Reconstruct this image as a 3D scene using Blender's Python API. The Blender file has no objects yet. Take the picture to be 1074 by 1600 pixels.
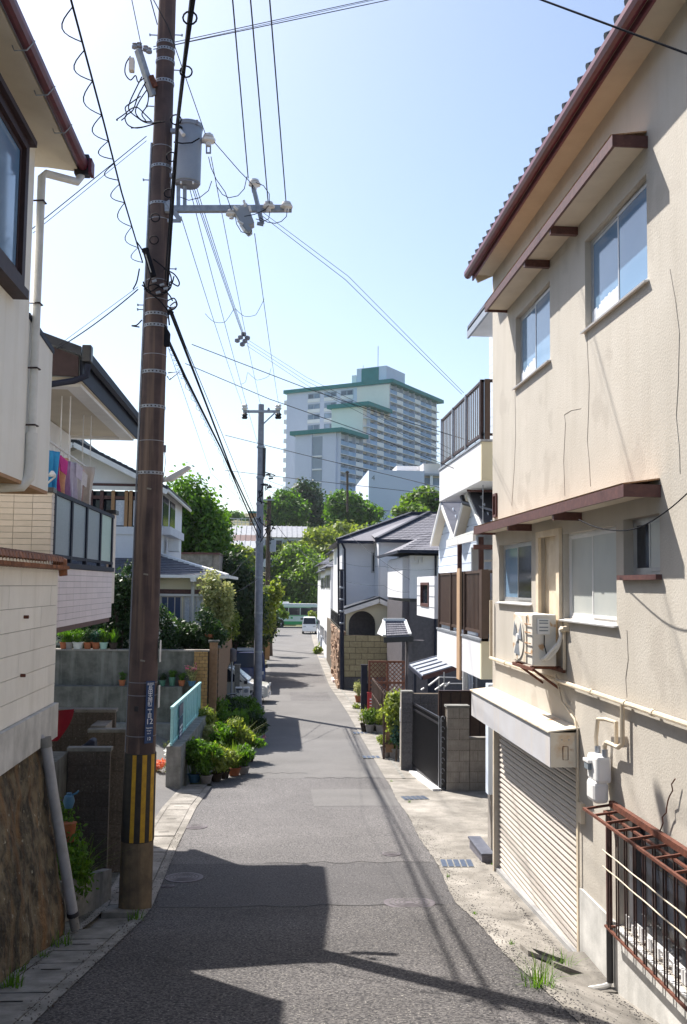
import bpy, bmesh, math, random
import numpy as np
from mathutils import Vector, Matrix
random.seed(7); np.random.seed(7)
R = math.radians
SC = bpy.context.scene
COL = SC.collection

# ------------------------------------------------------------------ camera
ZC = 5.5                      # eye height (the far cross street is z = 0)
F = 1500.0
HAZE = 0.00012
yaw, pitch, roll = R(4.015), R(4.395), 0.012
fw = Vector((math.sin(yaw) * math.cos(pitch), math.cos(yaw) * math.cos(pitch), math.sin(pitch)))
rt0 = Vector((math.cos(yaw), -math.sin(yaw), 0)); up0 = rt0.cross(fw)
rt = rt0 * math.cos(roll) + up0 * math.sin(roll)
up = up0 * math.cos(roll) - rt0 * math.sin(roll)
cd = bpy.data.cameras.new('camera'); cam = bpy.data.objects.new('camera', cd); COL.objects.link(cam)
cam.matrix_world = Matrix(((rt.x, up.x, -fw.x, 0), (rt.y, up.y, -fw.y, 0), (rt.z, up.z, -fw.z, ZC), (0, 0, 0, 1)))
cd.sensor_fit = 'VERTICAL'; cd.sensor_height = 36; cd.lens = 36 * F / 1600; cd.clip_end = 5000; cd.clip_start = .1
SC.camera = cam
# ------------------------------------------------------------------ sky, sun, exposure
SUN_TRAVEL = Vector((.47, -.64, -1.0)).normalized()
sd = -SUN_TRAVEL
w = bpy.data.worlds.new('World'); SC.world = w; w.use_nodes = True
nt = w.node_tree; bg = nt.nodes['Background']
sky = nt.nodes.new('ShaderNodeTexSky'); sky.sky_type = 'NISHITA'; sky.sun_disc = False
sky.sun_elevation = math.asin(sd.z); sky.sun_rotation = math.atan2(sd.x, sd.y)
sky.air_density = 1.0; sky.dust_density = 1.6; sky.ozone_density = 1.6; sky.altitude = 50
nt.links.new(sky.outputs[0], bg.inputs['Color']); bg.inputs['Strength'].default_value = 0.10
sl = bpy.data.lights.new('sun', 'SUN'); sun = bpy.data.objects.new('sun', sl); COL.objects.link(sun)
sl.energy = 5.0; sl.angle = R(.53); sl.color = (1, .955, .88)
sun.rotation_euler = SUN_TRAVEL.to_track_quat('-Z', 'Y').to_euler(); sun.location = (-20, 30, 60)
SC.view_settings.view_transform = 'Standard'; SC.view_settings.look = 'None'
SC.view_settings.gamma = 1; SC.view_settings.use_curve_mapping = False
SC.view_settings.exposure = 1.05
SC.render.engine = 'CYCLES'
SC.cycles.max_bounces = 6; SC.cycles.diffuse_bounces = 4; SC.cycles.glossy_bounces = 3
SC.cycles.transmission_bounces = 4; SC.cycles.transparent_max_bounces = 6; SC.cycles.use_denoising = True

# ------------------------------------------------------------------ photo pixel -> place
def ray(px, py):
    return fw + rt * ((px - 537) / F) + up * ((800 - py) / F)
def P(px, py, Y):                # on the plane y = Y
    d = ray(px, py); t = Y / d.y
    return Vector((d.x * t, Y, ZC + d.z * t))
def PX(px, py, X):               # on the plane x = X
    d = ray(px, py); t = X / d.x
    return Vector((X, d.y * t, ZC + d.z * t))
_GY = [-6, 0, 7.2, 13.5, 15.6, 24, 31, 38.5, 50, 78, 118, 160]
_GD = [1.2, 2.05, 3.30, 4.37, 4.46, 4.75, 4.9, 5.02, 5.2, 5.42, 5.5, 5.5]
def rz(y): return ZC - float(np.interp(y, _GY, _GD))
_WY = [-6, 0, 8.33, 11, 15.3, 24]
_WD = [1.5, 2.4, 3.8, 4.25, 4.44, 4.75]
def wz(y): return (ZC - float(np.interp(y, _WY, _WD))) if y < 24 else rz(y)
_RY = [-6, 9, 11, 15.7, 24, 38.5, 50, 78, 100, 118, 122]
_RX = [2.2, 2.42, 2.5, 2.67, 2.8, 2.95, 2.9, 3.4, 3.9, 4.5, 5.0]
def redge(y): return float(np.interp(y, _RY, _RX))
_LY = [-6, 7, 12.5, 17, 20.5, 23.6, 23.8, 28, 38, 50, 78, 118]
_LX = [-2.1, -1.85, -1.58, -1.6, -1.55, -1.35, -1.75, -1.6, -1.2, -.75, -.3, .2]
def ledge(y): return float(np.interp(y, _LY, _LX))
def gz(x, y):
    r = redge(y)
    if x > r and y < 24:
        t = min(1, (x - r) / max(.3, 3.5 - r)); t = t * t * (3 - 2 * t)
        return rz(y) * (1 - t) + wz(y) * t
    return rz(y)
def G(px, py):                   # on the ground
    d = ray(px, py); y = 6.0
    for _ in range(4000):
        t = y / d.y
        if ZC + d.z * t <= gz(d.x * t, y): break
        y += .02 + y * .0005
    t = y / d.y
    return Vector((d.x * t, y, gz(d.x * t, y)))

# ------------------------------------------------------------------ materials
def new_mat(name):
    m = bpy.data.materials.new(name); m.use_nodes = True
    return m, m.node_tree, m.node_tree.nodes['Principled BSDF']
def N(nt, t, **kw):
    n = nt.nodes.new(t)
    for k, v in kw.items():
        if k in n.inputs: n.inputs[k].default_value = v
        else: setattr(n, k, v)
    return n
def M(name, a, b=None, rough=.75, sc=6, detail=6, lo=.35, hi=.65, bump=0, bsc=60, metal=0, spec=.35, streak=None, rnd=0, streak_sc=5, streak_w=.5, coat=0, bdist=.01, spot=None, macro=0, msc=.55):
    """a/b mixed by world-space noise; streak: vertical run-off colour; rnd: per-object value change; spot: (colour, scale, threshold)"""
    m, nt, p = new_mat(name); L = nt.links.new
    p.inputs['Roughness'].default_value = rough; p.inputs['Metallic'].default_value = metal
    p.inputs['Specular IOR Level'].default_value = spec
    p.inputs['Coat Weight'].default_value = coat
    geo = N(nt, 'ShaderNodeNewGeometry'); pos = geo.outputs['Position']
    if b is None: b = tuple(c * .82 for c in a)
    no = N(nt, 'ShaderNodeTexNoise', Scale=sc, Detail=detail, Roughness=.62); L(pos, no.inputs['Vector'])
    mr = N(nt, 'ShaderNodeMapRange'); mr.inputs[1].default_value = lo; mr.inputs[2].default_value = hi; L(no.outputs[0], mr.inputs[0])
    mx = N(nt, 'ShaderNodeMix', data_type='RGBA'); L(mr.outputs[0], mx.inputs[0])
    mx.inputs[6].default_value = (*a, 1); mx.inputs[7].default_value = (*b, 1)
    out = mx.outputs[2]
    if streak:
        mp = N(nt, 'ShaderNodeMapping'); mp.inputs['Scale'].default_value = (streak_sc, streak_sc, .35); L(pos, mp.inputs[0])
        n2 = N(nt, 'ShaderNodeTexNoise', Scale=1.0, Detail=5, Roughness=.6); L(mp.outputs[0], n2.inputs['Vector'])
        m2 = N(nt, 'ShaderNodeMapRange'); m2.inputs[1].default_value = .5; m2.inputs[2].default_value = .72; m2.inputs[4].default_value = streak_w; L(n2.outputs[0], m2.inputs[0])
        x2 = N(nt, 'ShaderNodeMix', data_type='RGBA'); L(m2.outputs[0], x2.inputs[0]); L(out, x2.inputs[6]); x2.inputs[7].default_value = (*streak, 1); out = x2.outputs[2]
    if spot:
        n3 = N(nt, 'ShaderNodeTexNoise', Scale=spot[1], Detail=3); L(pos, n3.inputs['Vector'])
        m3 = N(nt, 'ShaderNodeMapRange'); m3.inputs[1].default_value = spot[2]; m3.inputs[2].default_value = spot[2] + .06; L(n3.outputs[0], m3.inputs[0])
        x3 = N(nt, 'ShaderNodeMix', data_type='RGBA'); L(m3.outputs[0], x3.inputs[0]); L(out, x3.inputs[6]); x3.inputs[7].default_value = (*spot[0], 1); out = x3.outputs[2]
    if macro:
        n4 = N(nt, 'ShaderNodeTexNoise', Scale=msc, Detail=3, Roughness=.55, Distortion=.4); L(pos, n4.inputs['Vector'])
        m4 = N(nt, 'ShaderNodeMapRange'); m4.inputs[1].default_value = .3; m4.inputs[2].default_value = .7; m4.inputs[3].default_value = 1 - macro; m4.inputs[4].default_value = 1 + macro; L(n4.outputs[0], m4.inputs[0])
        h4_ = N(nt, 'ShaderNodeHueSaturation'); L(m4.outputs[0], h4_.inputs['Value']); L(out, h4_.inputs['Color']); out = h4_.outputs[0]
    if rnd:
        oi = N(nt, 'ShaderNodeObjectInfo'); hs = N(nt, 'ShaderNodeHueSaturation')
        mv = N(nt, 'ShaderNodeMapRange'); mv.inputs[3].default_value = 1 - rnd; mv.inputs[4].default_value = 1 + rnd
        L(oi.outputs['Random'], mv.inputs[0]); L(mv.outputs[0], hs.inputs['Value']); L(out, hs.inputs['Color']); out = hs.outputs[0]
    L(out, p.inputs['Base Color'])
    if bump:
        nb = N(nt, 'ShaderNodeTexNoise', Scale=bsc, Detail=4, Roughness=.6); L(pos, nb.inputs['Vector'])
        bp = N(nt, 'ShaderNodeBump', Strength=bump, Distance=bdist); L(nb.outputs[0], bp.inputs['Height']); L(bp.outputs[0], p.inputs['Normal'])
    return m
def leaf_mat(name, dark, light, trans=.35, warm=None):
    m, nt, p = new_mat(name); L = nt.links.new
    g = N(nt, 'ShaderNodeNewGeometry')
    cr = N(nt, 'ShaderNodeValToRGB'); cr.color_ramp.elements[0].color = (*dark, 1); cr.color_ramp.elements[1].color = (*light, 1)
    if warm:
        e = cr.color_ramp.elements.new(.9); e.color = (*warm, 1); cr.color_ramp.elements[2].position = .88; cr.color_ramp.elements[1].color = (*light, 1)
        cr.color_ramp.elements[-1].position = 1
    no = N(nt, 'ShaderNodeTexNoise', Scale=.9, Detail=2); L(g.outputs['Position'], no.inputs['Vector'])
    ad = N(nt, 'ShaderNodeMath', operation='MULTIPLY_ADD'); L(no.outputs[0], ad.inputs[0]); ad.inputs[1].default_value = .9
    mu = N(nt, 'ShaderNodeMath', operation='MULTIPLY_ADD'); L(g.outputs['Random Per Island'], mu.inputs[0]); mu.inputs[1].default_value = .75; mu.inputs[2].default_value = -.33
    L(mu.outputs[0], ad.inputs[2]); L(ad.outputs[0], cr.inputs[0])
    p.inputs['Roughness'].default_value = .5; p.inputs['Specular IOR Level'].default_value = .35
    L(cr.outputs[0], p.inputs['Base Color'])
    tr = N(nt, 'ShaderNodeBsdfTranslucent'); hs = N(nt, 'ShaderNodeHueSaturation', Saturation=1.15, Value=1.5); L(cr.outputs[0], hs.inputs['Color']); L(hs.outputs[0], tr.inputs['Color'])
    ms = N(nt, 'ShaderNodeMixShader'); ms.inputs[0].default_value = trans
    L(p.outputs[0], ms.inputs[1]); L(tr.outputs[0], ms.inputs[2]); L(ms.outputs[0], nt.nodes['Material Output'].inputs[0])
    return m
def glass(name, tint=(.03, .04, .05), rough=.04, spec=.8):
    return M(name, tint, tuple(c * 1.25 for c in tint), rough=rough, spec=spec, sc=1.2)

MT = {}
def mats():
    d = MT
    d['asphalt'] = M('worn grey asphalt', (.062, .058, .060), (.155, .145, .142), rough=.9, sc=38, detail=5, lo=.42, hi=.58, bump=.55, macro=.16, bsc=95, bdist=.006, spot=((.32, .30, .28), 110, .68))
    d['asphalt_coarse'] = M('coarse dark asphalt', (.026, .024, .026), (.115, .106, .103), rough=.92, sc=36, detail=5, lo=.42, hi=.58, bump=1, macro=.20, bsc=45, bdist=.012, spot=((.34, .32, .28), 48, .645))
    d['asphalt_new'] = M('smoother asphalt patch', (.048, .045, .047), (.112, .105, .105), rough=.9, sc=42, detail=5, lo=.42, hi=.6, bump=.35, macro=.15, bsc=120, bdist=.005)
    d['asphalt_light'] = M('pale worn asphalt', (.105, .100, .099), (.16, .152, .147), rough=.92, sc=40, detail=8, bump=.4, macro=.14, bsc=90, bdist=.005)
    d['concrete'] = M('pale blotched concrete', (.31, .285, .255), (.17, .155, .135), rough=.9, sc=1.7, detail=12, lo=.36, hi=.64, bump=.5, macro=.16, msc=1.1, bsc=60, spot=((.10, .092, .08), 34, .62))  # own pale tone mottled with dirt
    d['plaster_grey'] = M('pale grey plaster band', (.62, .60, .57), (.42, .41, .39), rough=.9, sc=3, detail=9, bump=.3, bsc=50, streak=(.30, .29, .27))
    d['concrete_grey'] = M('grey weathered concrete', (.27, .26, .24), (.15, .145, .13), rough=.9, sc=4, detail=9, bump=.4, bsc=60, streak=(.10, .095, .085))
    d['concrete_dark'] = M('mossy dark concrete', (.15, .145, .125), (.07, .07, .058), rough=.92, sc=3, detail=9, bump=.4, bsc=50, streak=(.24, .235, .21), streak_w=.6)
    d['stone'] = M('stained rock face', (.17, .135, .085), (.045, .038, .028), rough=.9, sc=5.5, detail=12, lo=.40, hi=.60, bump=1, bsc=11, bdist=.06, macro=.35, msc=1.2, streak=(.27, .14, .055), streak_sc=4.5, streak_w=.8, spot=((.30, .27, .20), 16, .66))
    d['stucco'] = M('cream stucco', (.49, .45, .395), (.455, .415, .36), rough=.88, sc=1.4, detail=8, bump=.6, bsc=42, bdist=.008, streak=(.36, .32, .265), streak_sc=3.4, streak_w=.34, spot=((.42, .38, .33), 1.3, .60), macro=.06)
    d['stucco_trim'] = M('cream painted trim', (.72, .62, .48), (.60, .49, .36), rough=.8, sc=5)
    d['soffit'] = M('cream soffit board', (.62, .56, .46), (.55, .49, .40), rough=.85, sc=2)
    d['cream_white'] = M('off white render', (.84, .82, .76), (.79, .77, .71), rough=.85, sc=1.5, bump=.15, bsc=80, streak=(.62, .58, .48), streak_w=.3)
    d['block_cream'] = M('cream painted block', (.84, .80, .73), (.79, .75, .68), rough=.85, sc=3, detail=8, rnd=.035, bump=.2, bsc=60, streak=(.52, .48, .40), streak_w=.25)
    d['tile_beige'] = M('beige ceramic tile', (.70, .60, .52), (.65, .56, .48), rough=.45, sc=6, rnd=.06)
    d['tile_pink'] = M('pale pink tile', (.76, .66, .66), (.71, .62, .62), rough=.5, sc=4, rnd=.04)
    d['roof_orange'] = M('orange clay tile', (.30, .12, .055), (.14, .055, .03), rough=.6, sc=9, rnd=.15, bump=.2)
    d['roof_slate'] = M('grey blue roof tile', (.115, .12, .15), (.075, .08, .105), rough=.55, sc=5, rnd=.1, bump=.2)
    d['roof_dark'] = M('dark glazed roof tile', (.035, .04, .055), (.02, .022, .03), rough=.35, sc=5, rnd=.1)
    d['roof_pale'] = M('grey ribbed sheet roof', (.30, .31, .34), (.24, .25, .28), rough=.6, sc=2)
    d['roof_shingle'] = M('slate shingle', (.18, .175, .20), (.12, .115, .14), rough=.75, sc=14, rnd=.12, bump=.3, bsc=40)
    d['maroon'] = M('maroon painted metal', (.14, .018, .032), (.085, .013, .024), rough=.42, sc=8, spec=.5)
    d['brown_fascia'] = M('brown painted fascia', (.085, .036, .034), (.14, .06, .05), rough=.55, sc=14, lo=.45, hi=.7)
    d['rust'] = M('rusty brown iron', (.17, .055, .03), (.08, .028, .018), rough=.7, sc=25, bump=.3, bsc=90)
    d['rust_light'] = M('rust stained sheet edge', (.34, .16, .07), (.50, .33, .2), rough=.75, sc=22)
    d['alu'] = M('window aluminium', (.50, .50, .50), (.42, .42, .43), rough=.4, metal=.5, sc=8)
    d['alu_brown'] = M('dark bronze window frame', (.05, .028, .03), (.035, .02, .02), rough=.55, sc=8, spec=.25)
    d['white_metal'] = M('white painted metal', (.78, .77, .76), (.70, .69, .68), rough=.45, sc=3)
    d['box_metal'] = M('white shutter housing', (.56, .56, .59), (.51, .50, .52), rough=.5, sc=2, streak=(.60, .50, .38), streak_sc=2.5, streak_w=.45)
    d['rust_white'] = M('rust run white steel', (.66, .60, .50), (.54, .36, .20), rough=.6, sc=3.5, lo=.5, hi=.72, spot=((.36, .17, .07), 5, .66))
    d['shutter'] = M('beige shutter slat', (.52, .475, .43), (.48, .435, .39), rough=.5, sc=2, rnd=.03, streak=(.45, .36, .28), streak_w=.2)
    d['ac_white'] = M('ivory appliance plastic', (.76, .72, .65), (.70, .65, .57), rough=.5, sc=4, spot=((.52, .33, .18), 6, .64))
    d['pipe_cream'] = M('cream pipe', (.68, .58, .44), (.58, .48, .35), rough=.6, sc=12)
    d['pipe_white'] = M('white plastic pipe', (.74, .72, .68), (.62, .60, .56), rough=.5, sc=6)
    d['pipe_grey'] = M('grey plastic pipe', (.42, .41, .42), (.33, .32, .32), rough=.5, sc=6, streak=(.22, .2, .19))
    d['glass_blue'] = M('curtained glass with painted sky', (.14, .25, .39), (.22, .33, .46), rough=.06, spec=.8, sc=.8, detail=2)  # blue base colour stands in for the sky reflected in the panes
    d['glass_frost'] = M('frosted pane', (.52, .53, .50), (.44, .46, .45), rough=.28, sc=1.5, spec=.6)
    d['glass_dark'] = glass('dark window glass', (.018, .022, .032), .08, .35)
    d['glass_balcony'] = M('frosted balcony glass', (.17, .22, .27), (.22, .28, .33), rough=.32, sc=30, spec=.6)
    d['glass_lit'] = M('lit frosted glass', (.42, .58, .52), (.38, .52, .48), rough=.32, sc=10, spec=.6)  # paler copy of the balcony glass, light put into its colour
    d['curtain'] = M('white lace curtain', (.72, .74, .78), (.50, .54, .62), rough=.9, sc=22)
    d['black_metal'] = M('black painted metal', (.018, .018, .022), (.028, .026, .03), rough=.4, spec=.5, sc=10)
    d['navy_metal'] = M('navy coated metal', (.022, .026, .045), (.016, .018, .034), rough=.6, spec=.2, sc=6)
    d['rail_brown'] = M('brown aluminium railing', (.085, .05, .038), (.06, .036, .028), rough=.45, spec=.5, sc=6)
    d['rail_tan'] = M('tan aluminium post', (.50, .34, .22), (.44, .29, .185), rough=.5, sc=6)  # tan, paler than the brown railing
    d['galv'] = M('galvanised steel', (.36, .38, .42), (.26, .28, .32), rough=.45, metal=.4, sc=18)
    d['pole'] = M('weathered brown concrete pole', (.105, .072, .068), (.055, .039, .041), rough=.8, sc=2.5, detail=9, bump=.2, bsc=60, streak=(.25, .175, .135), streak_sc=8, streak_w=.8)
    d['pole_base'] = M('old concrete pole foot', (.24, .175, .105), (.13, .10, .07), rough=.85, sc=5, detail=9, bump=.3, bsc=60, streak=(.06, .05, .045), streak_sc=8)
    d['pole_grey'] = M('grey concrete pole', (.27, .28, .33), (.20, .21, .25), rough=.75, sc=6, streak=(.15, .155, .18))
    d['yellow'] = M('faded yellow warning stripe', (.62, .36, .03), (.45, .25, .03), rough=.6, sc=12)
    d['stripe_black'] = M('black warning band', (.03, .027, .025), (.05, .042, .036), rough=.6, sc=12)
    d['transformer'] = M('grey transformer tank', (.30, .33, .38), (.25, .28, .33), rough=.45, sc=3, spec=.5)
    d['porcelain'] = M('white porcelain', (.78, .76, .74), (.70, .68, .66), rough=.2, spec=.7)
    d['cable'] = M('black cable', (.012, .013, .018), (.02, .02, .026), rough=.85, spec=.08)
    d['wire'] = M('grey overhead wire', (.045, .05, .065), (.03, .034, .045), rough=.85, spec=.08)
    d['sign_blue'] = M('deep blue sign plate', (.02, .055, .16), (.015, .045, .13), rough=.35, sc=4)
    d['sign_white'] = M('white lettering', (.80, .82, .85), (.75, .77, .8), rough=.5)
    d['letter_grey'] = M('grey painted numeral', (.20, .23, .26), None, rough=.7)
    d['teal_fence'] = M('pale turquoise fence paint', (.34, .60, .60), (.28, .52, .53), rough=.45, sc=8)
    d['apt_wall'] = M('pale apartment wall', (.60, .66, .80), (.57, .63, .77), rough=.85, sc=.25)
    d['apt_cream'] = M('cream apartment wall', (.82, .76, .70), (.78, .72, .66), rough=.85, sc=.25)
    d['apt_panel'] = M('white balcony panel', (.80, .82, .84), (.74, .77, .80), rough=.7, sc=.4, rnd=.04)
    d['apt_rail'] = M('blue grey balcony railing', (.30, .44, .64), (.24, .38, .58), rough=.6, sc=.5, rnd=.15)
    d['apt_glass'] = M('apartment window', (.10, .16, .24), (.24, .32, .42), rough=.25, sc=.35, rnd=.5)
    d['apt_teal'] = M('teal roof band', (.015, .20, .20), (.012, .17, .17), rough=.6, sc=.5)
    d['apt_recess_shade'] = M('grey recess shade', (.30, .37, .45), (.27, .33, .41), rough=.8, sc=.5)  # shade inside recesses given as a flat grey colour
    d['wall_white'] = M('white house wall', (.68, .68, .70), (.61, .61, .64), rough=.8, sc=1.2)
    d['wall_lilac'] = M('pale grey house wall', (.80, .80, .82), (.74, .74, .77), rough=.85, sc=1, bump=.2, bsc=40)
    d['wall_cream2'] = M('cream house wall', (.74, .69, .52), (.68, .63, .47), rough=.85, sc=1, bump=.2, bsc=40)
    d['wall_dark'] = M('dark grey tiled wall', (.12, .108, .118), (.085, .078, .086), rough=.6, sc=7)
    d['siding_blue'] = M('pale blue siding board', (.60, .66, .76), (.56, .62, .72), rough=.7, sc=2, rnd=.05)
    d['wall_brown'] = M('brown timber panel', (.10, .06, .045), (.07, .042, .033), rough=.6, sc=6)
    d['brick_yellow'] = M('yellow brown brick', (.40, .25, .10), (.30, .18, .07), rough=.8, sc=10, rnd=.16, bump=.2)
    d['brick_brown'] = M('tan brown brick', (.27, .16, .09), (.21, .12, .065), rough=.8, sc=10, rnd=.16, bump=.2)
    d['mortar'] = M('dark mortar', (.10, .075, .05), (.07, .055, .04), rough=.95, sc=12)
    d['mortar_light'] = M('grey mortar', (.30, .28, .25), (.24, .225, .20), rough=.95, sc=12)
    d['block_grey'] = M('ribbed grey block', (.40, .36, .32), (.29, .265, .235), rough=.9, sc=6, rnd=.09, bump=.6, bsc=80, streak=(.16, .14, .11), streak_sc=6)
    d['block_dark'] = M('dark aggregate block', (.075, .06, .05), (.13, .105, .085), rough=.92, sc=30, rnd=.1, bump=.9, bsc=60, spot=((.26, .22, .17), 45, .64))
    d['block_black'] = M('charcoal ribbed block', (.095, .092, .10), (.16, .155, .16), rough=.9, sc=24, rnd=.12, bump=.8, bsc=60)
    d['block_yellow'] = M('yellowish stone block', (.46, .40, .24), (.34, .29, .17), rough=.85, sc=8, rnd=.13, bump=.4, bsc=25)
    d['stone_brown'] = M('reddish rubble stone', (.30, .18, .12), (.40, .28, .20), rough=.85, sc=8, rnd=.3, bump=.5, bsc=20)
    d['lattice'] = M('reddish wood lattice', (.22, .085, .05), (.17, .065, .04), rough=.7, sc=12)
    d['red'] = M('red painted metal', (.42, .02, .025), (.34, .015, .02), rough=.4, spec=.5)
    d['crimson'] = M('crimson cloth', (.26, .005, .018), (.20, .004, .014), rough=.7)
    d['grate'] = M('steel drain grating', (.13, .16, .22), (.09, .11, .16), rough=.4, metal=.5, sc=20)
    d['pit'] = M('black drain void', (.008, .008, .008), None, rough=1)  # flat black standing in for shade inside openings
    d['manhole'] = M('cast iron cover', (.15, .13, .14), (.10, .085, .09), rough=.6, metal=.3, sc=12)
    d['terracotta'] = M('terracotta pot', (.36, .12, .05), (.28, .09, .04), rough=.8, sc=12)
    d['pot_white'] = M('white pot', (.62, .62, .60), (.5, .5, .48), rough=.6)
    d['pot_green'] = M('green plastic pot', (.07, .17, .12), (.05, .13, .09), rough=.5)
    d['pot_blue'] = M('blue plastic pot', (.06, .16, .26), (.05, .13, .22), rough=.5)
    d['pot_mint'] = M('mint pot', (.35, .52, .44), (.30, .46, .40), rough=.5)
    d['pot_grey'] = M('grey stone pot', (.30, .28, .26), (.22, .2, .19), rough=.8)
    d['soil'] = M('dark soil', (.035, .025, .018), (.055, .04, .03), rough=1, sc=30)
    d['bark'] = M('brown bark', (.10, .07, .05), (.055, .04, .03), rough=.9, sc=14, bump=.6, bsc=30)
    d['earth'] = M('grassy earth', (.085, .10, .035), (.12, .10, .06), rough=1, sc=.6, detail=9)
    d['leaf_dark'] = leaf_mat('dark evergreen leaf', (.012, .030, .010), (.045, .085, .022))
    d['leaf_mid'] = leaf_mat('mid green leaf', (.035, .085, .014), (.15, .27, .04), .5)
    d['leaf_light'] = leaf_mat('bright spring leaf', (.06, .12, .018), (.20, .29, .055), .45)
    d['leaf_yellow'] = leaf_mat('yellow green leaf', (.09, .14, .02), (.30, .34, .08), .45)
    d['leaf_blue'] = leaf_mat('blue green leaf', (.012, .045, .035), (.05, .12, .07), .3)
    d['leaf_pale'] = leaf_mat('variegated pale leaf', (.14, .18, .06), (.50, .48, .22), .4)
    d['petal_red'] = leaf_mat('salmon flower petal', (.50, .10, .06), (.75, .28, .18), .4)
    d['petal_pink'] = leaf_mat('pink flower petal', (.50, .08, .16), (.72, .35, .42), .4)
    d['petal_white'] = leaf_mat('white flower petal', (.6, .6, .55), (.8, .8, .75), .4)
    d['car_white'] = M('cream white car paint', (.72, .68, .60), (.69, .65, .57), rough=.25, coat=.6, spec=.5, sc=1)
    d['car_pure'] = M('white car paint', (.80, .80, .80), (.77, .77, .77), rough=.25, coat=.6, sc=1)
    d['car_navy'] = M('navy car paint', (.012, .02, .09), (.01, .016, .075), rough=.2, coat=.8, sc=1)
    d['rust_dark'] = M('dark rusted bar', (.06, .026, .02), (.03, .016, .014), rough=.75, sc=25)
    d['tyre'] = M('tyre rubber', (.015, .015, .015), (.025, .024, .023), rough=.85)
    d['rim'] = M('wheel rim', (.40, .40, .42), (.3, .3, .32), rough=.35, metal=.7)
    d['lamp_glass'] = M('headlight lens', (.55, .57, .60), (.4, .42, .45), rough=.1, spec=.8)
    d['tail_red'] = M('tail lamp', (.45, .02, .02), None, rough=.2)
    d['bus_green'] = M('bus green paint', (.04, .36, .10), (.035, .32, .09), rough=.35)
    d['bus_pale'] = M('bus pale green paint', (.60, .70, .62), (.57, .67, .59), rough=.35)
    d['wood_light'] = M('tan timber', (.42, .24, .12), (.34, .19, .095), rough=.7, sc=10)
    for k, c in dict(cloth_blue=(.05, .32, .62), cloth_magenta=(.62, .06, .30), cloth_peach=(.72, .38, .24), cloth_mauve=(.42, .24, .42), cloth_lilac=(.60, .55, .66), cloth_white=(.70, .66, .66), cloth_beige=(.58, .50, .44), cloth_rose=(.66, .46, .42)).items():
        d[k] = M(k.replace('_', ' '), c, tuple(x * .85 for x in c), rough=.9, sc=14)
mats()

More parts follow.
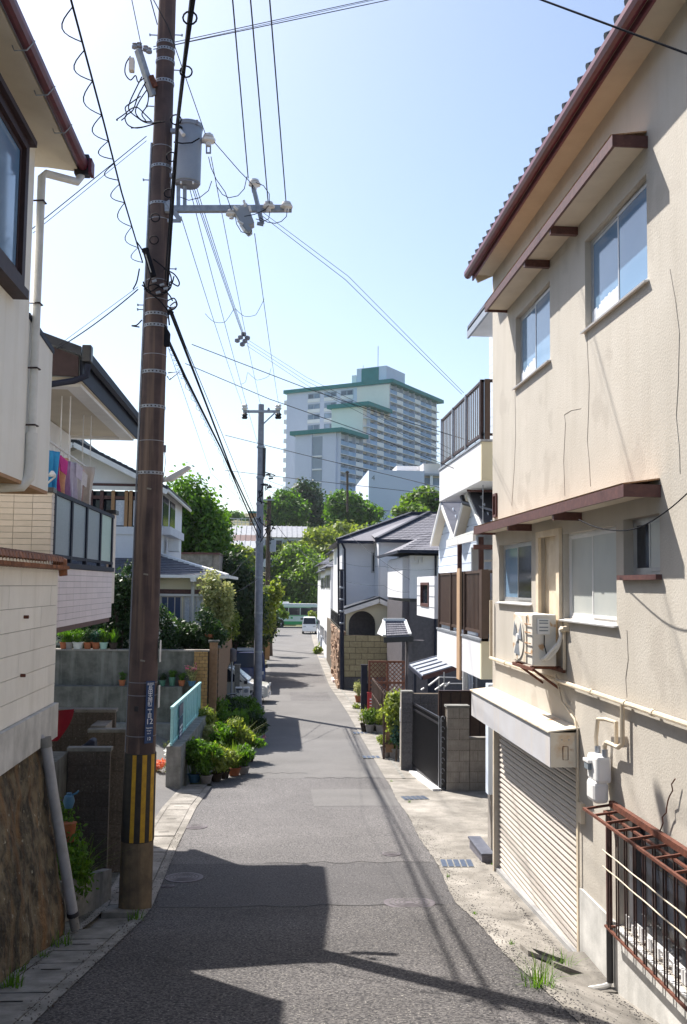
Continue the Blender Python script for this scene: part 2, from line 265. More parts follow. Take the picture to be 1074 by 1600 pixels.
# ------------------------------------------------------------------ mesh helpers
class MB:
    def __init__(s): s.v = []; s.f = []
    def add(s, vs, fs):
        k = len(s.v); s.v += [tuple(v) for v in vs]; s.f += [tuple(i + k for i in f) for f in fs]; return s
    def box(s, x0, x1, y0, y1, z0, z1):
        return s.add([(x0,y0,z0),(x1,y0,z0),(x1,y1,z0),(x0,y1,z0),(x0,y0,z1),(x1,y0,z1),(x1,y1,z1),(x0,y1,z1)],
            [(0,3,2,1),(4,5,6,7),(0,1,5,4),(1,2,6,5),(2,3,7,6),(3,0,4,7)])
    def bar(s, a, b, w, h=None, upv=(0, 0, 1)):
        a = Vector(a); b = Vector(b); h = h or w; d = (b - a).normalized(); u = Vector(upv)
        if abs(d.dot(u)) > .98: u = Vector((0, 1, 0))
        r = d.cross(u).normalized(); u = r.cross(d)
        q = [a - r*w/2 - u*h/2, a + r*w/2 - u*h/2, a + r*w/2 + u*h/2, a - r*w/2 + u*h/2]
        q += [p + (b - a) for p in q]
        return s.add(q, [(0,1,2,3),(4,7,6,5),(0,4,5,1),(1,5,6,2),(2,6,7,3),(3,7,4,0)])
    def tube(s, pts, r, n=8, cap=True):
        pts = [Vector(p) for p in pts]; vs = []; rr = r if isinstance(r, (list, tuple)) else [r] * len(pts); u = None
        for i, p in enumerate(pts):
            d = (pts[min(i+1, len(pts)-1)] - pts[max(i-1, 0)]).normalized()
            if u is None:
                u = Vector((0, 0, 1)) if abs(d.z) < .9 else Vector((1, 0, 0))
            u = (u - d * u.dot(d)).normalized(); b = d.cross(u)
            for k in range(n):
                a = 2 * math.pi * k / n; vs.append(p + (u * math.cos(a) + b * math.sin(a)) * rr[i])
        fs = [(i*n+k, i*n+(k+1)%n, (i+1)*n+(k+1)%n, (i+1)*n+k) for i in range(len(pts)-1) for k in range(n)]
        if cap: fs += [tuple(range(n))[::-1], tuple((len(pts)-1)*n+k for k in range(n))]
        return s.add(vs, fs)
    def cyl(s, a, b, r0, r1=None, n=16): return s.tube([a, b], [r0, r0 if r1 is None else r1], n)
    def lathe(s, prof, c=(0, 0, 0), n=16):
        vs = [(c[0] + r*math.cos(2*math.pi*k/n), c[1] + r*math.sin(2*math.pi*k/n), c[2] + z) for r, z in prof for k in range(n)]
        fs = [(i*n+k, i*n+(k+1)%n, (i+1)*n+(k+1)%n, (i+1)*n+k) for i in range(len(prof)-1) for k in range(n)]
        fs += [tuple(range(n))[::-1], tuple((len(prof)-1)*n+k for k in range(n))]
        return s.add(vs, fs)
    def prism(s, poly, ext):
        n = len(poly); e = Vector(ext); vs = [Vector(p) for p in poly]; vs += [p + e for p in vs]
        return s.add(vs, [tuple(range(n))[::-1], tuple(range(n, 2*n))] + [(i, (i+1)%n, n+(i+1)%n, n+i) for i in range(n)])
    def quad(s, a, b, c, d): return s.add([a, b, c, d], [(0, 1, 2, 3)])
    def wall(s, axis, c0, c1, u0, u1, v0, v1, holes=()):
        """slab with openings; axis 'x': plane x, u=y; axis 'y': plane y, u=x; v=z"""
        us = sorted({u0, u1, *[h[0] for h in holes], *[h[1] for h in holes]}); vs_ = sorted({v0, v1, *[h[2] for h in holes], *[h[3] for h in holes]})
        us = [u for u in us if u0 <= u <= u1]; vs_ = [v for v in vs_ if v0 <= v <= v1]
        nu, nv = len(us), len(vs_)
        def pt(c, u, v): return (c, u, v) if axis == 'x' else (u, c, v)
        V = [pt(c, u, v) for c in (c0, c1) for u in us for v in vs_]; I = lambda c, i, j: c*nu*nv + i*nv + j
        def solid(i, j):
            if i < 0 or j < 0 or i >= nu-1 or j >= nv-1: return False
            um, vm = (us[i]+us[i+1])/2, (vs_[j]+vs_[j+1])/2
            return not any(h[0] < um < h[1] and h[2] < vm < h[3] for h in holes)
        fs = []
        for i in range(nu-1):
            for j in range(nv-1):
                if not solid(i, j): continue
                fs.append((I(0,i,j), I(0,i+1,j), I(0,i+1,j+1), I(0,i,j+1))); fs.append((I(1,i,j), I(1,i,j+1), I(1,i+1,j+1), I(1,i+1,j)))
                if not solid(i-1, j): fs.append((I(0,i,j), I(0,i,j+1), I(1,i,j+1), I(1,i,j)))
                if not solid(i+1, j): fs.append((I(0,i+1,j), I(1,i+1,j), I(1,i+1,j+1), I(0,i+1,j+1)))
                if not solid(i, j-1): fs.append((I(0,i,j), I(1,i,j), I(1,i+1,j), I(0,i+1,j)))
                if not solid(i, j+1): fs.append((I(0,i,j+1), I(0,i+1,j+1), I(1,i+1,j+1), I(1,i,j+1)))
        return s.add(V, fs)
    def build(s, name, mat, parent=None, smooth=False, bevel=0, local=False):
        me = bpy.data.meshes.new(name); o = bpy.data.objects.new(name, me); COL.objects.link(o)
        off = Vector((0, 0, 0)) if (parent is None or local) else wpos(parent)
        me.from_pydata([(v[0]-off.x, v[1]-off.y, v[2]-off.z) for v in s.v], [], s.f)
        bm = bmesh.new(); bm.from_mesh(me); bmesh.ops.recalc_face_normals(bm, faces=bm.faces); bm.to_mesh(me); bm.free()
        me.materials.append(MT[mat] if isinstance(mat, str) else mat)
        if smooth:
            for p in me.polygons: p.use_smooth = True
            try: me.set_sharp_from_angle(angle=R(40))
            except Exception: pass
        if bevel:
            b = o.modifiers.new('bevel', 'BEVEL'); b.width = bevel; b.segments = 2; b.limit_method = 'ANGLE'; b.harden_normals = False
        if parent is not None: o.parent = parent
        return o
def wpos(o):
    p = Vector((0, 0, 0))
    while o is not None: p += o.location; o = o.parent
    return p
def tag(o, label=None, cat=None, group=None, kind=None):
    if label: o['label'] = label
    if cat: o['category'] = cat
    if group: o['group'] = group
    if kind: o['kind'] = kind
    return o
def thing(name, label, cat, loc=(0, 0, 0), group=None):
    o = bpy.data.objects.new(name, None); COL.objects.link(o); o.location = loc; o.empty_display_size = .2
    return tag(o, label, cat, group)
def struct(mb, name, mat, smooth=False):
    return tag(mb.build(name, mat, smooth=smooth), kind='structure')
def B(*a): return MB().box(*a)
def seq(a, b, n): return [a + (b - a) * i / n for i in range(n + 1)]
def lerp(a, b, t): return a + (b - a) * t
def copy_tree(o, parent=None):
    c = o.copy(); COL.objects.link(c); c.parent = parent
    for ch in [x for x in bpy.data.objects if x.parent == o]: copy_tree(ch, c)
    return c
# shared unit pieces (bricks, blocks, slats): one mesh per material
_unit = {}
def unit(mat, ch=.06):
    if mat in _unit: return _unit[mat]
    mb = MB().box(-.5, .5, -.5, .5, -.5, .5); me = bpy.data.meshes.new('piece'); me.from_pydata(mb.v, [], mb.f); me.materials.append(MT[mat]); _unit[mat] = me
    return me
def piece(name, mat, parent, x0, x1, y0, y1, z0, z1, rot=None):
    o = bpy.data.objects.new(name, unit(mat)); COL.objects.link(o); off = wpos(parent); o.parent = parent
    o.location = ((x0+x1)/2 - off.x, (y0+y1)/2 - off.y, (z0+z1)/2 - off.z); o.scale = (abs(x1-x0), abs(y1-y0), abs(z1-z0))
    if rot: o.rotation_euler = rot
    return o
def raw_mesh(name, V, Fq, mat, parent=None, mats2=None, midx=None):
    """numpy quads"""
    me = bpy.data.meshes.new(name); n = len(V); m = len(Fq)
    me.vertices.add(n); me.vertices.foreach_set('co', V.astype(np.float32).ravel())
    me.loops.add(m*4); me.loops.foreach_set('vertex_index', Fq.astype(np.int32).ravel())
    me.polygons.add(m); me.polygons.foreach_set('loop_start', np.arange(0, m*4, 4, dtype=np.int32)); me.polygons.foreach_set('loop_total', np.full(m, 4, dtype=np.int32))
    me.materials.append(MT[mat])
    me.update(calc_edges=True)
    o = bpy.data.objects.new(name, me); COL.objects.link(o)
    if parent is not None: o.parent = parent
    return o
def leaves(blobs, n, size, rs=np.random, shell=.55, droop=0, aspect=.55, gap=.35):
    """leaf quads round blobs [(x,y,z,rx,ry,rz)...]; returns V,F"""
    bl = np.array(blobs, float); vol = (bl[:,3]*bl[:,4]*bl[:,5]) ** (2/3.); pr = vol / vol.sum()
    idx = rs.choice(len(bl), n, p=pr); b = bl[idx]
    d = rs.normal(size=(n, 3)); d /= np.linalg.norm(d, axis=1)[:, None]
    # clumps: pull directions toward random twig directions
    kt = max(8, n // 22); tw = rs.normal(size=(kt, 3)); tw /= np.linalg.norm(tw, axis=1)[:, None]
    ti = rs.randint(0, kt, n); d = d * gap + tw[ti] * (1 - gap); d /= np.linalg.norm(d, axis=1)[:, None]
    tr = 1 - shell * rs.rand(kt) ** 1.6
    r = tr[ti] * (1 + .10 * rs.normal(size=n) + .45 * rs.rand(kt)[ti] ** 7)
    c = b[:, :3] + d * b[:, 3:6] * r[:, None]
    c += rs.normal(size=(n, 3)) * size * .6
    nr = d + rs.normal(size=(n, 3)) * .75 + np.array([0, 0, .35]); nr /= np.linalg.norm(nr, axis=1)[:, None]
    a = np.cross(nr, rs.normal(size=(n, 3))); a /= np.linalg.norm(a, axis=1)[:, None]; bb = np.cross(nr, a)
    a[:, 2] -= droop; s = size * (.6 + .8 * rs.rand(n))[:, None]
    V = np.stack([c - a*s, c - bb*s*aspect + nr*s*.12, c + a*s, c + bb*s*aspect + nr*s*.12], 1).reshape(-1, 3)
    return V, np.arange(n*4).reshape(-1, 4)
def foliage(name, blobs, n, size, mat, parent=None, seed=0, kind=None, **kw):
    rs = np.random.RandomState(seed + 11); V, Fq = leaves(blobs, n, size, rs, **kw)
    if parent is not None: V = V - np.array(wpos(parent))
    o = raw_mesh(name, V, Fq, mat, parent)
    return o
def subblobs(c, r, k, seed, f=.45):
    rs = random.Random(seed); out = []
    for _ in range(k):
        while True:
            d = Vector((rs.uniform(-1, 1), rs.uniform(-1, 1), rs.uniform(-.85, 1)))
            if d.length <= 1: break
        s = rs.uniform(.7, 1.25) * f
        out.append((c[0]+d.x*r[0]*.72, c[1]+d.y*r[1]*.72, c[2]+d.z*r[2]*.72, r[0]*s, r[1]*s, r[2]*s*.85))
    return out
def tree(name, label, base, h, rad, trunk_h, n, leaf, mat, seed, group=None, k=14, sq=.9, f=.45, cat='tree', tr=.16, flat=1.0):
    t = thing(name, label, cat, base, group); b = Vector(base); rs = random.Random(seed)
    cz = trunk_h + (h - trunk_h) * .5; crz = (h - trunk_h) * .5 * flat
    bl = subblobs((b.x, b.y, b.z + cz), (rad, rad * sq, crz), k, seed, f)
    mt = MB(); top = b + Vector((rs.uniform(-.3, .3), rs.uniform(-.3, .3), cz))
    mt.tube([b - Vector((0, 0, .3)), lerp(b, top, .35) + Vector((rs.uniform(-.12, .12)*rad*.5, 0, 0)), top], [tr*1.25, tr, tr*.35], 8); mt.build('trunk', 'bark', t, smooth=True)
    ml = MB()
    for q in bl[:9]:
        s0 = lerp(b, top, rs.uniform(.3, .85)); e = Vector(q[:3]); mid = lerp(s0, e, .5) + Vector((0, 0, .08*rad)); ml.tube([s0, mid, e], [tr*.5, tr*.3, tr*.1], 5)
    ml.build('limbs', 'bark', t, smooth=True)
    foliage('crown', bl, n, leaf, mat, t, seed)
    return t
def blades(name, c, r, n, ln, mat, parent, seed=0, wd=.012, lean=.7):
    rs = np.random.RandomState(seed); V = []; Fq = []
    for i in range(n):
        a = rs.rand()*6.283; rr = r*math.sqrt(rs.rand()); bx, by = c[0]+rr*math.cos(a), c[1]+rr*math.sin(a); L_ = ln*(.5+.7*rs.rand())
        a2 = a + rs.normal()*.6; dx, dy = math.cos(a2), math.sin(a2); le = lean*rs.rand(); px_, py_ = -dy*wd, dx*wd
        prev = None
        for s_ in range(4):
            t = s_/3; x = bx+dx*L_*le*t*t; y = by+dy*L_*le*t*t; z = c[2]+L_*(t - .35*le*t*t); k = 1-t*.85
            V += [(x-px_*k, y-py_*k, z), (x+px_*k, y+py_*k, z)]
            if s_: q = len(V); Fq.append((q-4, q-3, q-1, q-2))
    V = np.array(V); V = V - np.array(wpos(parent)) if parent is not None else V
    return raw_mesh(name, V, np.array(Fq), mat, parent)
# ================================================================== terrain, road, pavements
def terrain():
    ys = np.array([-80, -20, -6, 0, 7, 10, 14, 20, 30, 40, 60, 80, 100, 128, 138, 150, 170, 200, 240, 290, 400, 700.])
    xs = np.array([-600, -300, -120, -60, -30, -10, -2.6, 2, 6, 10, 30, 60, 120, 300, 600.])
    hz = lambda y: float(np.interp(y, [128, 138, 150, 170, 200, 240, 290, 400, 4000], [0, 1.5, 5.5, 9, 14, 21, 27, 28, 20]))
    V = [(x, y, (rz(y) - (.9 if y < 29 else .12)) if y < 128 else (hz(y) - .12) + (0 if x > -25 else -.25 * hz(y))) for y in ys for x in xs]; n = len(xs)
    Fq = [(j*n+i, j*n+i+1, (j+1)*n+i+1, (j+1)*n+i) for j in range(len(ys)-1) for i in range(n-1)]
    struct(MB().add(V, Fq), 'ground', 'earth', True)
terrain()
def strip(name, mat, xl, xr, y0, y1, zf, dz=0, step=.5, nx=1):
    ys = seq(y0, y1, max(1, int((y1 - y0) / step))); V = []
    for y in ys:
        a, b = xl(y), xr(y)
        for i in range(nx + 1):
            x = lerp(a, b, i / nx); V.append((x, y, zf(x, y) + dz))
    m = nx + 1
    return struct(MB().add(V, [(j*m+i, j*m+i+1, (j+1)*m+i+1, (j+1)*m+i) for j in range(len(ys)-1) for i in range(nx)]), name, mat, False)
rzz = lambda x, y: rz(y)
strip('road', 'asphalt_coarse', lambda y: ledge(y) - .02, lambda y: redge(y) + .06, -6, 13.5, rzz)
strip('road', 'asphalt_new', lambda y: ledge(y) - .02, lambda y: redge(y) + .02, 13.5, 15.9, rzz)
strip('road', 'asphalt', lambda y: ledge(y) - .02, lambda y: redge(y) + .02, 15.9, 24.2, rzz)
strip('road', 'asphalt_light', lambda y: ledge(y) - .02, lambda y: redge(y) + .02, 24.2, 120, rzz, step=2)
strip('road_patch', 'asphalt_light', lambda y: .9, lambda y: redge(y) - .02, 20.6, 22.6, rzz, .004)
strip('road_patch', 'asphalt', lambda y: .8, lambda y: redge(y) - .3, 43, 47, rzz, .004)
strip('road_patch', 'asphalt', lambda y: -.2, lambda y: redge(y) - .1, 52, 66, rzz, .004)
struct(B(-60, 60, 119.8, 134, -.3, .012), 'cross_street', 'asphalt_light')
# tar seams across the road
for (ya, xa, xb, ww) in ((13.5, -1.5, 2.4, .035), (15.9, -.1, 2.6, .02), (24.2, .8, 2.7, .05), (24.9, -.6, .9, .03)):
    pts = [(lerp(xa, xb, i/14), ya + .05*math.sin(i*1.7) + .03*math.sin(i*4.1)) for i in range(15)]
    V = []; 
    for x, y in pts: V += [(x, y - ww/2, rz(y - ww/2) + .005), (x, y + ww/2, rz(y + ww/2) + .005)]
    struct(MB().add(V, [(2*i, 2*i+2, 2*i+3, 2*i+1) for i in range(14)]), 'tar_seam', 'stripe_black')
# left verge and driveway
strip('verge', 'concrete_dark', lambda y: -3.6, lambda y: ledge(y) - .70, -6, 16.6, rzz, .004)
def drz(x, y):
    e = ledge(y) - .7; t = min(1, max(0, (e - x) / 1.6)); u = min(1, max(0, (y - 17) / 11))
    return rz(y) + .006 + .62 * t * u
strip('driveway', 'asphalt_light', lambda y: -9, lambda y: ledge(min(y, 23.5)) - .70 if y < 23.4 else -2.05, 16.6, 29.6, drz, step=.4, nx=14)
# left gutter: kerb strip, cover slabs
def gutter():
    t = thing('drain_gutter', 'concrete gutter with slotted cover slabs curving along the left road edge', 'gutter', (ledge(12) - .4, 12, rz(12)))
    y = -2.0; k = 0; mk = MB()
    ys = [i * .5 for i in range(-8, 47)]
    V = []
    for yy in ys:
        e = ledge(yy); z = rz(yy)
        V += [(e - .13, yy, z + .018), (e, yy, z + .014), (e - .70, yy, z + .016), (e - .60, yy, z + .016), (e, yy, z - .05), (e - .72, yy, z - .06)]
    n = len(ys)
    Fq = []
    for i in range(n - 1):
        a, b = i*6, (i+1)*6
        Fq += [(a, a+1, b+1, b), (a+2, a+3, b+3, b+2), (a+1, a+4, b+4, b+1), (a+4, a+5, b+5, b+4)]
    
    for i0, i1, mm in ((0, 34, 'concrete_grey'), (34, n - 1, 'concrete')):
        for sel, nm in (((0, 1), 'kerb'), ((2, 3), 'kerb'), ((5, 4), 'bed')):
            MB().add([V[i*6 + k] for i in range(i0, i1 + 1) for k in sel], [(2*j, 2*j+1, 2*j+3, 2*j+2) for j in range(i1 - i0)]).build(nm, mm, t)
    y = 3.4
    while y < 22.8:
        L = .6; g = .012
        if not (11.95 < y + .3 < 12.9):
            a0, a1 = ledge(y + g), ledge(y + L - g); z0, z1 = rz(y + g) + .02, rz(y + L - g) + .02; j = random.uniform(-.006, .008)
            mb = MB(); vs = []
            for (e, yy, z) in ((a0, y + g, z0), (a1, y + L - g, z1)):
                vs += [(e - .59, yy, z + j), (e - .14, yy, z + j), (e - .59, yy, z - .1), (e - .14, yy, z - .1)]
            mb.add(vs, [(0, 1, 5, 4), (2, 6, 7, 3), (0, 2, 3, 1), (4, 5, 7, 6), (0, 4, 6, 2), (1, 3, 7, 5)])
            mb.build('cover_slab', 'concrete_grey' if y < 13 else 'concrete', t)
            if k % 2 == 0:
                ym = y + L / 2; e = ledge(ym); z = rz(ym) + .022 + j
                MB().add([(e - .46, ym - .012, z + .004), (e - .27, ym - .012, z + .004), (e - .27, ym + .012, z + .002), (e - .46, ym + .012, z + .002)], [(0, 1, 2, 3)]).build('slot', 'pit', t)
        y += L; k += 1
gutter()
# right apron and forecourt
strip('apron', 'concrete', lambda y: redge(y) + .02 * math.sin(y * 1.7) + .008 * math.sin(y * 11), lambda y: 3.62 if y < 15.35 else 6.5, -6, 24, gz, .012, step=.2, nx=16)
strip('pavement', 'concrete', lambda y: redge(y), lambda y: 6.5 if y < 34 else (7.5 if y < 50 else redge(y) + 1.3), 24, 120, rzz, .02, step=1)
strip('kerb_line', 'concrete_grey', lambda y: redge(y) + .42, lambda y: redge(y) + .50, 24, 110, rzz, .03, step=1)
def grate(px, py, wx, wy, rot, n, label):
    p = G(px, py); t = thing('drain_grate', label, 'drain grate', (0, 0, 0), 'steel drain grates along the right gutter')
    fr = MB(); s = MB(); zz = lambda x, y: gz(p.x + x, p.y + y) - gz(p.x, p.y)
    def quadbox(mb, x0, x1, y0, y1, h0, h1):
        vs = [(x, y, zz(*rotp(x, y)) + h) for h in (h0, h1) for x, y in ((x0, y0), (x1, y0), (x1, y1), (x0, y1))]
        vs = [(*rotp(v[0], v[1]), v[2]) for v in vs]
        mb.add(vs, [(0,3,2,1),(4,5,6,7),(0,1,5,4),(1,2,6,5),(2,3,7,6),(3,0,4,7)])
    c, s_ = math.cos(rot), math.sin(rot)
    def rotp(x, y): return (x*c - y*s_, x*s_ + y*c)
    t.location = (p.x, p.y, gz(p.x, p.y) + .012)
    f = MB(); quadbox(f, -wx/2, wx/2, -wy/2, wy/2, -.03, .006); f.build('frame', 'concrete_grey', t, local=True)
    for i in range(n):
        x0 = -wx/2 + wx*(i + .12)/n; x1 = -wx/2 + wx*(i + .88)/n
        b = MB(); quadbox(b, x0, x1, -wy/2 + .03, wy/2 - .03, 0, .014); b.build('grating', 'grate', t, local=True)
grate(714, 1351, .52, .5, R(-5), 5, 'wide drain grate beside the blue grey slab by the shutter')
grate(648, 1248, .56, .45, R(8), 5, 'drain grate in front of the black gate')
grate(580, 1184, .5, .45, R(2), 4, 'small drain grate beside the two grey flower pots')
grate(563, 1146, .5, .5, R(2), 4, 'drain grate near the red letter box stand')
grate(504, 1027, .6, 1.2, R(0), 3, 'far drain grate in front of the rubble stone wall')
def cover(px, py, r, label, mat='manhole', group=None):
    p = G(px, py); z = gz(p.x, p.y); sl = (gz(p.x, p.y + .3) - gz(p.x, p.y - .3)) / .6
    t = thing('manhole_cover', label, 'manhole cover', (p.x, p.y, z + .006), group); t.rotation_euler = (math.atan(sl), 0, 0)
    MB().lathe([(r, -.03), (r, .004), (r*.93, .006), (.001, .006)], n=28).build('rim', mat, t, local=True)
    for k in range(1, 5):
        mb = MB(); r0 = r*.9*k/5; r1 = r0 + r*.07; V = []
        for i in range(24):
            a = i*math.pi/12; V += [(r0*math.cos(a), r0*math.sin(a), .0075), (r1*math.cos(a), r1*math.sin(a), .0105)]
        mb.add(V, [(2*i, 2*i+1, (2*i+3) % 48, (2*i+2) % 48) for i in range(24)]); mb.build('ring', 'asphalt', t, local=True)
cover(288, 1372, .29, 'round ringed manhole cover in the shade near the large pole')
cover(306, 1292, .22, 'faint small manhole cover in the sun at the gutter edge')
cover(640, 1412, .36, 'reddish brown manhole cover at the right of the lane')
cover(612, 1335, .16, 'small round valve cover in the middle right of the lane')
cover(262, 1385, .10, 'tiny round valve cover just left of the shaded manhole')
# blue grey step slab, brick edge and open drain pit beside the shutter house
sb = thing('step_slab', 'blue grey slate step slab at the far end of the shutter', 'step', G(758, 1325))
q = G(758, 1325); B(q.x - .28, 3.62, 15.75, 16.75, q.z - .1, q.z + .17).build('slab', 'roof_shingle', sb); B(q.x - .3, 3.62, 15.7, 16.8, q.z + .17, q.z + .2).build('top_plate', 'roof_slate', sb)
pt = thing('drain_pit', 'open square drain pit with broken concrete rim and weeds', 'drain pit', G(865, 1508))
q = G(865, 1508)
def tilt(mb, p0):   # follow the slope of the ground
    mb.v = [(v[0], v[1], v[2] + gz(v[0], v[1]) - p0.z) for v in mb.v]; return mb
tilt(B(q.x - .22, q.x + .36, q.y - .26, q.y + .16, q.z + .012, q.z + .03), q).build('darkness', 'pit', pt)  # solid black box painted as the shade inside the pit
for (a, b, c, d) in ((-.34, -.22, -.24, .1), (-.18, .38, .16, .24), (-.1, .30, -.36, -.26)):
    tilt(B(q.x + a, q.x + b, q.y + c, q.y + d, q.z - .02, q.z + .065), q).build('rim', 'concrete', pt)
gt = thing('weed_tuft', 'bright green grass tuft growing from the open drain pit', 'weeds', G(842, 1540)); q = G(842, 1540)
blades('grass_blades', (q.x, q.y, q.z), .16, 90, .20, 'leaf_mid', gt, 3, .004, 1.5); blades('grass_stems', (q.x, q.y, q.z), .09, 45, .30, 'leaf_light', gt, 13, .0035, 1.2)
gt = thing('weed_tuft', 'low weeds inside the drain pit beside the shutter frame', 'weeds', G(878, 1515)); q = G(878, 1515)
blades('grass_blades', (q.x, q.y, q.z), .12, 60, .18, 'leaf_mid', gt, 4, .005, 1.3)
for i, (px, py, s, lb) in enumerate(((212, 1438, .10, 'small weed at the foot of the big pole'), (95, 1480, .12, 'weed growing between gutter slab and rock wall'), (20, 1545, .12, 'weed at the bottom left beside the rock wall'), (1010, 1335, .01, None), (300, 1222, .08, 'tiny weed where the gutter meets the planter wall'))):
    if lb:
        p = G(px, py); g_ = thing('weed', lb, 'weed', p); blades('leaves', tuple(p), s, 40, s*1.3, 'leaf_mid', g_, i, .008)
# ================================================================== near right house
XW = 3.5
def Z(r): return ZC + r
hs = thing('stucco_house', 'cream stucco house with maroon eaves and a rolling shutter', 'house', (XW + 2, 9, wz(11)))
UP = (2.95, 4.0); LO = (-.36, .66)
holes = [(12.02, 13.80, Z(UP[0]), Z(UP[1])), (8.75, 10.60, Z(UP[0]), Z(UP[1])), (12.96, 14.87, Z(-.21), Z(.66)), (9.67, 11.49, Z(-.36), Z(.66)), (8.54, 9.46, Z(.14), Z(.70)), (11.62, 12.50, Z(-.62), Z(.70)),
         (11.03, 15.18, -1.0, Z(-1.9)), (5.2, 9.65, Z(-3.34), Z(-2.2)), (14.98, 15.2, Z(1.12), Z(1.5))]
MB().wall('x', XW, XW + .14, 3.0, 15.32, 0.2, Z(5.14), holes).build('wall', 'stucco', hs)
MB().wall('y', 15.18, 15.319, XW + .14, 9, 0.2, Z(5.14)).build('end_wall', 'stucco', hs)
MB().wall('y', 3.0, 3.14, XW + .14, 9, 0.2, Z(5.14)).build('end_wall', 'stucco', hs)
B(XW + .3, 9, 3.1, 15.2, .2, .35).build('floor', 'concrete_grey', hs)
MB().wall('x', XW - .03, XW - .002, 3.0, 10.86, 0.2, Z(-3.35)).build('plinth', 'plaster_grey', hs)
# roof, soffit, gutter, tiles
MB().prism([(XW - .34, 3, Z(5.14)), (9.0, 3, Z(5.14)), (9.0, 3, Z(7.4)), (6.4, 3, Z(6.7)), (XW - .34, 3, Z(5.24))], (0, 12.36, 0)).build('soffit', 'soffit', hs)
MB().prism([(XW - .36, 2.95, Z(5.25)), (6.4, 2.95, Z(6.71)), (6.4, 2.95, Z(6.78)), (XW - .38, 2.95, Z(5.31))], (0, 12.44, 0)).build('roof_deck', 'roof_slate', hs)
mg = MB()
prof = [(-.06, .06), (-.062, 0), (-.04, -.042), (0, -.055), (.04, -.04), (.052, 0), (.052, .025), (-.04, .025), (-.044, .06)]
mg.prism([(XW - .40 + a, 2.9, Z(5.15) + b) for a, b in prof], (0, 12.5, 0)); mg.build('gutter', 'maroon', hs)
B(XW - .335, XW - .31, 2.95, 15.37, Z(5.06), Z(5.21)).build('fascia', 'maroon', hs)
MB().bar((XW - .28, 15.36, Z(5.12)), (6.4, 15.36, Z(6.66)), .06, .2).build('verge_board', 'soffit', hs)
y = 3.2; cap = None
while y < 15.35:
    if cap is None:
        mb = MB(); n = 10
        mb.tube([(0, 0, 0), (3.2, 0, 1.55)], .05, 10)
        cap = mb.build('roof_tile', 'roof_dark', hs, smooth=True, local=True)
        o = cap
    else:
        o = cap.copy(); COL.objects.link(o)
    o.location = (XW - .42 - wpos(hs).x, y - wpos(hs).y, Z(5.275) - wpos(hs).z); y += .272
# awnings
def awning(name, y0, y1, zb, zt, brk):
    a = thing(name[0], name[1], 'awning', (XW - .17, (y0+y1)/2, Z(zb)))
    MB().prism([(XW - .34, y0, Z(zt)), (XW - .002, y0, Z(zt + .05)), (XW - .002, y0, Z(zt + .065)), (XW - .355, y0, Z(zt + .012))], (0, y1 - y0, 0)).build('sheet_top', 'rust_light', a)
    B(XW - .35, XW - .32, y0, y1, Z(zb), Z(zt - .002)).build('fascia', 'brown_fascia', a)
    B(XW - .352, XW - .002, y0 - .025, y0 - .002, Z(zb), Z(zt)).build('end_board', 'brown_fascia', a)
    B(XW - .352, XW - .002, y1 + .002, y1 + .025, Z(zb), Z(zt)).build('end_board', 'brown_fascia', a)
    B(XW - .318, XW - .002, y0, y1, Z(zb + .035), Z(zb + .05)).build('soffit', 'soffit', a)
    for yb in brk: B(XW - .33, XW - .002, yb - .035, yb + .035, Z(zb - .06), Z(zb + .033)).build('bracket', 'brown_fascia', a)
awning(('window_awning', 'long brown sheet awning above the two upper windows'), 8.72, 14.3, 4.23, 4.345, (10.87, 12.04))
awning(('window_awning', 'rust edged brown awning above the ground level sliding windows'), 8.52, 15.1, .84, .955, (10.8, 12.96))
# windows
def xwindow(y0, y1, z0, z1, mats_, frame='alu', depth=.07, sill=True, par=hs, xs=XW, sillmat='alu', fw_=.035):
    f = MB(); x0, x1 = xs + depth, xs + depth + .04
    f.wall('x', x0, x1, y0, y1, z0, z1, [(y0 + fw_, y1 - fw_, z0 + fw_, z1 - fw_)])
    w_ = f.build('window', frame, par)
    ym = (y0 + y1) / 2
    for k, (a, b, m) in enumerate(((y0 + fw_, ym + .02, mats_[0]), (ym - .02, y1 - fw_, mats_[1]))):
        xo = x0 - .012 + .022 * k
        s_ = MB().wall('x', xo, xo + .02, a, b, z0 + fw_, z1 - fw_, [(a + .03, b - .03, z0 + fw_ + .035, z1 - fw_ - .03)]); s_.build('sash', frame, w_)
        B(xo + .006, xo + .012, a + .028, b - .028, z0 + fw_ + .03, z1 - fw_ - .028).build('pane', m, w_)
    if sill:
        MB().prism([(xs - .05, y0 - .04, z0 - .035), (xs + depth, y0 - .04, z0 - .012), (xs + depth, y0 - .04, z0 + .002), (xs - .055, y0 - .04, z0 - .018)], (0, y1 - y0 + .08, 0)).build('sill', sillmat, w_)
    return w_
xwindow(12.02, 13.80, Z(UP[0]), Z(UP[1]), ('glass_blue', 'glass_blue'), sillmat='white_metal')
xwindow(8.75, 10.60, Z(UP[0]), Z(UP[1]), ('glass_blue', 'glass_blue'), sillmat='white_metal')
rl_ = random.Random(3)
for (ya, yb) in ((12.06, 13.76), (8.79, 10.56)):
    mb = MB(); y = ya
    while y < yb:
        h = .13 + .16*(1 - (y - ya)/(yb - ya)) + rl_.uniform(0, .05); mb.box(XW + .0745 , XW + .0775, y, y + .055, Z(2.99), Z(2.99) + h); y += .06
    tag(mb.build('sunlit_lace_hem', 'curtain', hs), kind='stuff')  # white lace; slanted height also stands for the sunlit part of the curtain
xwindow(12.96, 14.87, Z(-.21), Z(.66), ('glass_dark', 'glass_blue'), sillmat='white_metal')
xwindow(9.67, 11.49, Z(-.36), Z(.66), ('glass_frost', 'glass_frost'), sillmat='white_metal', frame='white_metal')
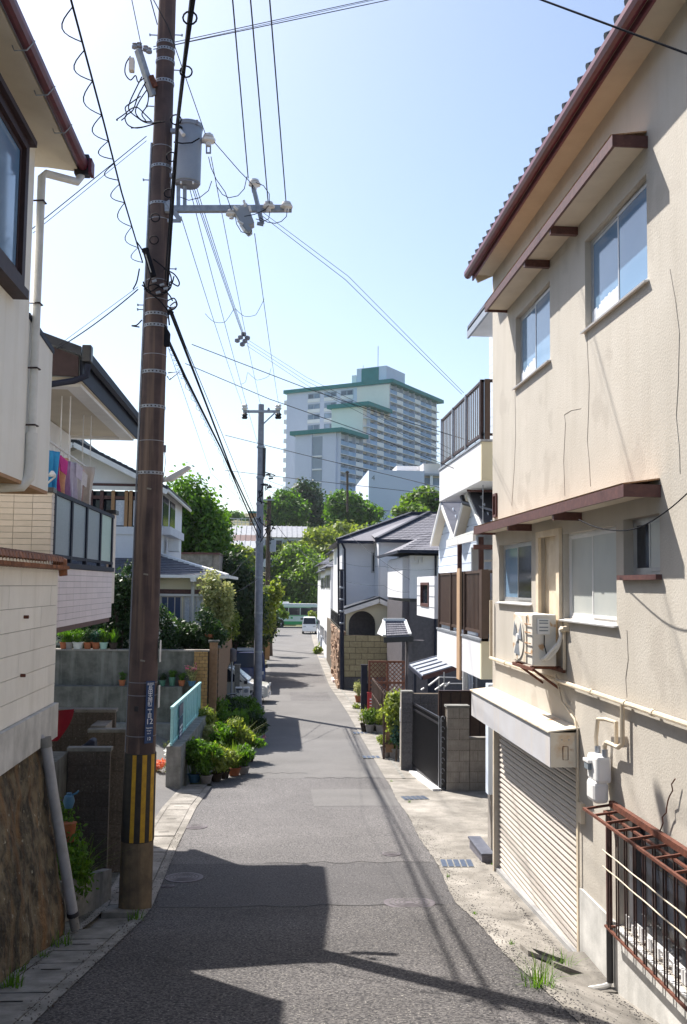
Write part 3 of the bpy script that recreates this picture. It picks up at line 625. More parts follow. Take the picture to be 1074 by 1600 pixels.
xwindow(8.54, 9.46, Z(.14), Z(.70), ('glass_frost', 'glass_dark'), sill=False, depth=.10)
B(XW - .06, XW + .1, 8.5, 9.5, Z(.09), Z(.138)).build('timber_sill', 'brown_fascia', hs)
# pale inset panel with its side trims
B(XW + .06, XW + .1, 11.62, 12.50, Z(-.62), Z(.70)).build('inset_panel', 'stucco_trim', hs)
for ya, yb in ((12.46, 12.58), (11.53, 11.66)): B(XW - .045, XW - .003, ya, yb, Z(-.62), Z(.74)).build('trim_post', 'stucco_trim', hs)
B(XW - .045, XW - .003, 11.66, 12.46, Z(.66), Z(.74)).build('trim_rail', 'stucco_trim', hs)
# vent
v = MB().wall('x', XW - .03, XW + .04, 14.98, 15.2, Z(1.12), Z(1.5), [(15.01, 15.17, Z(1.16), Z(1.46))]).build('vent', 'brown_fascia', hs)
B(XW + .02, XW + .03, 15.0, 15.18, Z(1.14), Z(1.48)).build('vent_back', 'pit', v)
# shutter housing and rolling shutter
bx = thing('shutter_box', 'long white steel shutter housing with rust stained end plate', 'shutter box', (XW - .16, 13.1, Z(-2.0)))
B(XW - .34, XW - .33, 10.93, 15.33, Z(-2.035), Z(-1.645)).build('front_panel', 'box_metal', bx)
B(XW - .33, XW - .002, 10.93, 10.945, Z(-2.035), Z(-1.645)).build('end_plate', 'rust_white', bx)
B(XW - .33, XW - .002, 15.315, 15.33, Z(-2.035), Z(-1.645)).build('end_plate', 'rust_white', bx)
MB().prism([(XW - .365, 10.91, Z(-1.645)), (XW - .002, 10.91, Z(-1.60)), (XW - .002, 10.91, Z(-1.585)), (XW - .365, 10.91, Z(-1.628))], (0, 4.44, 0)).build('top_sheet', 'rust_white', bx)
B(XW - .33, XW - .002, 10.95, 15.31, Z(-2.02), Z(-2.0)).build('under_sheet', 'box_metal', bx)
MB().tube([(XW - .19, 10.925, Z(-1.80)), (XW - .19, 10.925, Z(-1.95)), (XW - .13, 10.925, Z(-1.95)), (XW - .13, 10.925, Z(-1.80)), (XW - .19, 10.925, Z(-1.80))], .004, 5).build('handle_plate', 'rust', bx)
for dy in (.12, .2):
    MB().lathe([(.008, 0), (.008, .01)], (0, 0, 0), 8).build('bolt', 'galv', bx, local=True).location = (dy - .16 - .0, -2.17 - .0, .27)
sh = thing('rolling_shutter', 'beige ribbed rolling shutter closed down to the concrete', 'shutter', (XW, 13.1, wz(13)))
n = 34; zt, zb = Z(-1.9), wz(11.0)
zb = min(wz(11), wz(15.2)) - .05
sh_h = (zt - zb) / n; me = None
for i in range(n):
    z0 = zb + i * sh_h; 
    if z0 + sh_h < wz(15.2) - .3: continue
    if me is None:
        mb = MB().prism([(XW + .10, 0, 0), (XW + .10, 0, sh_h*.97), (XW + .075, 0, sh_h*.90), (XW + .062, 0, sh_h*.5), (XW + .075, 0, sh_h*.14), (XW + .09, 0, 0)], (0, 4.15, 0))
        o = mb.build('slat', 'shutter', None); me = o.data; o.parent = sh
    else:
        o = bpy.data.objects.new('slat', me); COL.objects.link(o); o.parent = sh
    o.location = (-wpos(sh).x, 11.03 - wpos(sh).y, z0 - wpos(sh).z)
B(XW - .01, XW + .06, 10.97, 11.03, wz(11) - .05, Z(-2.04)).build('guide_rail', 'pipe_cream', sh)
B(XW - .01, XW + .06, 15.19, 15.22, wz(15.2) - .05, Z(-2.04)).build('guide_rail', 'pipe_cream', sh); B(XW + .121, XW + .14, 11.0, 15.3, wz(15.2) - .3, Z(-1.6)).build('backing', 'shutter', sh)
MB().add([(XW + .02, 11.03, wz(11.03) - .03), (XW + .02, 15.18, wz(15.18) - .03), (XW + .02, 15.18, wz(15.18) + .07), (XW + .02, 11.03, wz(11.03) + .07), (XW + .11, 11.03, wz(11.03) - .03), (XW + .11, 15.18, wz(15.18) - .03), (XW + .11, 15.18, wz(15.18) + .075), (XW + .11, 11.03, wz(11.03) + .075)],
         [(0,1,2,3), (3,2,6,7), (4,7,6,5), (0,4,5,1), (0,3,7,4), (1,5,6,2)]).build('bottom_rail', 'alu', sh)
# air conditioner
ac = thing('air_conditioner', 'rust stained ivory air conditioner outdoor unit on a wall bracket', 'air conditioner', (3.28, 12, Z(-.95)))
B(3.13, 3.43, 11.56, 12.44, Z(-.945), Z(-.32)).build('casing', 'ac_white', ac, bevel=.015)
B(3.115, 3.128, 11.80, 12.42, Z(-.92), Z(-.345)).build('front_grille', 'rust_white', ac)
g = MB()
for r in (.08, .13, .18, .23, .265):
    g.tube([(3.108, 12.15 + r*math.cos(a*math.pi/12), Z(-.63) + r*math.sin(a*math.pi/12)) for a in range(25)], .005, 4, cap=False)
for a in range(10):
    g.bar((3.108, 12.15, Z(-.63)), (3.108, 12.15 + .265*math.cos(a*math.pi/5), Z(-.63) + .265*math.sin(a*math.pi/5)), .006)
g.build('fan_guard', 'galv', ac)
MB().lathe([(.001, 0), (.27, 0), (.27, .012), (.001, .012)], n=28).build('fan_opening', 'ac_white', ac, local=True)
fo = bpy.data.objects['fan_opening']; fo.rotation_euler = (0, R(-90), 0); fo.location = Vector((3.114, 12.15, Z(-.63))) - wpos(ac)
fan = MB()
for k in range(3):
    a0 = k*2.094; fan.add([(3.10, 12.15 + .05*math.cos(a0), Z(-.63) + .05*math.sin(a0)), (3.10, 12.15 + .24*math.cos(a0 + .1), Z(-.63) + .24*math.sin(a0 + .1)), (3.085, 12.15 + .24*math.cos(a0 + 1.1), Z(-.63) + .24*math.sin(a0 + 1.1)), (3.095, 12.15 + .06*math.cos(a0 + 1.3), Z(-.63) + .06*math.sin(a0 + 1.3))], [(0, 1, 2, 3)])
fan.build('fan_blades', 'galv', ac)
MB().cyl((3.085, 12.15, Z(-.63)), (3.112, 12.15, Z(-.63)), .05, n=14).build('fan_hub', 'white_metal', ac)
for zz in (-.45, -.55, -.68, -.80): B(3.106, 3.1145, 11.575, 11.84, Z(zz), Z(zz) + .012).build('louvre', 'rust_light', ac)
B(3.19, 3.34, 11.535, 11.558, Z(-.56), Z(-.37)).build('service_panel', 'white_metal', ac)
lb = MB(); 
for zz in (-.40, -.43, -.48, -.52): lb.box(3.21, 3.32, 11.531, 11.534, Z(zz), Z(zz) + .012)
lb.build('rating_label', 'letter_grey', ac)
for k, dx in enumerate((0, .05)):
    MB().tube([(3.24 + dx, 11.53, Z(-.86)), (3.26 + dx, 11.47, Z(-.84)), (3.34 + dx, 11.43, Z(-.74)), (3.41 + dx*.3, 11.42, Z(-.66)), (3.44, 11.42, Z(-.58)), (3.44, 11.44, Z(-.50)), (3.47, 11.46, Z(-.47))], .022, 8).build('insulated_pipe', 'pipe_white', ac, smooth=True)
MB().tube([(3.27, 11.53, Z(-.57)), (3.26, 11.5, Z(-.68)), (3.29, 11.5, Z(-.80)), (3.31, 11.50, Z(-.86))], .007, 6).build('power_cord', 'cable', ac, smooth=True)
MB().tube([(3.46, 11.46, Z(-.50)), (3.46, 11.30, Z(-.48)), (3.5, 11.30, Z(-.48))], .035, 8).build('wall_sleeve', 'pipe_cream', ac, smooth=True)
br = thing('wall_bracket', 'rusty steel bracket carrying the air conditioner', 'bracket', (3.4, 12, Z(-1.05)))
for yy in (11.62, 12.34):
    MB().bar((3.12, yy, Z(-.965)), (3.5, yy, Z(-.965)), .035).build('arm', 'rust', br); MB().bar((3.14, yy, Z(-.98)), (3.48, yy, Z(-1.22)), .03).build('brace', 'rust', br)
MB().bar((3.13, 11.5, Z(-.985)), (3.13, 12.5, Z(-.985)), .03, .04).build('front_rail', 'rust', br); MB().bar((3.47, 11.38, Z(-.985)), (3.47, 12.5, Z(-.985)), .03, .05).build('rear_rail', 'rust', br)
MB().bar((3.47, 11.38, Z(-.97)), (3.47, 11.38, Z(-.5)), .03, .03).build('upright', 'pipe_cream', br)
# gas pipe, meter, conduits
gp = thing('gas_pipe', 'cream painted gas pipe running along the stucco wall', 'pipe', (3.45, 12, Z(-1.115)))
MB().tube([(3.45, 15.22, Z(-.2)), (3.45, 15.22, Z(-1.07)), (3.44, 15.20, Z(-1.115)), (3.44, 3.2, Z(-1.115))], .026, 8).build('main_pipe', 'pipe_cream', gp, smooth=True)
for yy in (14.2, 12.9, 11.6, 10.3, 9.3, 8.6): MB().cyl((3.44, yy - .03, Z(-1.115)), (3.44, yy + .03, Z(-1.115)), .034, n=10).build('coupling', 'pipe_cream', gp, smooth=True)
MB().tube([(3.44, 9.38, Z(-1.115)), (3.44, 9.38, Z(-1.52)), (3.41, 9.42, Z(-1.56)), (3.40, 9.72, Z(-1.56)), (3.40, 9.78, Z(-1.60)), (3.40, 9.78, Z(-1.68))], .024, 8).build('drop_pipe', 'pipe_cream', gp, smooth=True)
MB().tube([(3.42, 9.5, Z(-1.54)), (3.42, 9.5, Z(-1.33)), (3.40, 9.75, Z(-1.33)), (3.40, 9.98, Z(-1.36)), (3.39, 10.02, Z(-1.55)), (3.39, 10.0, Z(-1.68))], .022, 8).build('inlet_pipe', 'pipe_cream', gp, smooth=True)
gm = thing('gas_meter', 'white gas meter below the bent cream pipes', 'gas meter', (3.38, 9.9, Z(-2.2)))
B(3.30, 3.46, 9.74, 10.06, Z(-1.98), Z(-1.71)).build('upper_case', 'white_metal', gm, bevel=.03)
B(3.28, 3.44, 9.76, 10.04, Z(-2.19), Z(-1.965)).build('lower_case', 'white_metal', gm, bevel=.045)
B(3.262, 3.30, 9.9, 10.03, Z(-1.87), Z(-1.80)).build('counter', 'letter_grey', gm, bevel=.005)
B(3.255, 3.30, 9.88, 10.05, Z(-1.80), Z(-1.765)).build('counter_hood', 'white_metal', gm, bevel=.005)
for yy in (9.78, 10.0): MB().cyl((3.40, yy, Z(-1.72)), (3.40, yy, Z(-1.64)), .032, n=10).build('union_nut', 'galv', gm, smooth=True)
cw = thing('wall_conduit', 'thin cream conduit bending down from the air conditioner past the shutter', 'conduit', (3.47, 11, Z(-2)))
MB().tube([(3.46, 11.7, Z(-1.05)), (3.46, 11.45, Z(-1.35)), (3.47, 11.0, Z(-1.5)), (3.47, 10.90, Z(-1.62)), (3.47, 10.88, Z(-2.2)), (3.47, 10.88, wz(10.9) + .05)], .012, 6).build('tube', 'pipe_cream', cw, smooth=True)
B(XW - .05, XW - .002, 10.72, 10.84, Z(-2.62), Z(-2.40)).build('junction_box', 'stucco_trim', cw)
dp = thing('waste_pipe', 'brown downpipe with dark lower half and white foot bend', 'downpipe', (3.44, 9.77, wz(9.7)))
MB().cyl((3.43, 9.77, Z(-2.25)), (3.43, 9.77, Z(-3.35)), .032, n=10).build('upper_tube', 'brown_fascia', dp, smooth=True)
MB().cyl((3.43, 9.77, Z(-3.35)), (3.43, 9.77, wz(9.77) + .1), .035, n=10).build('lower_tube', 'black_metal', dp, smooth=True)
q = wz(9.7)
MB().tube([(3.43, 9.77, q + .14), (3.42, 9.77, q + .07), (3.35, 9.75, q + .05), (2.92, 9.62, q + .05)], .03, 8).build('foot_pipe', 'pipe_white', dp, smooth=True)
# concrete blob by the shutter foot
MB().prism([(2.98, 9.7, 0), (3.55, 9.65, 0), (3.55, 10.7, 0), (3.28, 10.72, 0), (3.08, 10.25, 0)], (0, 0, q + .04)).build('mortar_patch', 'concrete', hs)
# grilled window with rusty flower frame
gw = thing('window_grille', 'rusty iron bar grille with a projecting shelf frame low on the wall', 'window grille', (3.35, 8, Z(-3.3)))
y0, y1 = 5.2, 9.65
for k, yy in enumerate(np.arange(9.6, 5.1, -.23)):
    for dy in (0, .055): MB().bar((3.36, yy - dy, Z(-3.36)), (3.36, yy - dy, Z(-2.24)), .012).build('bar', 'rust_dark', gw)
for zz in (-2.24, -3.36): MB().bar((3.36, y0, Z(zz)), (3.36, y1 + .04, Z(zz)), .028, .02).build('rail', 'rust', gw)
for zz in (-2.62, -2.78): MB().tube([(3.34, y, Z(zz) + .003*math.sin(y*9)) for y in np.arange(y0, y1 + .1, .15)], .007, 5).build('wire_rail', 'pipe_cream', gw)
for yy in (y1, 7.6, 5.3):
    MB().bar((3.36, yy, Z(-3.36)), (3.5, yy, Z(-3.36)), .02).build('stay', 'rust', gw)
MB().bar((3.19, y0, Z(-2.24)), (3.19, 9.82, Z(-2.24)), .026, .024).build('shelf_rail', 'rust', gw)
MB().bar((3.44, y0, Z(-2.17)), (3.44, 9.72, Z(-2.17)), .05, .06).build('head_channel', 'rust', gw)
for yy in (9.8, 9.52, 9.2, 8.9, 8.6, 8.3, 8.0, 7.6): MB().bar((3.19, yy, Z(-2.24)), (3.48, yy, Z(-2.20)), .022).build('shelf_strut', 'rust', gw)
wn = xwindow(y0, y1, Z(-3.34), Z(-2.2), ('glass_frost', 'glass_dark'), depth=.09, sillmat='white_metal', frame='white_metal')
for i in range(24):
    yy = y0 + .1 + i*.19; B(XW + .01, XW + .03, yy, yy + .09, Z(-3.33), Z(-3.22) + .03*math.sin(i*2.3)).build('lace_scallop', 'white_metal', wn)
tw_ = thing('twisted_wire', 'rusty twisted wire hanging over the window shelf frame', 'wire', (3.45, 8.6, Z(-2)))
MB().tube([(3.46 - .01*(i % 2), 8.18 + .035*i + .02*math.sin(i*2), Z(-1.62) - .055*i) for i in range(11)], .006, 5).build('strand', 'rust', tw_)
# sealed cracks on the stucco
def crack(pts):
    MB().tube([PX(a, b, XW - .0015) for a, b in pts], .0035, 4).build('crack', 'stucco_crack', hs)
MT['stucco_crack'] = M('crack sealant', (.43, .39, .335), None, rough=.9)
crack([(917, 512), (919, 560), (921, 600), (920, 640), (918, 690), (921, 720), (923, 760)])
crack([(883, 775), (881, 720), (884, 660), (882, 648), (893, 641), (908, 638)])
crack([(805, 610), (806, 680), (804, 730), (800, 790)])
crack([(1047, 420), (1056, 470), (1062, 520), (1060, 600), (1057, 650), (1062, 700), (1063, 740)])
crack([(980, 985), (982, 1030), (978, 1060), (980, 1090)])
crack([(918, 1390), (935, 1440), (948, 1480), (965, 1530)])
# ================================================================== left: near white house
XL = -2.95
h1 = thing('white_house', 'off white house with brown gutter overhanging the lane at top left', 'house', (XL - 2, 9, Z(-1.8)))
MB().wall('x', XL - .14, XL, 3, 11.35, Z(1.17), Z(5.2), [(8.3, 10.58, Z(3.28), Z(4.80))]).build('wall', 'cream_white', h1)
B(XL - 4, XL - .14, 11.21, 11.349, Z(1.17), Z(5.2)).build('end_wall', 'cream_white', h1)
B(XL - 4, XL - .002, 3, 11.3, Z(1.13), Z(1.169)).build('underside', 'wood_light', h1)
B(XL - 4, -5.6, 3, 11.2, Z(-1.8), Z(1.13)).build('lower_wall', 'cream_white', h1)
MB().prism([(-2.56, 3, Z(5.16)), (-2.56, 3, Z(5.30)), (-7, 3, Z(7.0)), (-7, 3, Z(5.25)), (-2.94, 3, Z(5.20))], (0, 8.95, 0)).build('soffit', 'soffit', h1)
MB().prism([(-2.50, 2.95, Z(5.31)), (-7, 2.95, Z(7.05)), (-7, 2.95, Z(7.12)), (-2.48, 2.95, Z(5.37))], (0, 9.06, 0)).build('roof', 'roof_orange', h1)
MB().prism([(-2.49 - a, 2.9, Z(5.20) + b) for a, b in prof], (0, 9.05, 0)).build('gutter', 'maroon', h1)
for yy in (9.1, 9.95, 10.8): MB().tube([(-2.62, yy, Z(5.16)), (-2.60, yy, Z(5.11)), (-2.48, yy, Z(5.12)), (-2.405, yy, Z(5.22))], .007, 5).build('gutter_strap', 'galv', h1)
B(-2.60, -2.42, 11.86, 12.0, Z(5.10), Z(5.36)).build('gutter_head', 'black_metal', h1, bevel=.01)
B(-2.42, -2.38, 11.84, 12.03, Z(5.12), Z(5.30)).build('gutter_stop', 'maroon', h1)
MB().tube([(-2.52, 11.92, Z(5.1)), (-2.55, 11.85, Z(4.99)), (-2.85, 11.5, Z(4.93)), (-2.89, 11.46, Z(4.87)), (-2.89, 11.44, Z(1.75))], .048, 12).build('downpipe', 'pipe_white', h1, smooth=True)
MB().tube([(-2.89, 11.44, Z(1.75)), (-2.89, 11.44, Z(1.40)), (-2.90, 11.42, Z(1.22)), (-2.96, 11.38, Z(1.12)), (-3.3, 11.25, Z(1.08)), (-3.9, 11.1, Z(1.05))], .07, 12).build('drain_elbow', 'pipe_white', h1, smooth=True)
for zz in (4.55, 3.30, 2.52, 1.84): MB().tube([(-2.96, 11.40, Z(zz)), (-2.84, 11.38, Z(zz)), (-2.83, 11.48, Z(zz)), (-2.9, 11.50, Z(zz))], .011, 5).build('pipe_clip', 'alu_brown', h1)
# bay window
wb = MB().wall('x', XL + .0, XL + .13, 8.2, 10.62, Z(3.22), Z(4.88), [(8.3, 10.5, Z(3.34), Z(4.78))]).build('window', 'alu_brown', h1)
B(XL - .08, XL + .19, 8.1, 10.70, Z(4.88), Z(4.95)).build('window_hood', 'alu_brown', wb); B(XL - .08, XL + .17, 8.15, 10.66, Z(3.12), Z(3.22)).build('sill', 'alu_brown', wb)
for k, (a, b) in enumerate(((8.32, 9.45), (9.38, 10.48))):
    MB().wall('x', XL + .03 + .03*k, XL + .055 + .03*k, a, b, Z(3.35), Z(4.77), [(a + .05, b - .05, Z(3.41), Z(4.72))]).build('sash', 'alu_brown', wb)
    B(XL + .04 + .03*k, XL + .045 + .03*k, a + .04, b - .04, Z(3.4), Z(4.73)).build('pane', 'glass_blue', wb)
# parapet wing
MB().prism([(XL - .002, 11.352, Z(1.17)), (XL - .002, 12.6, Z(1.17)), (XL - .002, 12.6, Z(2.98)), (XL - .002, 11.352, Z(3.10))], (-.14, 0, 0)).build('parapet', 'cream_white', h1)
MB().prism([(XL + .012, 11.36, Z(3.10)), (XL + .012, 12.63, Z(2.98)), (XL + .012, 12.63, Z(3.05)), (XL + .012, 11.36, Z(3.17))], (-.17, 0, 0)).build('parapet_cap', 'navy_metal', h1)
B(XL - 3, XL - .144, 12.46, 12.599, Z(1.17), Z(2.97)).build('parapet_end', 'cream_white', h1)
B(XL - 3, XL - .004, 11.36, 12.59, Z(1.13), Z(1.169)).build('parapet_floor', 'wood_light', h1)
# cream block wall with clay coping on plastered band
bw = thing('block_wall', 'cream painted block wall with orange clay coping on the left', 'wall', (-2.7, 9, Z(-1.84)))
B(-2.78, -2.665, 4, 11.99, Z(-1.46), Z(.19)).build('core', 'mortar_light', bw)
rows = 7; rh = (1.65) / rows
for r in range(rows):
    z0 = Z(-1.455) + r*rh; y = 4.0 - (.45 if r % 2 else 0)
    while y < 11.98:
        a, b = max(4, y), min(12.0, y + .9)
        if b > 8.6: 
            o = piece('block', 'block_cream', bw, -2.676, -2.65 + random.uniform(-.0015, .0015), a + .003, b - .003, z0 + .003, z0 + rh - .003)
        y += .9
B(-2.79, -2.6501, 4, 8.6, Z(-1.455), Z(.19)).build('far_face', 'block_cream', bw)
B(-2.79, -2.60, 3.9, 12.03, Z(-1.86), Z(-1.458)).build('plaster_band', 'plaster_grey', bw)
y = 8.9; first = None
while y < 12.05:
    if first is None:
        mb = MB(); V = []
        for i in range(7):
            a = math.pi * i / 6
            for (x, rr, zz) in ((-2.86, .062, .05), (-2.72, .07, .09), (-2.60, .07, .06), (-2.585, .07, -.0)):
                V.append((x, rr*math.cos(a), zz + rr*.75*math.sin(a)))
        Fq = [(i*4+j, i*4+j+1, (i+1)*4+j+1, (i+1)*4+j) for i in range(6) for j in range(3)]
        mb.add(V, Fq); mb.tube([(-2.585, 0, -.005), (-2.58, 0, -.045)], .06, 8)
        first = mb.build('coping_tile', 'roof_orange', None, smooth=True); o = first
    else:
        o = bpy.data.objects.new('coping_tile', first.data); COL.objects.link(o)
    o.parent = bw; o.location = Vector((0, y, Z(.20))) - wpos(bw); y += .125
MB().tube([(-2.72, 12.04, Z(.27)), (-2.62, 12.06, Z(.25)), (-2.60, 12.06, Z(0.08))], [.07, .065, .05], 10).build('coping_end', 'roof_orange', bw, smooth=True)
for (yy, zz) in ((10.45, -.37), (10.4, -.98)): MB().cyl((-2.65, yy, Z(zz)), (-2.60, yy, Z(zz)), .018, n=8).build('drain_stub', 'rust', bw)
# battered rock face
from mathutils import noise as mnoise
def rockface():
    t = thing('rock_face', 'brown stained rock retaining wall below the cream block wall', 'retaining wall', (-2.6, 8, rz(8)))
    ny, nz = 110, 44; V = []
    for j in range(nz + 1):
        for i in range(ny + 1):
            u = i / ny; y = 3.5 + (8.35) * u + .0; v = j / nz; zb_ = rz(min(y, 12)) - .1; zt_ = Z(-1.86)
            if zb_ > zt_ - .1: zb_ = zt_ - .1
            z = lerp(zb_, zt_, v); x = lerp(-2.36, -2.66, v**1.1)
            nv = mnoise.fractal(Vector((y*.9, z*.7, 3)), 1, 2, 5) * .09 + mnoise.fractal(Vector((y*3.5, z*2.2, 9)), 1, 2, 4) * .035
            yy = y + (1 - v)*.12
            e = max(0, (yy - 11.55)) ; x += nv - e*e*1.2
            V.append((x, yy + mnoise.noise(Vector((z*2, y, 1)))*.05, z))
    Fq = [(j*(ny+1)+i, j*(ny+1)+i+1, (j+1)*(ny+1)+i+1, (j+1)*(ny+1)+i) for j in range(nz) for i in range(ny)]
    n0 = len(V); V += [(-3.6, 12.0, rz(12) - .1), (-3.6, 11.9, Z(-1.86))]
    Fq.append(tuple([j*(ny+1)+ny for j in range(nz+1)] + [n0+1, n0]))
    MB().add(V, Fq).build('rock', 'stone', t, smooth=True)
    B(-3.6, -2.72, 11.84, 12.0, Z(-1.9), Z(.15)).build('return_wall', 'concrete_dark', t)
rockface()
dr = thing('drain_pipe', 'slanting grey drainpipe strapped to the stained rock wall', 'drainpipe', (-2.4, 11.5, rz(11.5)))
a = P(72, 1165, 11.25); b = P(83, 1240, 11.35); c = P(118, 1452, 11.62)
MB().tube([a + Vector((-.12, 0, .12)), a, b, lerp(b, c, .88)], .062, 12).build('tube', 'pipe_grey', dr, smooth=True)
MB().cyl(lerp(b, c, .87), c, .055, n=12).build('foot', 'concrete', dr, smooth=True)
MB().cyl(lerp(b, c, .87), lerp(b, c, .90), .07, n=12).build('collar', 'black_metal', dr, smooth=True)
MB().cyl(a + Vector((-.02, 0, .09)), a - Vector((0, 0, .02)), .075, n=12).build('socket', 'concrete_grey', dr, smooth=True)
# ================================================================== entrance walls beyond the rock face
def blockwall(name, label, x0, x1, y0, y1, z0, z1, face, bwid, bh, mat, cap=None, core='mortar', axis='y', group=None, off=True, capm='concrete', ribs=0, gap=.005):
    """single blocks on the camera-facing (axis y, at y0) or street-facing (axis x) side"""
    t = thing(name, label, 'wall', ((x0+x1)/2, (y0+y1)/2, z0), group); e = .012
    if axis == 'y': B(x0 + e, x1 - e, y0 + e, y1, z0, z1).build('core', core, t)
    else:
        if face == 'x0': B(x0 + e, x1, y0 + e, y1 - e, z0, z1).build('core', core, t)
        else: B(x0, x1 - e, y0 + e, y1 - e, z0, z1).build('core', core, t)
    nr = max(1, round((z1 - z0) / bh)); h = (z1 - z0) / nr; u0, u1 = (x0, x1) if axis == 'y' else (y0, y1)
    for r in range(nr):
        u = u0 - (bwid/2 if (r % 2 and off) else 0)
        while u < u1 - .01:
            a, b = max(u0, u), min(u1, u + bwid); u += bwid
            if b - a < .03: continue
            g = gap; d = random.uniform(0, .004)
            if axis == 'y': piece('block', mat, t, a + g, b - g, y0 - d, y0 + .05, z0 + r*h + g, z0 + (r+1)*h - g)
            elif face == 'x0': piece('block', mat, t, x0 - d, x0 + .05, a + g, b - g, z0 + r*h + g, z0 + (r+1)*h - g)
            else: piece('block', mat, t, x1 - .05, x1 + d, a + g, b - g, z0 + r*h + g, z0 + (r+1)*h - g)
    if ribs:
        mb = MB(); k = int((u1 - u0) / ribs)
        for i in range(k):
            uu = u0 + ribs*(i + .5)
            if axis == 'y': mb.box(uu - ribs*.12, uu + ribs*.12, y0 - .0085, y0 - .0045, z0 + .01, z1 - .01)
        tag(mb.build('rib', mat, t), kind='stuff')
    if cap: B(x0 - cap, x1 + cap, y0 - cap, y1 + cap, z1 + .001, z1 + .05).build('coping', capm, t)
    return t
def zpx(py, Y, px=430): return P(px, py, Y).z
x_ = lambda px, Y, py=1000: P(px, py, Y).x
blockwall('entrance_wall', 'tall ribbed aggregate wall with sunlit white coping left of the big pole', x_(80, 16.2), x_(184, 16.2), 16.2, 16.4, rz(16) - .1, zpx(1114, 16.2), '', .4, .2, 'block_dark', .01, ribs=.1)
blockwall('entrance_wall', 'stepped aggregate wall pier with grey coping behind the big pole', x_(143, 15.4), x_(200, 15.4), 15.4, 15.55, rz(15) - .1, zpx(1145, 15.4), '', .4, .2, 'block_dark', .012, capm='concrete_grey', ribs=.1)
B(x_(143, 15.4), x_(175, 15.9), 15.56, 16.19, zpx(1137, 15.4) - .2, zpx(1137, 15.4)).build('coping', 'concrete', bpy.data.objects['entrance_wall.001'])
blockwall('entrance_wall', 'dark aggregate entrance wall behind the fern planter', x_(112, 14.0), x_(178, 14.0), 14.0, 14.15, rz(14) - .1, zpx(1174, 14.0), '', .4, .2, 'block_dark', .012, capm='concrete_grey', ribs=.1)
B(x_(112, 14.0) - .25, x_(112, 14.0) - .005, 13.2, 14.1, rz(14) - .1, zpx(1176, 14.0)).build('side_pier', 'concrete_dark', bpy.data.objects['entrance_wall.002'])
um = thing('crimson_canopy', 'curved crimson cloth canopy poking out behind the cream block wall', 'canopy', P(95, 1150, 13.0))
V = []; 
for i in range(9):
    t_ = i / 8
    for j in range(5):
        s_ = j / 4; px = lerp(70, 116 - 26*t_**1.7, s_); py = lerp(1112, 1158, t_)
        p = P(px, py - 4*s_*(1-t_), 13.0 - .18*math.sin(s_*2.2)); V.append(p)
MB().add(V, [(i*5+j, i*5+j+1, (i+1)*5+j+1, (i+1)*5+j) for i in range(8) for j in range(4)]).build('cloth', 'crimson', um, smooth=True)
MB().tube([P(70, 1110, 13.05), P(117, 1112, 13.05)], .008, 5).build('rib', 'black_metal', um)
# planter with fern
pl = thing('planter', 'low stone planter beside the rock wall foot', 'planter', (-2.6, 13, rz(13)))
p0, p1 = G(142, 1400), G(182, 1330)
MB().prism([(-2.52, 12.35, rz(12.4) - .1), (-2.20, 13.9, rz(13.9) - .1), (-2.20, 13.9, rz(13.9) + .42), (-2.52, 12.35, rz(12.4) + .50)], (-.13, .02, 0)).build('front_wall', 'concrete_grey', pl)
MB().prism([(-2.6, 12.3, rz(12.4) - .1), (-3.3, 12.3, rz(12.4) - .1), (-3.3, 12.3, rz(12.4) + .5), (-2.6, 12.3, rz(12.4) + .5)], (0, .12, 0)).build('end_wall', 'block_dark', pl)
MB().prism([(-2.62, 12.40, rz(13) + .36), (-2.36, 13.85, rz(13) + .36), (-3.4, 13.9, rz(13) + .36), (-3.4, 12.4, rz(13) + .36)], (0, 0, .03)).build('soil', 'soil', pl)
fn = thing('fern', 'dark leafy fern drooping out of the stone planter', 'fern', (-2.75, 13.0, rz(13) + .39))
foliage('leaves', [(-2.85, 13.2, rz(13) + .95, .32, .35, .40), (-2.62, 12.9, rz(13) + .72, .27, .35, .33), (-2.5, 12.85, rz(13) + .5, .2, .3, .25), (-2.9, 13.4, rz(13) + 1.15, .2, .25, .22)], 2600, .035, 'leaf_mid', fn, 5, droop=.4)
blades('fronds', (-2.5, 12.9, rz(13) + .42), .16, 160, .55, 'leaf_light', fn, 8, .010, 1.1)
bp = thing('water_jar', 'small blue watering jar beside the fern', 'jar', P(108, 1250, 12.9))
q = P(108, 1250, 12.9); MB().lathe([(.05, -.1), (.075, -.02), (.06, .05), (.03, .07), (.035, .09)], tuple(q)).build('body', 'pot_blue', bp, smooth=True); MB().tube([q + Vector((.03, 0, .06)), q + Vector((.10, 0, .09)), q + Vector((.12, 0, .12))], .012, 6).build('spout', 'pot_blue', bp)
q = P(108, 1300, 13.0); bp = thing('flower_pot', 'terracotta pot half hidden below the blue jar', 'flower pot', q); MB().lathe([(.07, -.12), (.09, .1), (.10, .12)], tuple(q)).build('pot', 'terracotta', bp, smooth=True)
MB().lathe([(.085, .11), (.001, .112)], tuple(q)).build('soil', 'soil', bp)
dk = thing('dark_sack', 'dark blue sack lying on the entrance wall coping', 'sack', P(137, 1163, 14.4))
q = P(137, 1172, 14.3); foliage_q = MB().prism([q + Vector((-.17, 0, 0)), q + Vector((.10, 0, 0)), q + Vector((.09, 0, .14)), q + Vector((.02, 0, .15)), q + Vector((-.06, 0, .07))], (0, .25, 0)); foliage_q.build('cloth', 'navy_metal', dk, bevel=.03)
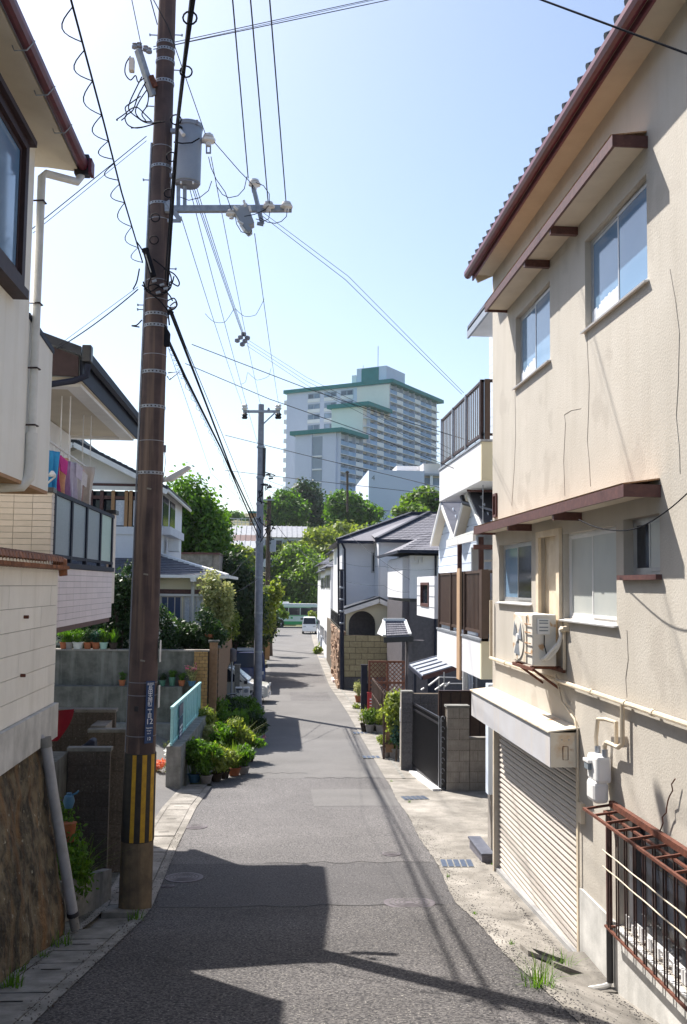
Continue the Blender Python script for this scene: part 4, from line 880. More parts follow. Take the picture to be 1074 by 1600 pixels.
# ================================================================== house 2: tiled balcony house
h2 = thing('tiled_house', 'beige tiled house with a glass panelled balcony and navy eaves', 'house', (-5, 17, rz(17)))
XB = -3.2
tz0, tz1 = Z(-.6), Z(1.28)
B(-7, XB - .012, 13.912, 14.0, tz0, tz1).build('tile_backing', 'mortar_light', h2)
th = .086; r = 0; z = Z(.1)
while z < tz1 - .02:
    x = XB; k = 0
    first_w = .27 if r % 2 == 0 else .27
    while x > -4.25:
        ww = .262; piece('tile', 'tile_beige', h2, x - ww + .003, x - .003, 13.90, 13.93, z + .003, min(z + th, tz1) - .003); x -= ww
    # return face tiles on the street side
    piece('tile', 'tile_beige', h2, XB - .03, XB + .008, 13.905, 14.06, z + .003, min(z + th, tz1) - .003)
    z += th; r += 1
B(-7, -4.24, 13.90, 13.93, Z(.1), tz1).build('tile_field', 'tile_beige', h2)
B(-7, XB + .03, 13.87, 14.08, tz1, tz1 + .07).build('coping', 'black_metal', h2)
# parapet of small pink tiles
B(XB - .1, XB - .006, 14.06, 19.2, Z(-.67), Z(.215)).build('parapet_core', 'mortar_light', h2)
for r in range(9):
    z0 = Z(-.67) + r*.098
    for k in range(10): piece('tile', 'tile_pink', h2, XB - .01, XB + .004, 14.06 + k*.514 + .004, 14.06 + (k+1)*.514 - .004, z0 + .003, z0 + .095)
B(-5.5, XB - .01, 19.12, 19.2, Z(-.67), Z(.215)).build('parapet_end', 'tile_pink', h2)
B(-5.5, XB - .02, 14.0, 19.15, Z(-.75), Z(-.67)).build('balcony_floor', 'brown_fascia', h2)
B(XB - .06, XB + .03, 14.06, 19.25, Z(.22), Z(.30)).build('sill_band', 'navy_metal', h2)
B(XB - .12, XB - .0, 19.22, 19.5, Z(-.4), Z(1.36)).build('end_pier', 'tile_beige', h2); B(XB - .16, XB + .04, 19.18, 19.54, Z(1.36), Z(1.44)).build('pier_cap', 'black_metal', h2)
bl_ = thing('balcony_railing', 'navy balcony railing with four frosted glass panels', 'railing', (XB, 16.5, Z(.3)))
B(XB - .05, XB + .02, 14.06, 19.2, Z(1.27), Z(1.33)).build('top_rail', 'navy_metal', bl_); B(XB - .04, XB + .01, 14.06, 19.2, Z(.36), Z(.41)).build('bottom_rail', 'navy_metal', bl_)
py_ = [14.06, 15.25, 16.45, 17.75, 19.0]
for yy in py_: B(XB - .045, XB + .015, yy, yy + .11, Z(.30), Z(1.27)).build('post', 'navy_metal', bl_)
for k in range(4): B(XB - .02, XB - .01, py_[k] + .11, py_[k+1], Z(.41), Z(1.27)).build('glass_panel', 'glass_balcony' if k < 3 else 'glass_lit', bl_)  # far panel takes the paler glass as if light came through
# body wall, eave, fascia
B(-7.5, -4.3, 14.0, 20.2, Z(-.66), Z(3.05)).build('wall', 'wall_lilac', h2)
B(-4.299, -4.27, 15.2, 17.6, Z(.35), Z(2.2)).build('balcony_door', 'glass_dark', h2)
B(-7.5, -5.2, 14.1, 19.0, rz(17), Z(-.76)).build('ground_floor', 'wall_lilac', h2)
B(-8, -3.01, 14.8, 20.6, Z(3.07), Z(3.14)).build('soffit', 'soffit', h2)
for a in ((-3.3, -3.05, 14.9, 20.5), (-8, -3.3, 20.25, 20.5), (-8, -3.3, 14.9, 15.15)): B(*a, Z(3.02), Z(3.069)).build('soffit_border', 'white_metal', h2)
B(-3.03, -2.99, 14.7, 20.68, Z(3.08), Z(3.40)).build('fascia', 'navy_metal', h2)
MB().prism([(-2.98 + a*.9, 14.6, Z(3.43) + b) for a, b in [(-.0, .09), (.0, -.06), (.06, -.09), (.12, -.05), (.13, .07), (.11, .07), (.10, -.02), (.02, -.02), (.02, .09)]], (0, 6.1, 0)).build('gutter', 'navy_metal', h2)
MB().prism([(-3.0, 14.6, Z(3.44)), (-8, 14.6, Z(5.2)), (-8, 14.6, Z(5.34)), (-3.0, 14.6, Z(3.58))], (0, 6.1, 0)).build('roof', 'roof_dark', h2)
MB().prism([(-3.04, 14.62, Z(3.12)), (-8, 14.62, Z(3.3)), (-8, 14.62, Z(5.19)), (-3.04, 14.62, Z(3.43))], (0, .06, 0)).build('gable_board', 'alu_brown', h2)
B(-2.98, -2.84, 14.55, 14.72, Z(3.34), Z(3.60)).build('gutter_head', 'black_metal', h2, bevel=.02)
MB().tube([(-2.9, 14.66, Z(3.32)), (-2.92, 14.66, Z(3.14)), (-3.1, 14.66, Z(3.06)), (-3.6, 14.66, Z(2.97))], .05, 8).build('downpipe', 'navy_metal', h2, smooth=True)
# laundry on the balcony pole
lp = thing('laundry_pole', 'white laundry pole hung from the soffit over the balcony', 'laundry pole', (-3.5, 16.5, Z(2.1)))
XLp = -3.5
MB().tube([(XLp, 14.3, Z(2.17)), (XLp, 17.8, Z(2.12))], .018, 8).build('pole', 'white_metal', lp, smooth=True)
for yy in (15.9, 17.7):
    for dx in (0, .14):
        MB().bar((XLp + dx - .05, yy, Z(3.06)), (XLp + dx - .05, yy, Z(2.0)), .016).build('hanger_rod', 'white_metal', lp)
    MB().bar((XLp - .07, yy, Z(2.0)), (XLp + .11, yy, Z(2.0)), .016).build('cross_rod', 'white_metal', lp)
def cloth(label, name, y, wdt, z0, z1, mat, ang=.55, sleeve=False):
    t = thing(name, label, 'laundry', (XLp, y, Z(z1))); dx, dy = math.sin(ang), math.cos(ang); V = []; nu, nv = 10, 8; ph = y*3
    for j in range(nv + 1):
        for i in range(nu + 1):
            u = i/nu - .5; v = j/nv; ww = wdt * (1 - .12*math.sin(v*3)); s = u*ww
            wv = .055*math.sin(u*17 + ph + 1.5*v)*(.25 + v) + .02*math.sin(v*5 + ph)
            V.append((XLp + .03 + s*dx + wv*dy, y + s*dy - wv*dx, Z(lerp(z1, z0, v)) + .02*math.sin(u*9 + ph)*v))
    m = nu + 1; mb = MB().add(V, [(j*m+i, j*m+i+1, (j+1)*m+i+1, (j+1)*m+i) for j in range(nv) for i in range(nu)])
    o = mb.build('fabric', mat, t, smooth=True); s_ = o.modifiers.new('thick', 'SOLIDIFY'); s_.thickness = .008
    if sleeve:
        for sg in (-1, 1):
            c = Vector((XLp + .03 + sg*wdt*.42*dx, y + sg*wdt*.42*dy, Z(z1)))
            MB().prism([c, c + Vector((sg*.16*dx, sg*.16*dy, -.08)), c + Vector((sg*.14*dx, sg*.14*dy, -.30)), c + Vector((0, 0, -.24))], (.012, -.012, 0)).build('sleeve', mat, t)
    MB().tube([(XLp, y, Z(z1) - .01), (XLp, y, Z(2.16)), (XLp + .02, y, Z(2.18))], .006, 5).build('peg', 'white_metal', t)
cloth('bright blue towel at the near end of the laundry pole', 'towel', 14.95, .34, 1.35, 2.02, 'cloth_blue')
cloth('magenta patterned top hanging beside the blue towel', 'shirt', 15.25, .24, 1.42, 2.0, 'cloth_magenta', sleeve=True)
cloth('orange peach garment in the middle of the laundry pole', 'garment', 15.55, .38, .95, 2.0, 'cloth_peach')
cloth('mauve garment hanging behind the peach one', 'garment', 15.95, .28, .90, 2.0, 'cloth_mauve')
cloth('pale lilac shirt on the laundry pole', 'shirt', 16.25, .36, .92, 2.02, 'cloth_lilac', sleeve=True)
cloth('white T-shirt with short sleeves on the laundry pole', 'shirt', 16.65, .38, 1.1, 1.95, 'cloth_white', sleeve=True)
cloth('dusty rose undershirt next to the white T-shirt', 'shirt', 16.95, .30, .98, 1.98, 'cloth_rose')
cloth('large beige bath towel at the far end of the laundry pole', 'towel', 17.35, .55, .98, 2.08, 'cloth_beige', .75)
fc = thing('floor_clothes_reel', 'small white fan shaped clothes clip rack near the balcony post', 'clothes rack', P(82, 745, 14.6))
q = P(82, 742, 14.6); MB().lathe([(.05, -.03), (.06, 0), (.02, .06)], tuple(q)).build('hub', 'white_metal', fc, smooth=True); MB().tube([q + Vector((.05, 0, -.02)), q + Vector((-.1, 0, -.16))], .015, 6).build('arm', 'white_metal', fc)
# ================================================================== retaining walls and terrace (left middle)
YR = 29.5
rw = thing('retaining_wall', 'long weathered grey concrete retaining wall with a ledge of flower pots', 'retaining wall', (-6, YR, drz(-6, 29)))
xr0, xr1 = x_(304, YR), x_(326, YR)
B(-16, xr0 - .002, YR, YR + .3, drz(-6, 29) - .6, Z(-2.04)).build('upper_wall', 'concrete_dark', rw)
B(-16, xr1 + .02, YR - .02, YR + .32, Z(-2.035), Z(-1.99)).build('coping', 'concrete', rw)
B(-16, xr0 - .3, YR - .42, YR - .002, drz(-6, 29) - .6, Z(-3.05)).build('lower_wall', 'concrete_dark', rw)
B(-16, xr0 - .1, YR - .75, YR - .424, drz(-6, 29) - .6, drz(-6, 29) + .14).build('footing', 'concrete_grey', rw)
tag(B(-30, -2.3, YR + .31, 60, rz(40), Z(-2.1)).build('terrace', 'earth'), kind='structure')
# brick return wall along the street
bk = thing('brick_wall', 'tan brick garden wall running away from the yellow brick corner', 'brick wall', (xr1, 36, rz(36)))
B(xr0 + .01, xr1 - .012, YR + .012, YR + .3, rz(YR) - .3, Z(-2.04)).build('corner_core', 'mortar', bk)
r = 0; z = rz(YR) - .05
while z < Z(-2.06):
    u = xr0 - (.08 if r % 2 else 0)
    while u < xr1 - .01:
        a, b = max(xr0, u), min(xr1, u + .165); u += .165
        if b - a > .02: piece('brick', 'brick_yellow', bk, a + .006, b - .006, YR - .004, YR + .03, z + .006, z + .099)
    z += .105; r += 1
x2a, x2b = xr1 + .015, xr1 + .30     # darker pier then wall
B(x2a, x2b - .05, YR + .4, YR + .7, rz(YR) - .3, Z(-1.78)).build('pier', 'brick_brown', bk)
B(x2a - .05, x2b, YR + .35, YR + .75, Z(-1.779), Z(-1.72)).build('pier_cap', 'concrete_dark', bk)
def bx_(y): return lerp(x2b - .02, -1.86, (y - 30.2) / 12.8)
mb = MB()
for (ya, yb, za) in ((30.22, 38.0, rz(34) - .3), (38.0, 43, rz(40) + 1.7)):
    mb.prism([(bx_(ya) - .012, ya, za), (bx_(yb) - .012, yb, za), (bx_(yb) - .012, yb, Z(-1.98)), (bx_(ya) - .012, ya, Z(-1.98))], (-.2, 0, 0))
mb.build('wall_core', 'mortar', bk)
mb = MB(); z = rz(34) - .1; i = 0
while z < Z(-2.0):
    yb_ = 38.0 if z < rz(40) + 1.7 else 43.0; y = 30.22 + (.15 if i % 2 else 0)
    while y < yb_ - .05:
        e = min(y + .29, yb_); mb.prism([(bx_(y), y, z), (bx_(e), e, z), (bx_(e), e, z + .088), (bx_(y), y, z + .088)], (-.03, 0, 0)); y += .30
    z += .10; i += 1
tag(mb.build('brick_courses', 'brick_brown', bk), kind='stuff')
MB().prism([(bx_(30.2) + .03, 30.2, Z(-1.98)), (bx_(43) + .03, 43, Z(-1.98)), (bx_(43) + .03, 43, Z(-1.92)), (bx_(30.2) + .03, 30.2, Z(-1.92))], (-.28, 0, 0)).build('coping', 'concrete_grey', bk)
# ------------------------------------------------ potted plants
POTS = {'terracotta': 0}
def pot_plant(label, c, r, h, potm, leafm, n, lr, lh, seed, leaf=.03, kind='bush', group=None, name='potted_plant'):
    c = Vector(c); t = thing(name, label, 'potted plant', c, group); rs = random.Random(seed)
    MB().lathe([(r*.72, 0), (r*.98, h*.86), (r*1.08, h*.86), (r*1.08, h), (r*.92, h), (r*.9, h*.9)], tuple(c), 12).build('pot', potm, t, smooth=True)
    MB().lathe([(r*.9, h*.9), (.001, h*.92)], tuple(c), 10).build('soil', 'soil', t)
    top = c + Vector((0, 0, h))
    if kind == 'bush':
        bl = subblobs((top.x, top.y, top.z + lh*.55), (lr, lr, lh*.55), 11, seed, .36)
        mb = MB()
        for q in bl: mb.tube([top - Vector((0, 0, .03)), lerp(top, Vector(q[:3]), .6), Vector(q[:3])], .006, 4)
        mb.build('stems', 'bark', t); foliage('leaves', bl, n, leaf*1.1, leafm, t, seed, droop=.3, aspect=.38, gap=.6); blades('sprigs', tuple(top), r*.8, 34, lh*1.15, leafm, t, seed + 7, .006 + leaf*.08, .9)
    else:
        blades('leaves', tuple(top), r*.7, n, lh, leafm, t, seed, .011 + leaf*.2, .9)
    return t
pg = 'flower pots along the top of the retaining wall'
pw = [(108, 'pot_grey', 'blade', 'leaf_mid', 'grey white pot with upright grassy leaves under the tiled balcony'), (122, 'pot_white', 'bush', 'leaf_mid', 'wide white bowl pot second from the left on the retaining wall'), (137, 'terracotta', 'bush', 'leaf_dark', 'terracotta trough pot with dark bush on the retaining wall'),
      (150, 'terracotta', 'bush', 'leaf_blue', 'round terracotta pot with blue green plant on the retaining wall'), (162, 'pot_mint', 'bush', 'leaf_mid', 'mint coloured pot on the retaining wall'), (177, 'soil', 'blade', 'leaf_mid', 'brown pot with low plant nearest the pole on the retaining wall'), (100, 'terracotta', 'bush', 'leaf_mid', 'small brown pot half hidden at the block wall edge')]
for i, (px, pm, kd, lm, lb) in enumerate(pw):
    c = P(px, 1016, YR + .13); c.z = Z(-1.988); pot_plant(lb, c, .13 if i != 1 else .17, .2, pm, lm, 420 if kd == 'bush' else 60, .2, .42, 20 + i, .03, kd, pg)
pw = [(242, 'pot_green', 'bush', 'leaf_mid', 'small green pot at the pole side of the ledge'), (254, 'pot_green', 'bush', 'leaf_dark', 'green pot with dark plant on the ledge'), (269, 'pot_green', 'blade', 'leaf_mid', 'tall green pot on the ledge'), (284, 'terracotta', 'bush', 'leaf_mid', 'small orange terracotta pot on the ledge'), (191, 'terracotta', 'bush', 'leaf_mid', 'little terracotta pot left of the pole on the ledge')]
for i, (px, pm, kd, lm, lb) in enumerate(pw):
    c = P(px, 1070, YR - .2); c.z = Z(-3.045); pot_plant(lb, c, .10, .26 if i == 2 else .17, pm, lm, 200, .12, .22, 40 + i, .025, kd, 'flower pots on the retaining wall ledge')
c = P(300, 1070, YR - .2); c.z = Z(-3.045)
t = pot_plant('pot of pink geraniums on the ledge beside the yellow bricks', c, .12, .15, 'pot_blue', 'leaf_pale', 260, .22, .45, 48); foliage('flowers', [(c.x - .05, c.y - .08, c.z + .55, .16, .12, .12)], 70, .035, 'petal_pink', t, 49)
# terrace shrubs behind the wall
def shrub(label, px, py, Y, rx, rz_, n, leaf, mat, seed, cat='shrub', name='garden_shrub', group='garden shrubs on the terrace', base=None, k=7, extra=None, ry=None):
    c = P(px, py, Y); b = Vector((c.x, c.y, Z(-2.1) if base is None else base)); t = thing(name, label, cat, b, group)
    bl = subblobs(tuple(c), (rx*1.25, (ry or rx*.8)*1.25, rz_*1.15), k + 3, seed, .42)
    mb = MB()
    for q in bl[:5]: mb.tube([b, lerp(b, Vector(q[:3]), .5) + Vector((.03, 0, 0)), Vector(q[:3])], [.03, .02, .01], 5)
    mb.build('stems', 'bark', t); foliage('leaves', bl, n, leaf, mat, t, seed)
    if extra: foliage('blossoms', subblobs(tuple(c + Vector((0, -rx*.4, 0))), (rx, rx*.5, rz_), 5, seed+1, .4), extra[1], extra[2], extra[0], t, seed + 2)
    return t
shrub('white flowering camellia next to the big pole', 252, 990, 30.3, .55, .75, 2600, .05, 'leaf_dark', 60, extra=('petal_white', 90, .05))
shrub('light green conical conifer behind the retaining wall', 265, 992, 30.6, .28, .6, 1500, .04, 'leaf_mid', 61)
shrub('dark spreading shrub in the middle of the terrace', 292, 995, 31.2, .7, .55, 3400, .055, 'leaf_dark', 62)
shrub('dense dark shrub above the yellow brick corner', 322, 985, 30.8, .55, .65, 3200, .05, 'leaf_dark', 63)
shrub('pale variegated shrub with cream tips below the eave', 336, 940, 32.0, .55, .95, 3800, .055, 'leaf_pale', 64)
shrub('olive shrub leaning over the tan brick wall', 348, 965, 34.0, .5, .7, 2200, .055, 'leaf_yellow', 65)
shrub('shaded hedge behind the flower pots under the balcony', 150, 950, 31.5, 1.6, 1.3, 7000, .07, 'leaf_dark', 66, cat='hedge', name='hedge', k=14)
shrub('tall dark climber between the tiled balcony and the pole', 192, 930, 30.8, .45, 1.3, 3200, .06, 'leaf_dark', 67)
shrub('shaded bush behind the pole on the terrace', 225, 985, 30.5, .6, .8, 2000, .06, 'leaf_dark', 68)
c = P(328, 1000, 30.6); c.z = Z(-1.72); pot_plant('terracotta pot on the darker brick pier', c, .16, .15, 'terracotta', 'leaf_mid', 300, .25, .35, 70)
# ------------------------------------------------ house 4, blue tiled single storey
Y4 = 33.0
h4 = thing('bungalow', 'single storey house with blue grey tiled hip roof behind the terrace garden', 'house', (-5, Y4, Z(-2.1)))
ex = x_(353, Y4 - .6); ez = zpx(900, Y4 - .6, 353)
xw = x_(322, Y4)
holes4 = [(x_(249, Y4), x_(283, Y4), Z(-2.0), zpx(931, Y4, 300)), (x_(285, Y4), x_(316, Y4), Z(-2.0), zpx(931, Y4, 300))]
MB().wall('y', Y4, Y4 + .15, -10, xw, Z(-2.15), ez - .02, holes4).build('wall', 'wall_cream2', h4)
B(xw - .15, xw - .002, Y4 + .151, 40, Z(-2.15), ez - .02).build('side_wall', 'wall_cream2', h4)
B(-10, xw + .02, Y4 - .03, Y4 - .002, zpx(928, Y4, 300), zpx(921, Y4, 300)).build('brown_band', 'brown_fascia', h4)
B(-10, xw + .1, Y4 - .12, Y4 - .002, zpx(931.5, Y4, 300) , zpx(928.2, Y4, 300)).build('white_band', 'white_metal', h4)
for a, m in zip(holes4, ('sign_blue', 'curtain')):
    w_ = MB().wall('y', Y4 + .04, Y4 + .10, a[0], a[1], a[2], a[3], [(a[0] + .05, a[1] - .05, a[2] + .05, a[3] - .05)]).build('window', 'alu', h4)
    B(a[0] + .04, a[1] - .04, Y4 + .06, Y4 + .07, a[2] + .04, a[3] - .04).build('pane', m, w_)
    for k in (1, 2): 
        xm = lerp(a[0], a[1], k/3); B(xm - .015, xm + .015, Y4 + .045, Y4 + .058, a[2] + .05, a[3] - .05).build('mullion', 'alu', w_)
rz4 = zpx(868, Y4 + 3, 262); rx4 = x_(262, Y4 + 3)
ya, yb = Y4 - .6, Y4 + 7
mb = MB(); R1, R2 = (rx4 - .4, Y4 + 3.2, rz4), (-9, Y4 + 3.2, rz4)
mb.add([(ex, ya, ez), (-10.5, ya, ez), R2, R1, (ex, yb, ez), (-10.5, yb, ez), (ex, ya, ez - .05), (-10.5, ya, ez - .05), (ex, yb, ez - .05), (-10.5, yb, ez - .05)],
       [(0, 1, 2, 3), (4, 0, 3), (4, 3, 2, 5), (1, 5, 2), (6, 7, 9, 8), (0, 6, 7, 1), (0, 4, 8, 6), (4, 5, 9, 8), (1, 7, 9, 5)]); mb.build('roof_deck', 'roof_slate', h4)
def tiles_on(par, A, Bp, C, D, nr, nc, mat, th=.03, name='roof_tile', lift=.012):
    """rows of overlapping tiles on quad A(eave left) B(eave right) C(ridge right) D(ridge left)"""
    A, Bp, C, D = map(Vector, (A, Bp, C, D)); nrm = (Bp - A).cross(D - A).normalized()
    if nrm.z < 0: nrm = -nrm
    cnt = 0
    mb = MB()
    for r in range(nr):
        v0, v1 = r/nr, (r + 1.08)/nr
        a0, b0 = lerp(A, D, v0), lerp(Bp, C, v0); a1, b1 = lerp(A, D, min(1, v1)), lerp(Bp, C, min(1, v1))
        L = (b0 - a0).length; m = max(1, int(round(nc * L / (Bp - A).length)))
        for k in range(m):
            u0, u1 = (k + .04)/m, (k + .96)/m
            q = [lerp(a0, b0, u0) + nrm*(lift + th), lerp(a0, b0, u1) + nrm*(lift + th), lerp(a1, b1, u1) + nrm*lift, lerp(a1, b1, u0) + nrm*lift]
            q2 = [p - nrm*(th*.9 if i < 2 else lift*.6) for i, p in enumerate(q)]
            mb.add(q + q2, [(0,1,2,3), (4,5,1,0), (5,6,2,1), (7,4,0,3)])
    return tag(mb.build(name, mat, par), kind='stuff')
tiles_on(h4, (-10.4, ya, ez), (ex - .05, ya, ez), R1, R2, 12, 34, 'roof_slate')
tiles_on(h4, (ex, yb, ez), (ex, ya, ez), R1, (R1[0] - .01, R1[1] + .05, R1[2]), 12, 28, 'roof_slate')
MB().bar((ex, ya, ez + .03), (R1[0], R1[1], R1[2] + .06), .14, .08).build('hip_ridge', 'white_metal', h4); MB().bar(R1, R2, .2, .12).build('ridge', 'roof_slate', h4)
MB().bar((ex, ya - .04, ez - .03), (-10.5, ya - .04, ez - .03), .08, .1).build('gutter', 'white_metal', h4); MB().bar((ex + .04, ya, ez - .03), (ex + .04, yb, ez - .03), .08, .1).build('gutter', 'white_metal', h4)
MB().tube([(x_(300, Y4), ya - .04, ez - .08), (x_(300, Y4), Y4 - .08, ez - .35), (x_(300, Y4), Y4 - .08, Z(-2.1))], .06, 8).build('downpipe', 'white_metal', h4, smooth=True)
B(x_(296, Y4 - .6), x_(305, Y4 - .6), ya - .1, ya + .06, ez - .2, ez - .02).build('gutter_head', 'white_metal', h4)
# grey concrete block behind
gb = thing('concrete_shed', 'plain grey concrete box building behind the blue roofed bungalow', 'building', (-4, 44, Z(-2)))
B(x_(200, 50), x_(329, 50), 50, 54, Z(-2.1), zpx(866, 50, 300)).build('wall', 'concrete_grey', gb); B(x_(329, 50) + .002, x_(340, 50), 50.1, 54, Z(-2.1), zpx(866, 50, 300)).build('lit_wall', 'concrete', gb); B(x_(198, 50), x_(341, 50), 49.9, 54.1, zpx(866, 50, 300) + .002, zpx(863, 50, 300)).build('roof', 'brown_fascia', gb)  # right part in paler concrete, sunlight put into the colour
# ------------------------------------------------ house 3, two storey gable
Y3 = 35.5
h3 = thing('gabled_house', 'two storey gabled house with pale render and timber window band', 'house', (-7, Y3, Z(-2.1)))
pt3 = lambda px, py, Y=Y3: P(px, py, Y)
rdg = pt3(122, 697); e3 = pt3(266, 770); xs3 = x_(246, Y3); zt3 = pt3(246, 762).z
lx = 2*rdg.x - e3.x
zs_ = zpx(880, Y3, 200)
MB().prism([(2*rdg.x - xs3, Y3, Z(-2.1)), (xs3, Y3, Z(-2.1)), (xs3, Y3, zpx(828, Y3, 200)), (2*rdg.x - xs3, Y3, zpx(828, Y3, 200))], (0, 8, 0)).build('lower_wall', 'wall_white', h3)
MB().prism([(2*rdg.x - xs3, Y3, zpx(764, Y3, 200)), (xs3, Y3, zpx(764, Y3, 200)), (xs3, Y3, pt3(240, 754).z), (rdg.x, Y3, rdg.z - .12), (2*rdg.x - xs3, Y3, pt3(240, 754).z)], (0, .2, 0)).build('gable_wall', 'wall_lilac', h3)
B(2*rdg.x - xs3, xs3 + .05, Y3 - .06, Y3 - .002, zpx(760, Y3, 200), zpx(756, Y3, 200)).build('brown_band', 'brown_fascia', h3)
B(2*rdg.x - xs3, xs3 + .05, Y3 - .12, Y3 - .002, zpx(766, Y3, 200), zpx(760.4, Y3, 200)).build('white_band', 'white_metal', h3)
za3, zb3 = zpx(823, Y3, 200), zpx(766.5, Y3, 200)
B(2*rdg.x - xs3, xs3 - .05, Y3 + .35, Y3 + .4, za3, zb3).build('room_back', 'glass_dark', h3)
for k, px in enumerate((135, 152, 170, 191, 198, 213, 228, 243)):
    x = x_(px, Y3); B(x - .06, x + .06, Y3, Y3 + .12, za3, zb3).build('timber_post', 'wood_light' if px > 165 else 'brown_fascia', h3)
for a, b in ((172, 190), (200, 212), (214, 227)): B(x_(a, Y3) + .05, x_(b, Y3) - .02, Y3 + .08, Y3 + .1, za3 + .05, zb3 - .35).build('paper_screen', 'curtain', h3)
B(2*rdg.x - xs3, xs3 + .02, Y3 + .03, Y3 + .1, zb3 - .32, zb3 - .2).build('lintel', 'brown_fascia', h3)
B(2*rdg.x - xs3, xs3 + .08, Y3 - .05, Y3 + .12, zpx(835, Y3, 200), za3).build('balcony_band', 'wall_white', h3)
B(xs3 - .2, xs3 - .003, Y3 + .201, Y3 + 8, zpx(828, Y3, 200), pt3(240, 754).z).build('side_wall', 'wall_lilac', h3)
for k in range(2): B(xs3 - .001, xs3 + .03, Y3 + .6 + k*2.4, Y3 + 2.4 + k*2.4, za3 + .1, zb3 - .1).build('side_window', 'glass_dark', h3)
B(xs3 + .0, xs3 + .35, Y3 + .3, Y3 + 5.5, za3 - .25, za3 + .05).build('window_box', 'wall_white', h3)
for sg in (1, -1):
    ex3 = rdg.x + sg*(e3.x - rdg.x)
    MB().prism([(rdg.x, Y3 - .8, rdg.z), (ex3, Y3 - .8, e3.z), (ex3, Y3 - .8, e3.z + .12), (rdg.x, Y3 - .8, rdg.z + .14)], (0, 9.4, 0)).build('roof', 'roof_dark', h3)
    MB().bar((rdg.x, Y3 - .84, rdg.z - .06), (ex3, Y3 - .84, e3.z - .06), .05, .17).build('barge_board', 'white_metal', h3)
    tiles_on(h3, (ex3, Y3 - .8 if sg > 0 else Y3 + 8.6, e3.z + .12), (ex3, Y3 + 8.6 if sg > 0 else Y3 - .8, e3.z + .12), (rdg.x, Y3 + 8.6 if sg > 0 else Y3 - .8, rdg.z + .14), (rdg.x, Y3 - .8 if sg > 0 else Y3 + 8.6, rdg.z + .14), 16, 30, 'roof_dark')
MB().bar((rdg.x, Y3 - .9, rdg.z + .18), (rdg.x, Y3 + 8.6, rdg.z + .18), .3, .2).build('ridge', 'roof_dark', h3)
MB().tube([(e3.x, Y3 - .8, e3.z), (e3.x, Y3 + 8.6, e3.z)], .06, 6).build('gutter', 'white_metal', h3)
wc = thing('storage_box', 'white storage box between gabled house and dark tree', 'box', P(267, 850, 37)); B(x_(259, 37), x_(276, 37), 37, 37.6, zpx(862, 37, 267), zpx(845, 37, 267)).build('box', 'white_metal', wc, bevel=.02)
B(x_(258, 37), x_(277, 37), 36.95, 37.65, zpx(845, 37, 267) + .001, zpx(843.5, 37, 267)).build('lid', 'white_metal', wc)
# ------------------------------------------------ green mesh fence on low wall
lw = thing('low_wall', 'low concrete wall carrying the turquoise fence', 'wall', (-2.1, 25, rz(25)))
fx = lambda y: -2.42 + .036*(y - 22.7)
MB().prism([(fx(22.6), 22.6, rz(22.6) - .2), (fx(28.4), 28.4, rz(28.4) - .2), (fx(28.4), 28.4, rz(22.6) + .95), (fx(22.6), 22.6, rz(22.6) + .98)], (.34, 0, 0)).build('wall', 'concrete_grey', lw, bevel=.01)
fe = thing('mesh_fence', 'pale turquoise louvred steel fence above the potted plants', 'fence', (-2.0, 25, rz(22.6) + .98))
FZ = rz(22.6) + .99; ftop = P(278, 1107, 22.7).z
for y in (22.7, 25.1, 27.6, 28.3):
    o = MB().bar((fx(y) + .1, y, FZ - .25), (fx(y) + .1, y, ftop), .06); o.build('post', 'teal_fence', fe)
MB().bar((fx(22.6) + .1, 22.6, ftop + .02), (fx(28.4) + .1, 28.4, ftop + .02), .07, .05).build('top_rail', 'teal_fence', fe)
MB().bar((fx(22.6) + .1, 22.6, FZ + .03), (fx(28.4) + .1, 28.4, FZ + .03), .05, .05).build('bottom_rail', 'teal_fence', fe)
n = 24
for k in range(n):
    z = lerp(FZ + .08, ftop - .04, k/(n - 1)); MB().bar((fx(22.72) + .1, 22.72, z), (fx(28.3) + .1, 28.3, z), .018, .022).build('slat', 'teal_fence', fe)
for k in range(15):
    y = lerp(22.9, 28.2, k/14); MB().bar((fx(y) + .115, y, FZ), (fx(y) + .115, y, ftop), .008).build('wire_bar', 'teal_fence', fe)
sg = thing('notice_banner', 'blue notice banner with white markings tied to the turquoise fence', 'notice', (fx(23.9) + .15, 23.9, ftop - .2))
B(fx(24) + .128, fx(24) + .14, 23.55, 24.55, ftop - .34, ftop - .06).build('upper_panel', 'sign_blue', sg)
B(fx(24) + .128, fx(24) + .14, 23.6, 24.5, ftop - .86, ftop - .38).build('lower_panel', 'sign_blue', sg)
for k, z in enumerate((-.62, -.72, -.80)): B(fx(24) + .1405, fx(24) + .144, 23.72, 24.38 - .1*k, ftop + z, ftop + z + .05).build('white_mark', 'sign_white', sg)
bag = thing('plastic_bag', 'white knotted plastic bag with teal stripe lying behind the fence', 'bag', P(272, 1142, 26.5)); q = P(272, 1142, 26.5); q.z = drz(q.x, q.y) + .14
foliage('film', [(q.x, q.y, q.z, .16, .14, .13)], 90, .09, 'petal_white', bag, 3, shell=.1)
MB().lathe([(.11, -.13), (.17, -.06), (.17, .05), (.08, .14), (.02, .17)], tuple(q), 10).build('body', 'white_metal', bag, smooth=True)
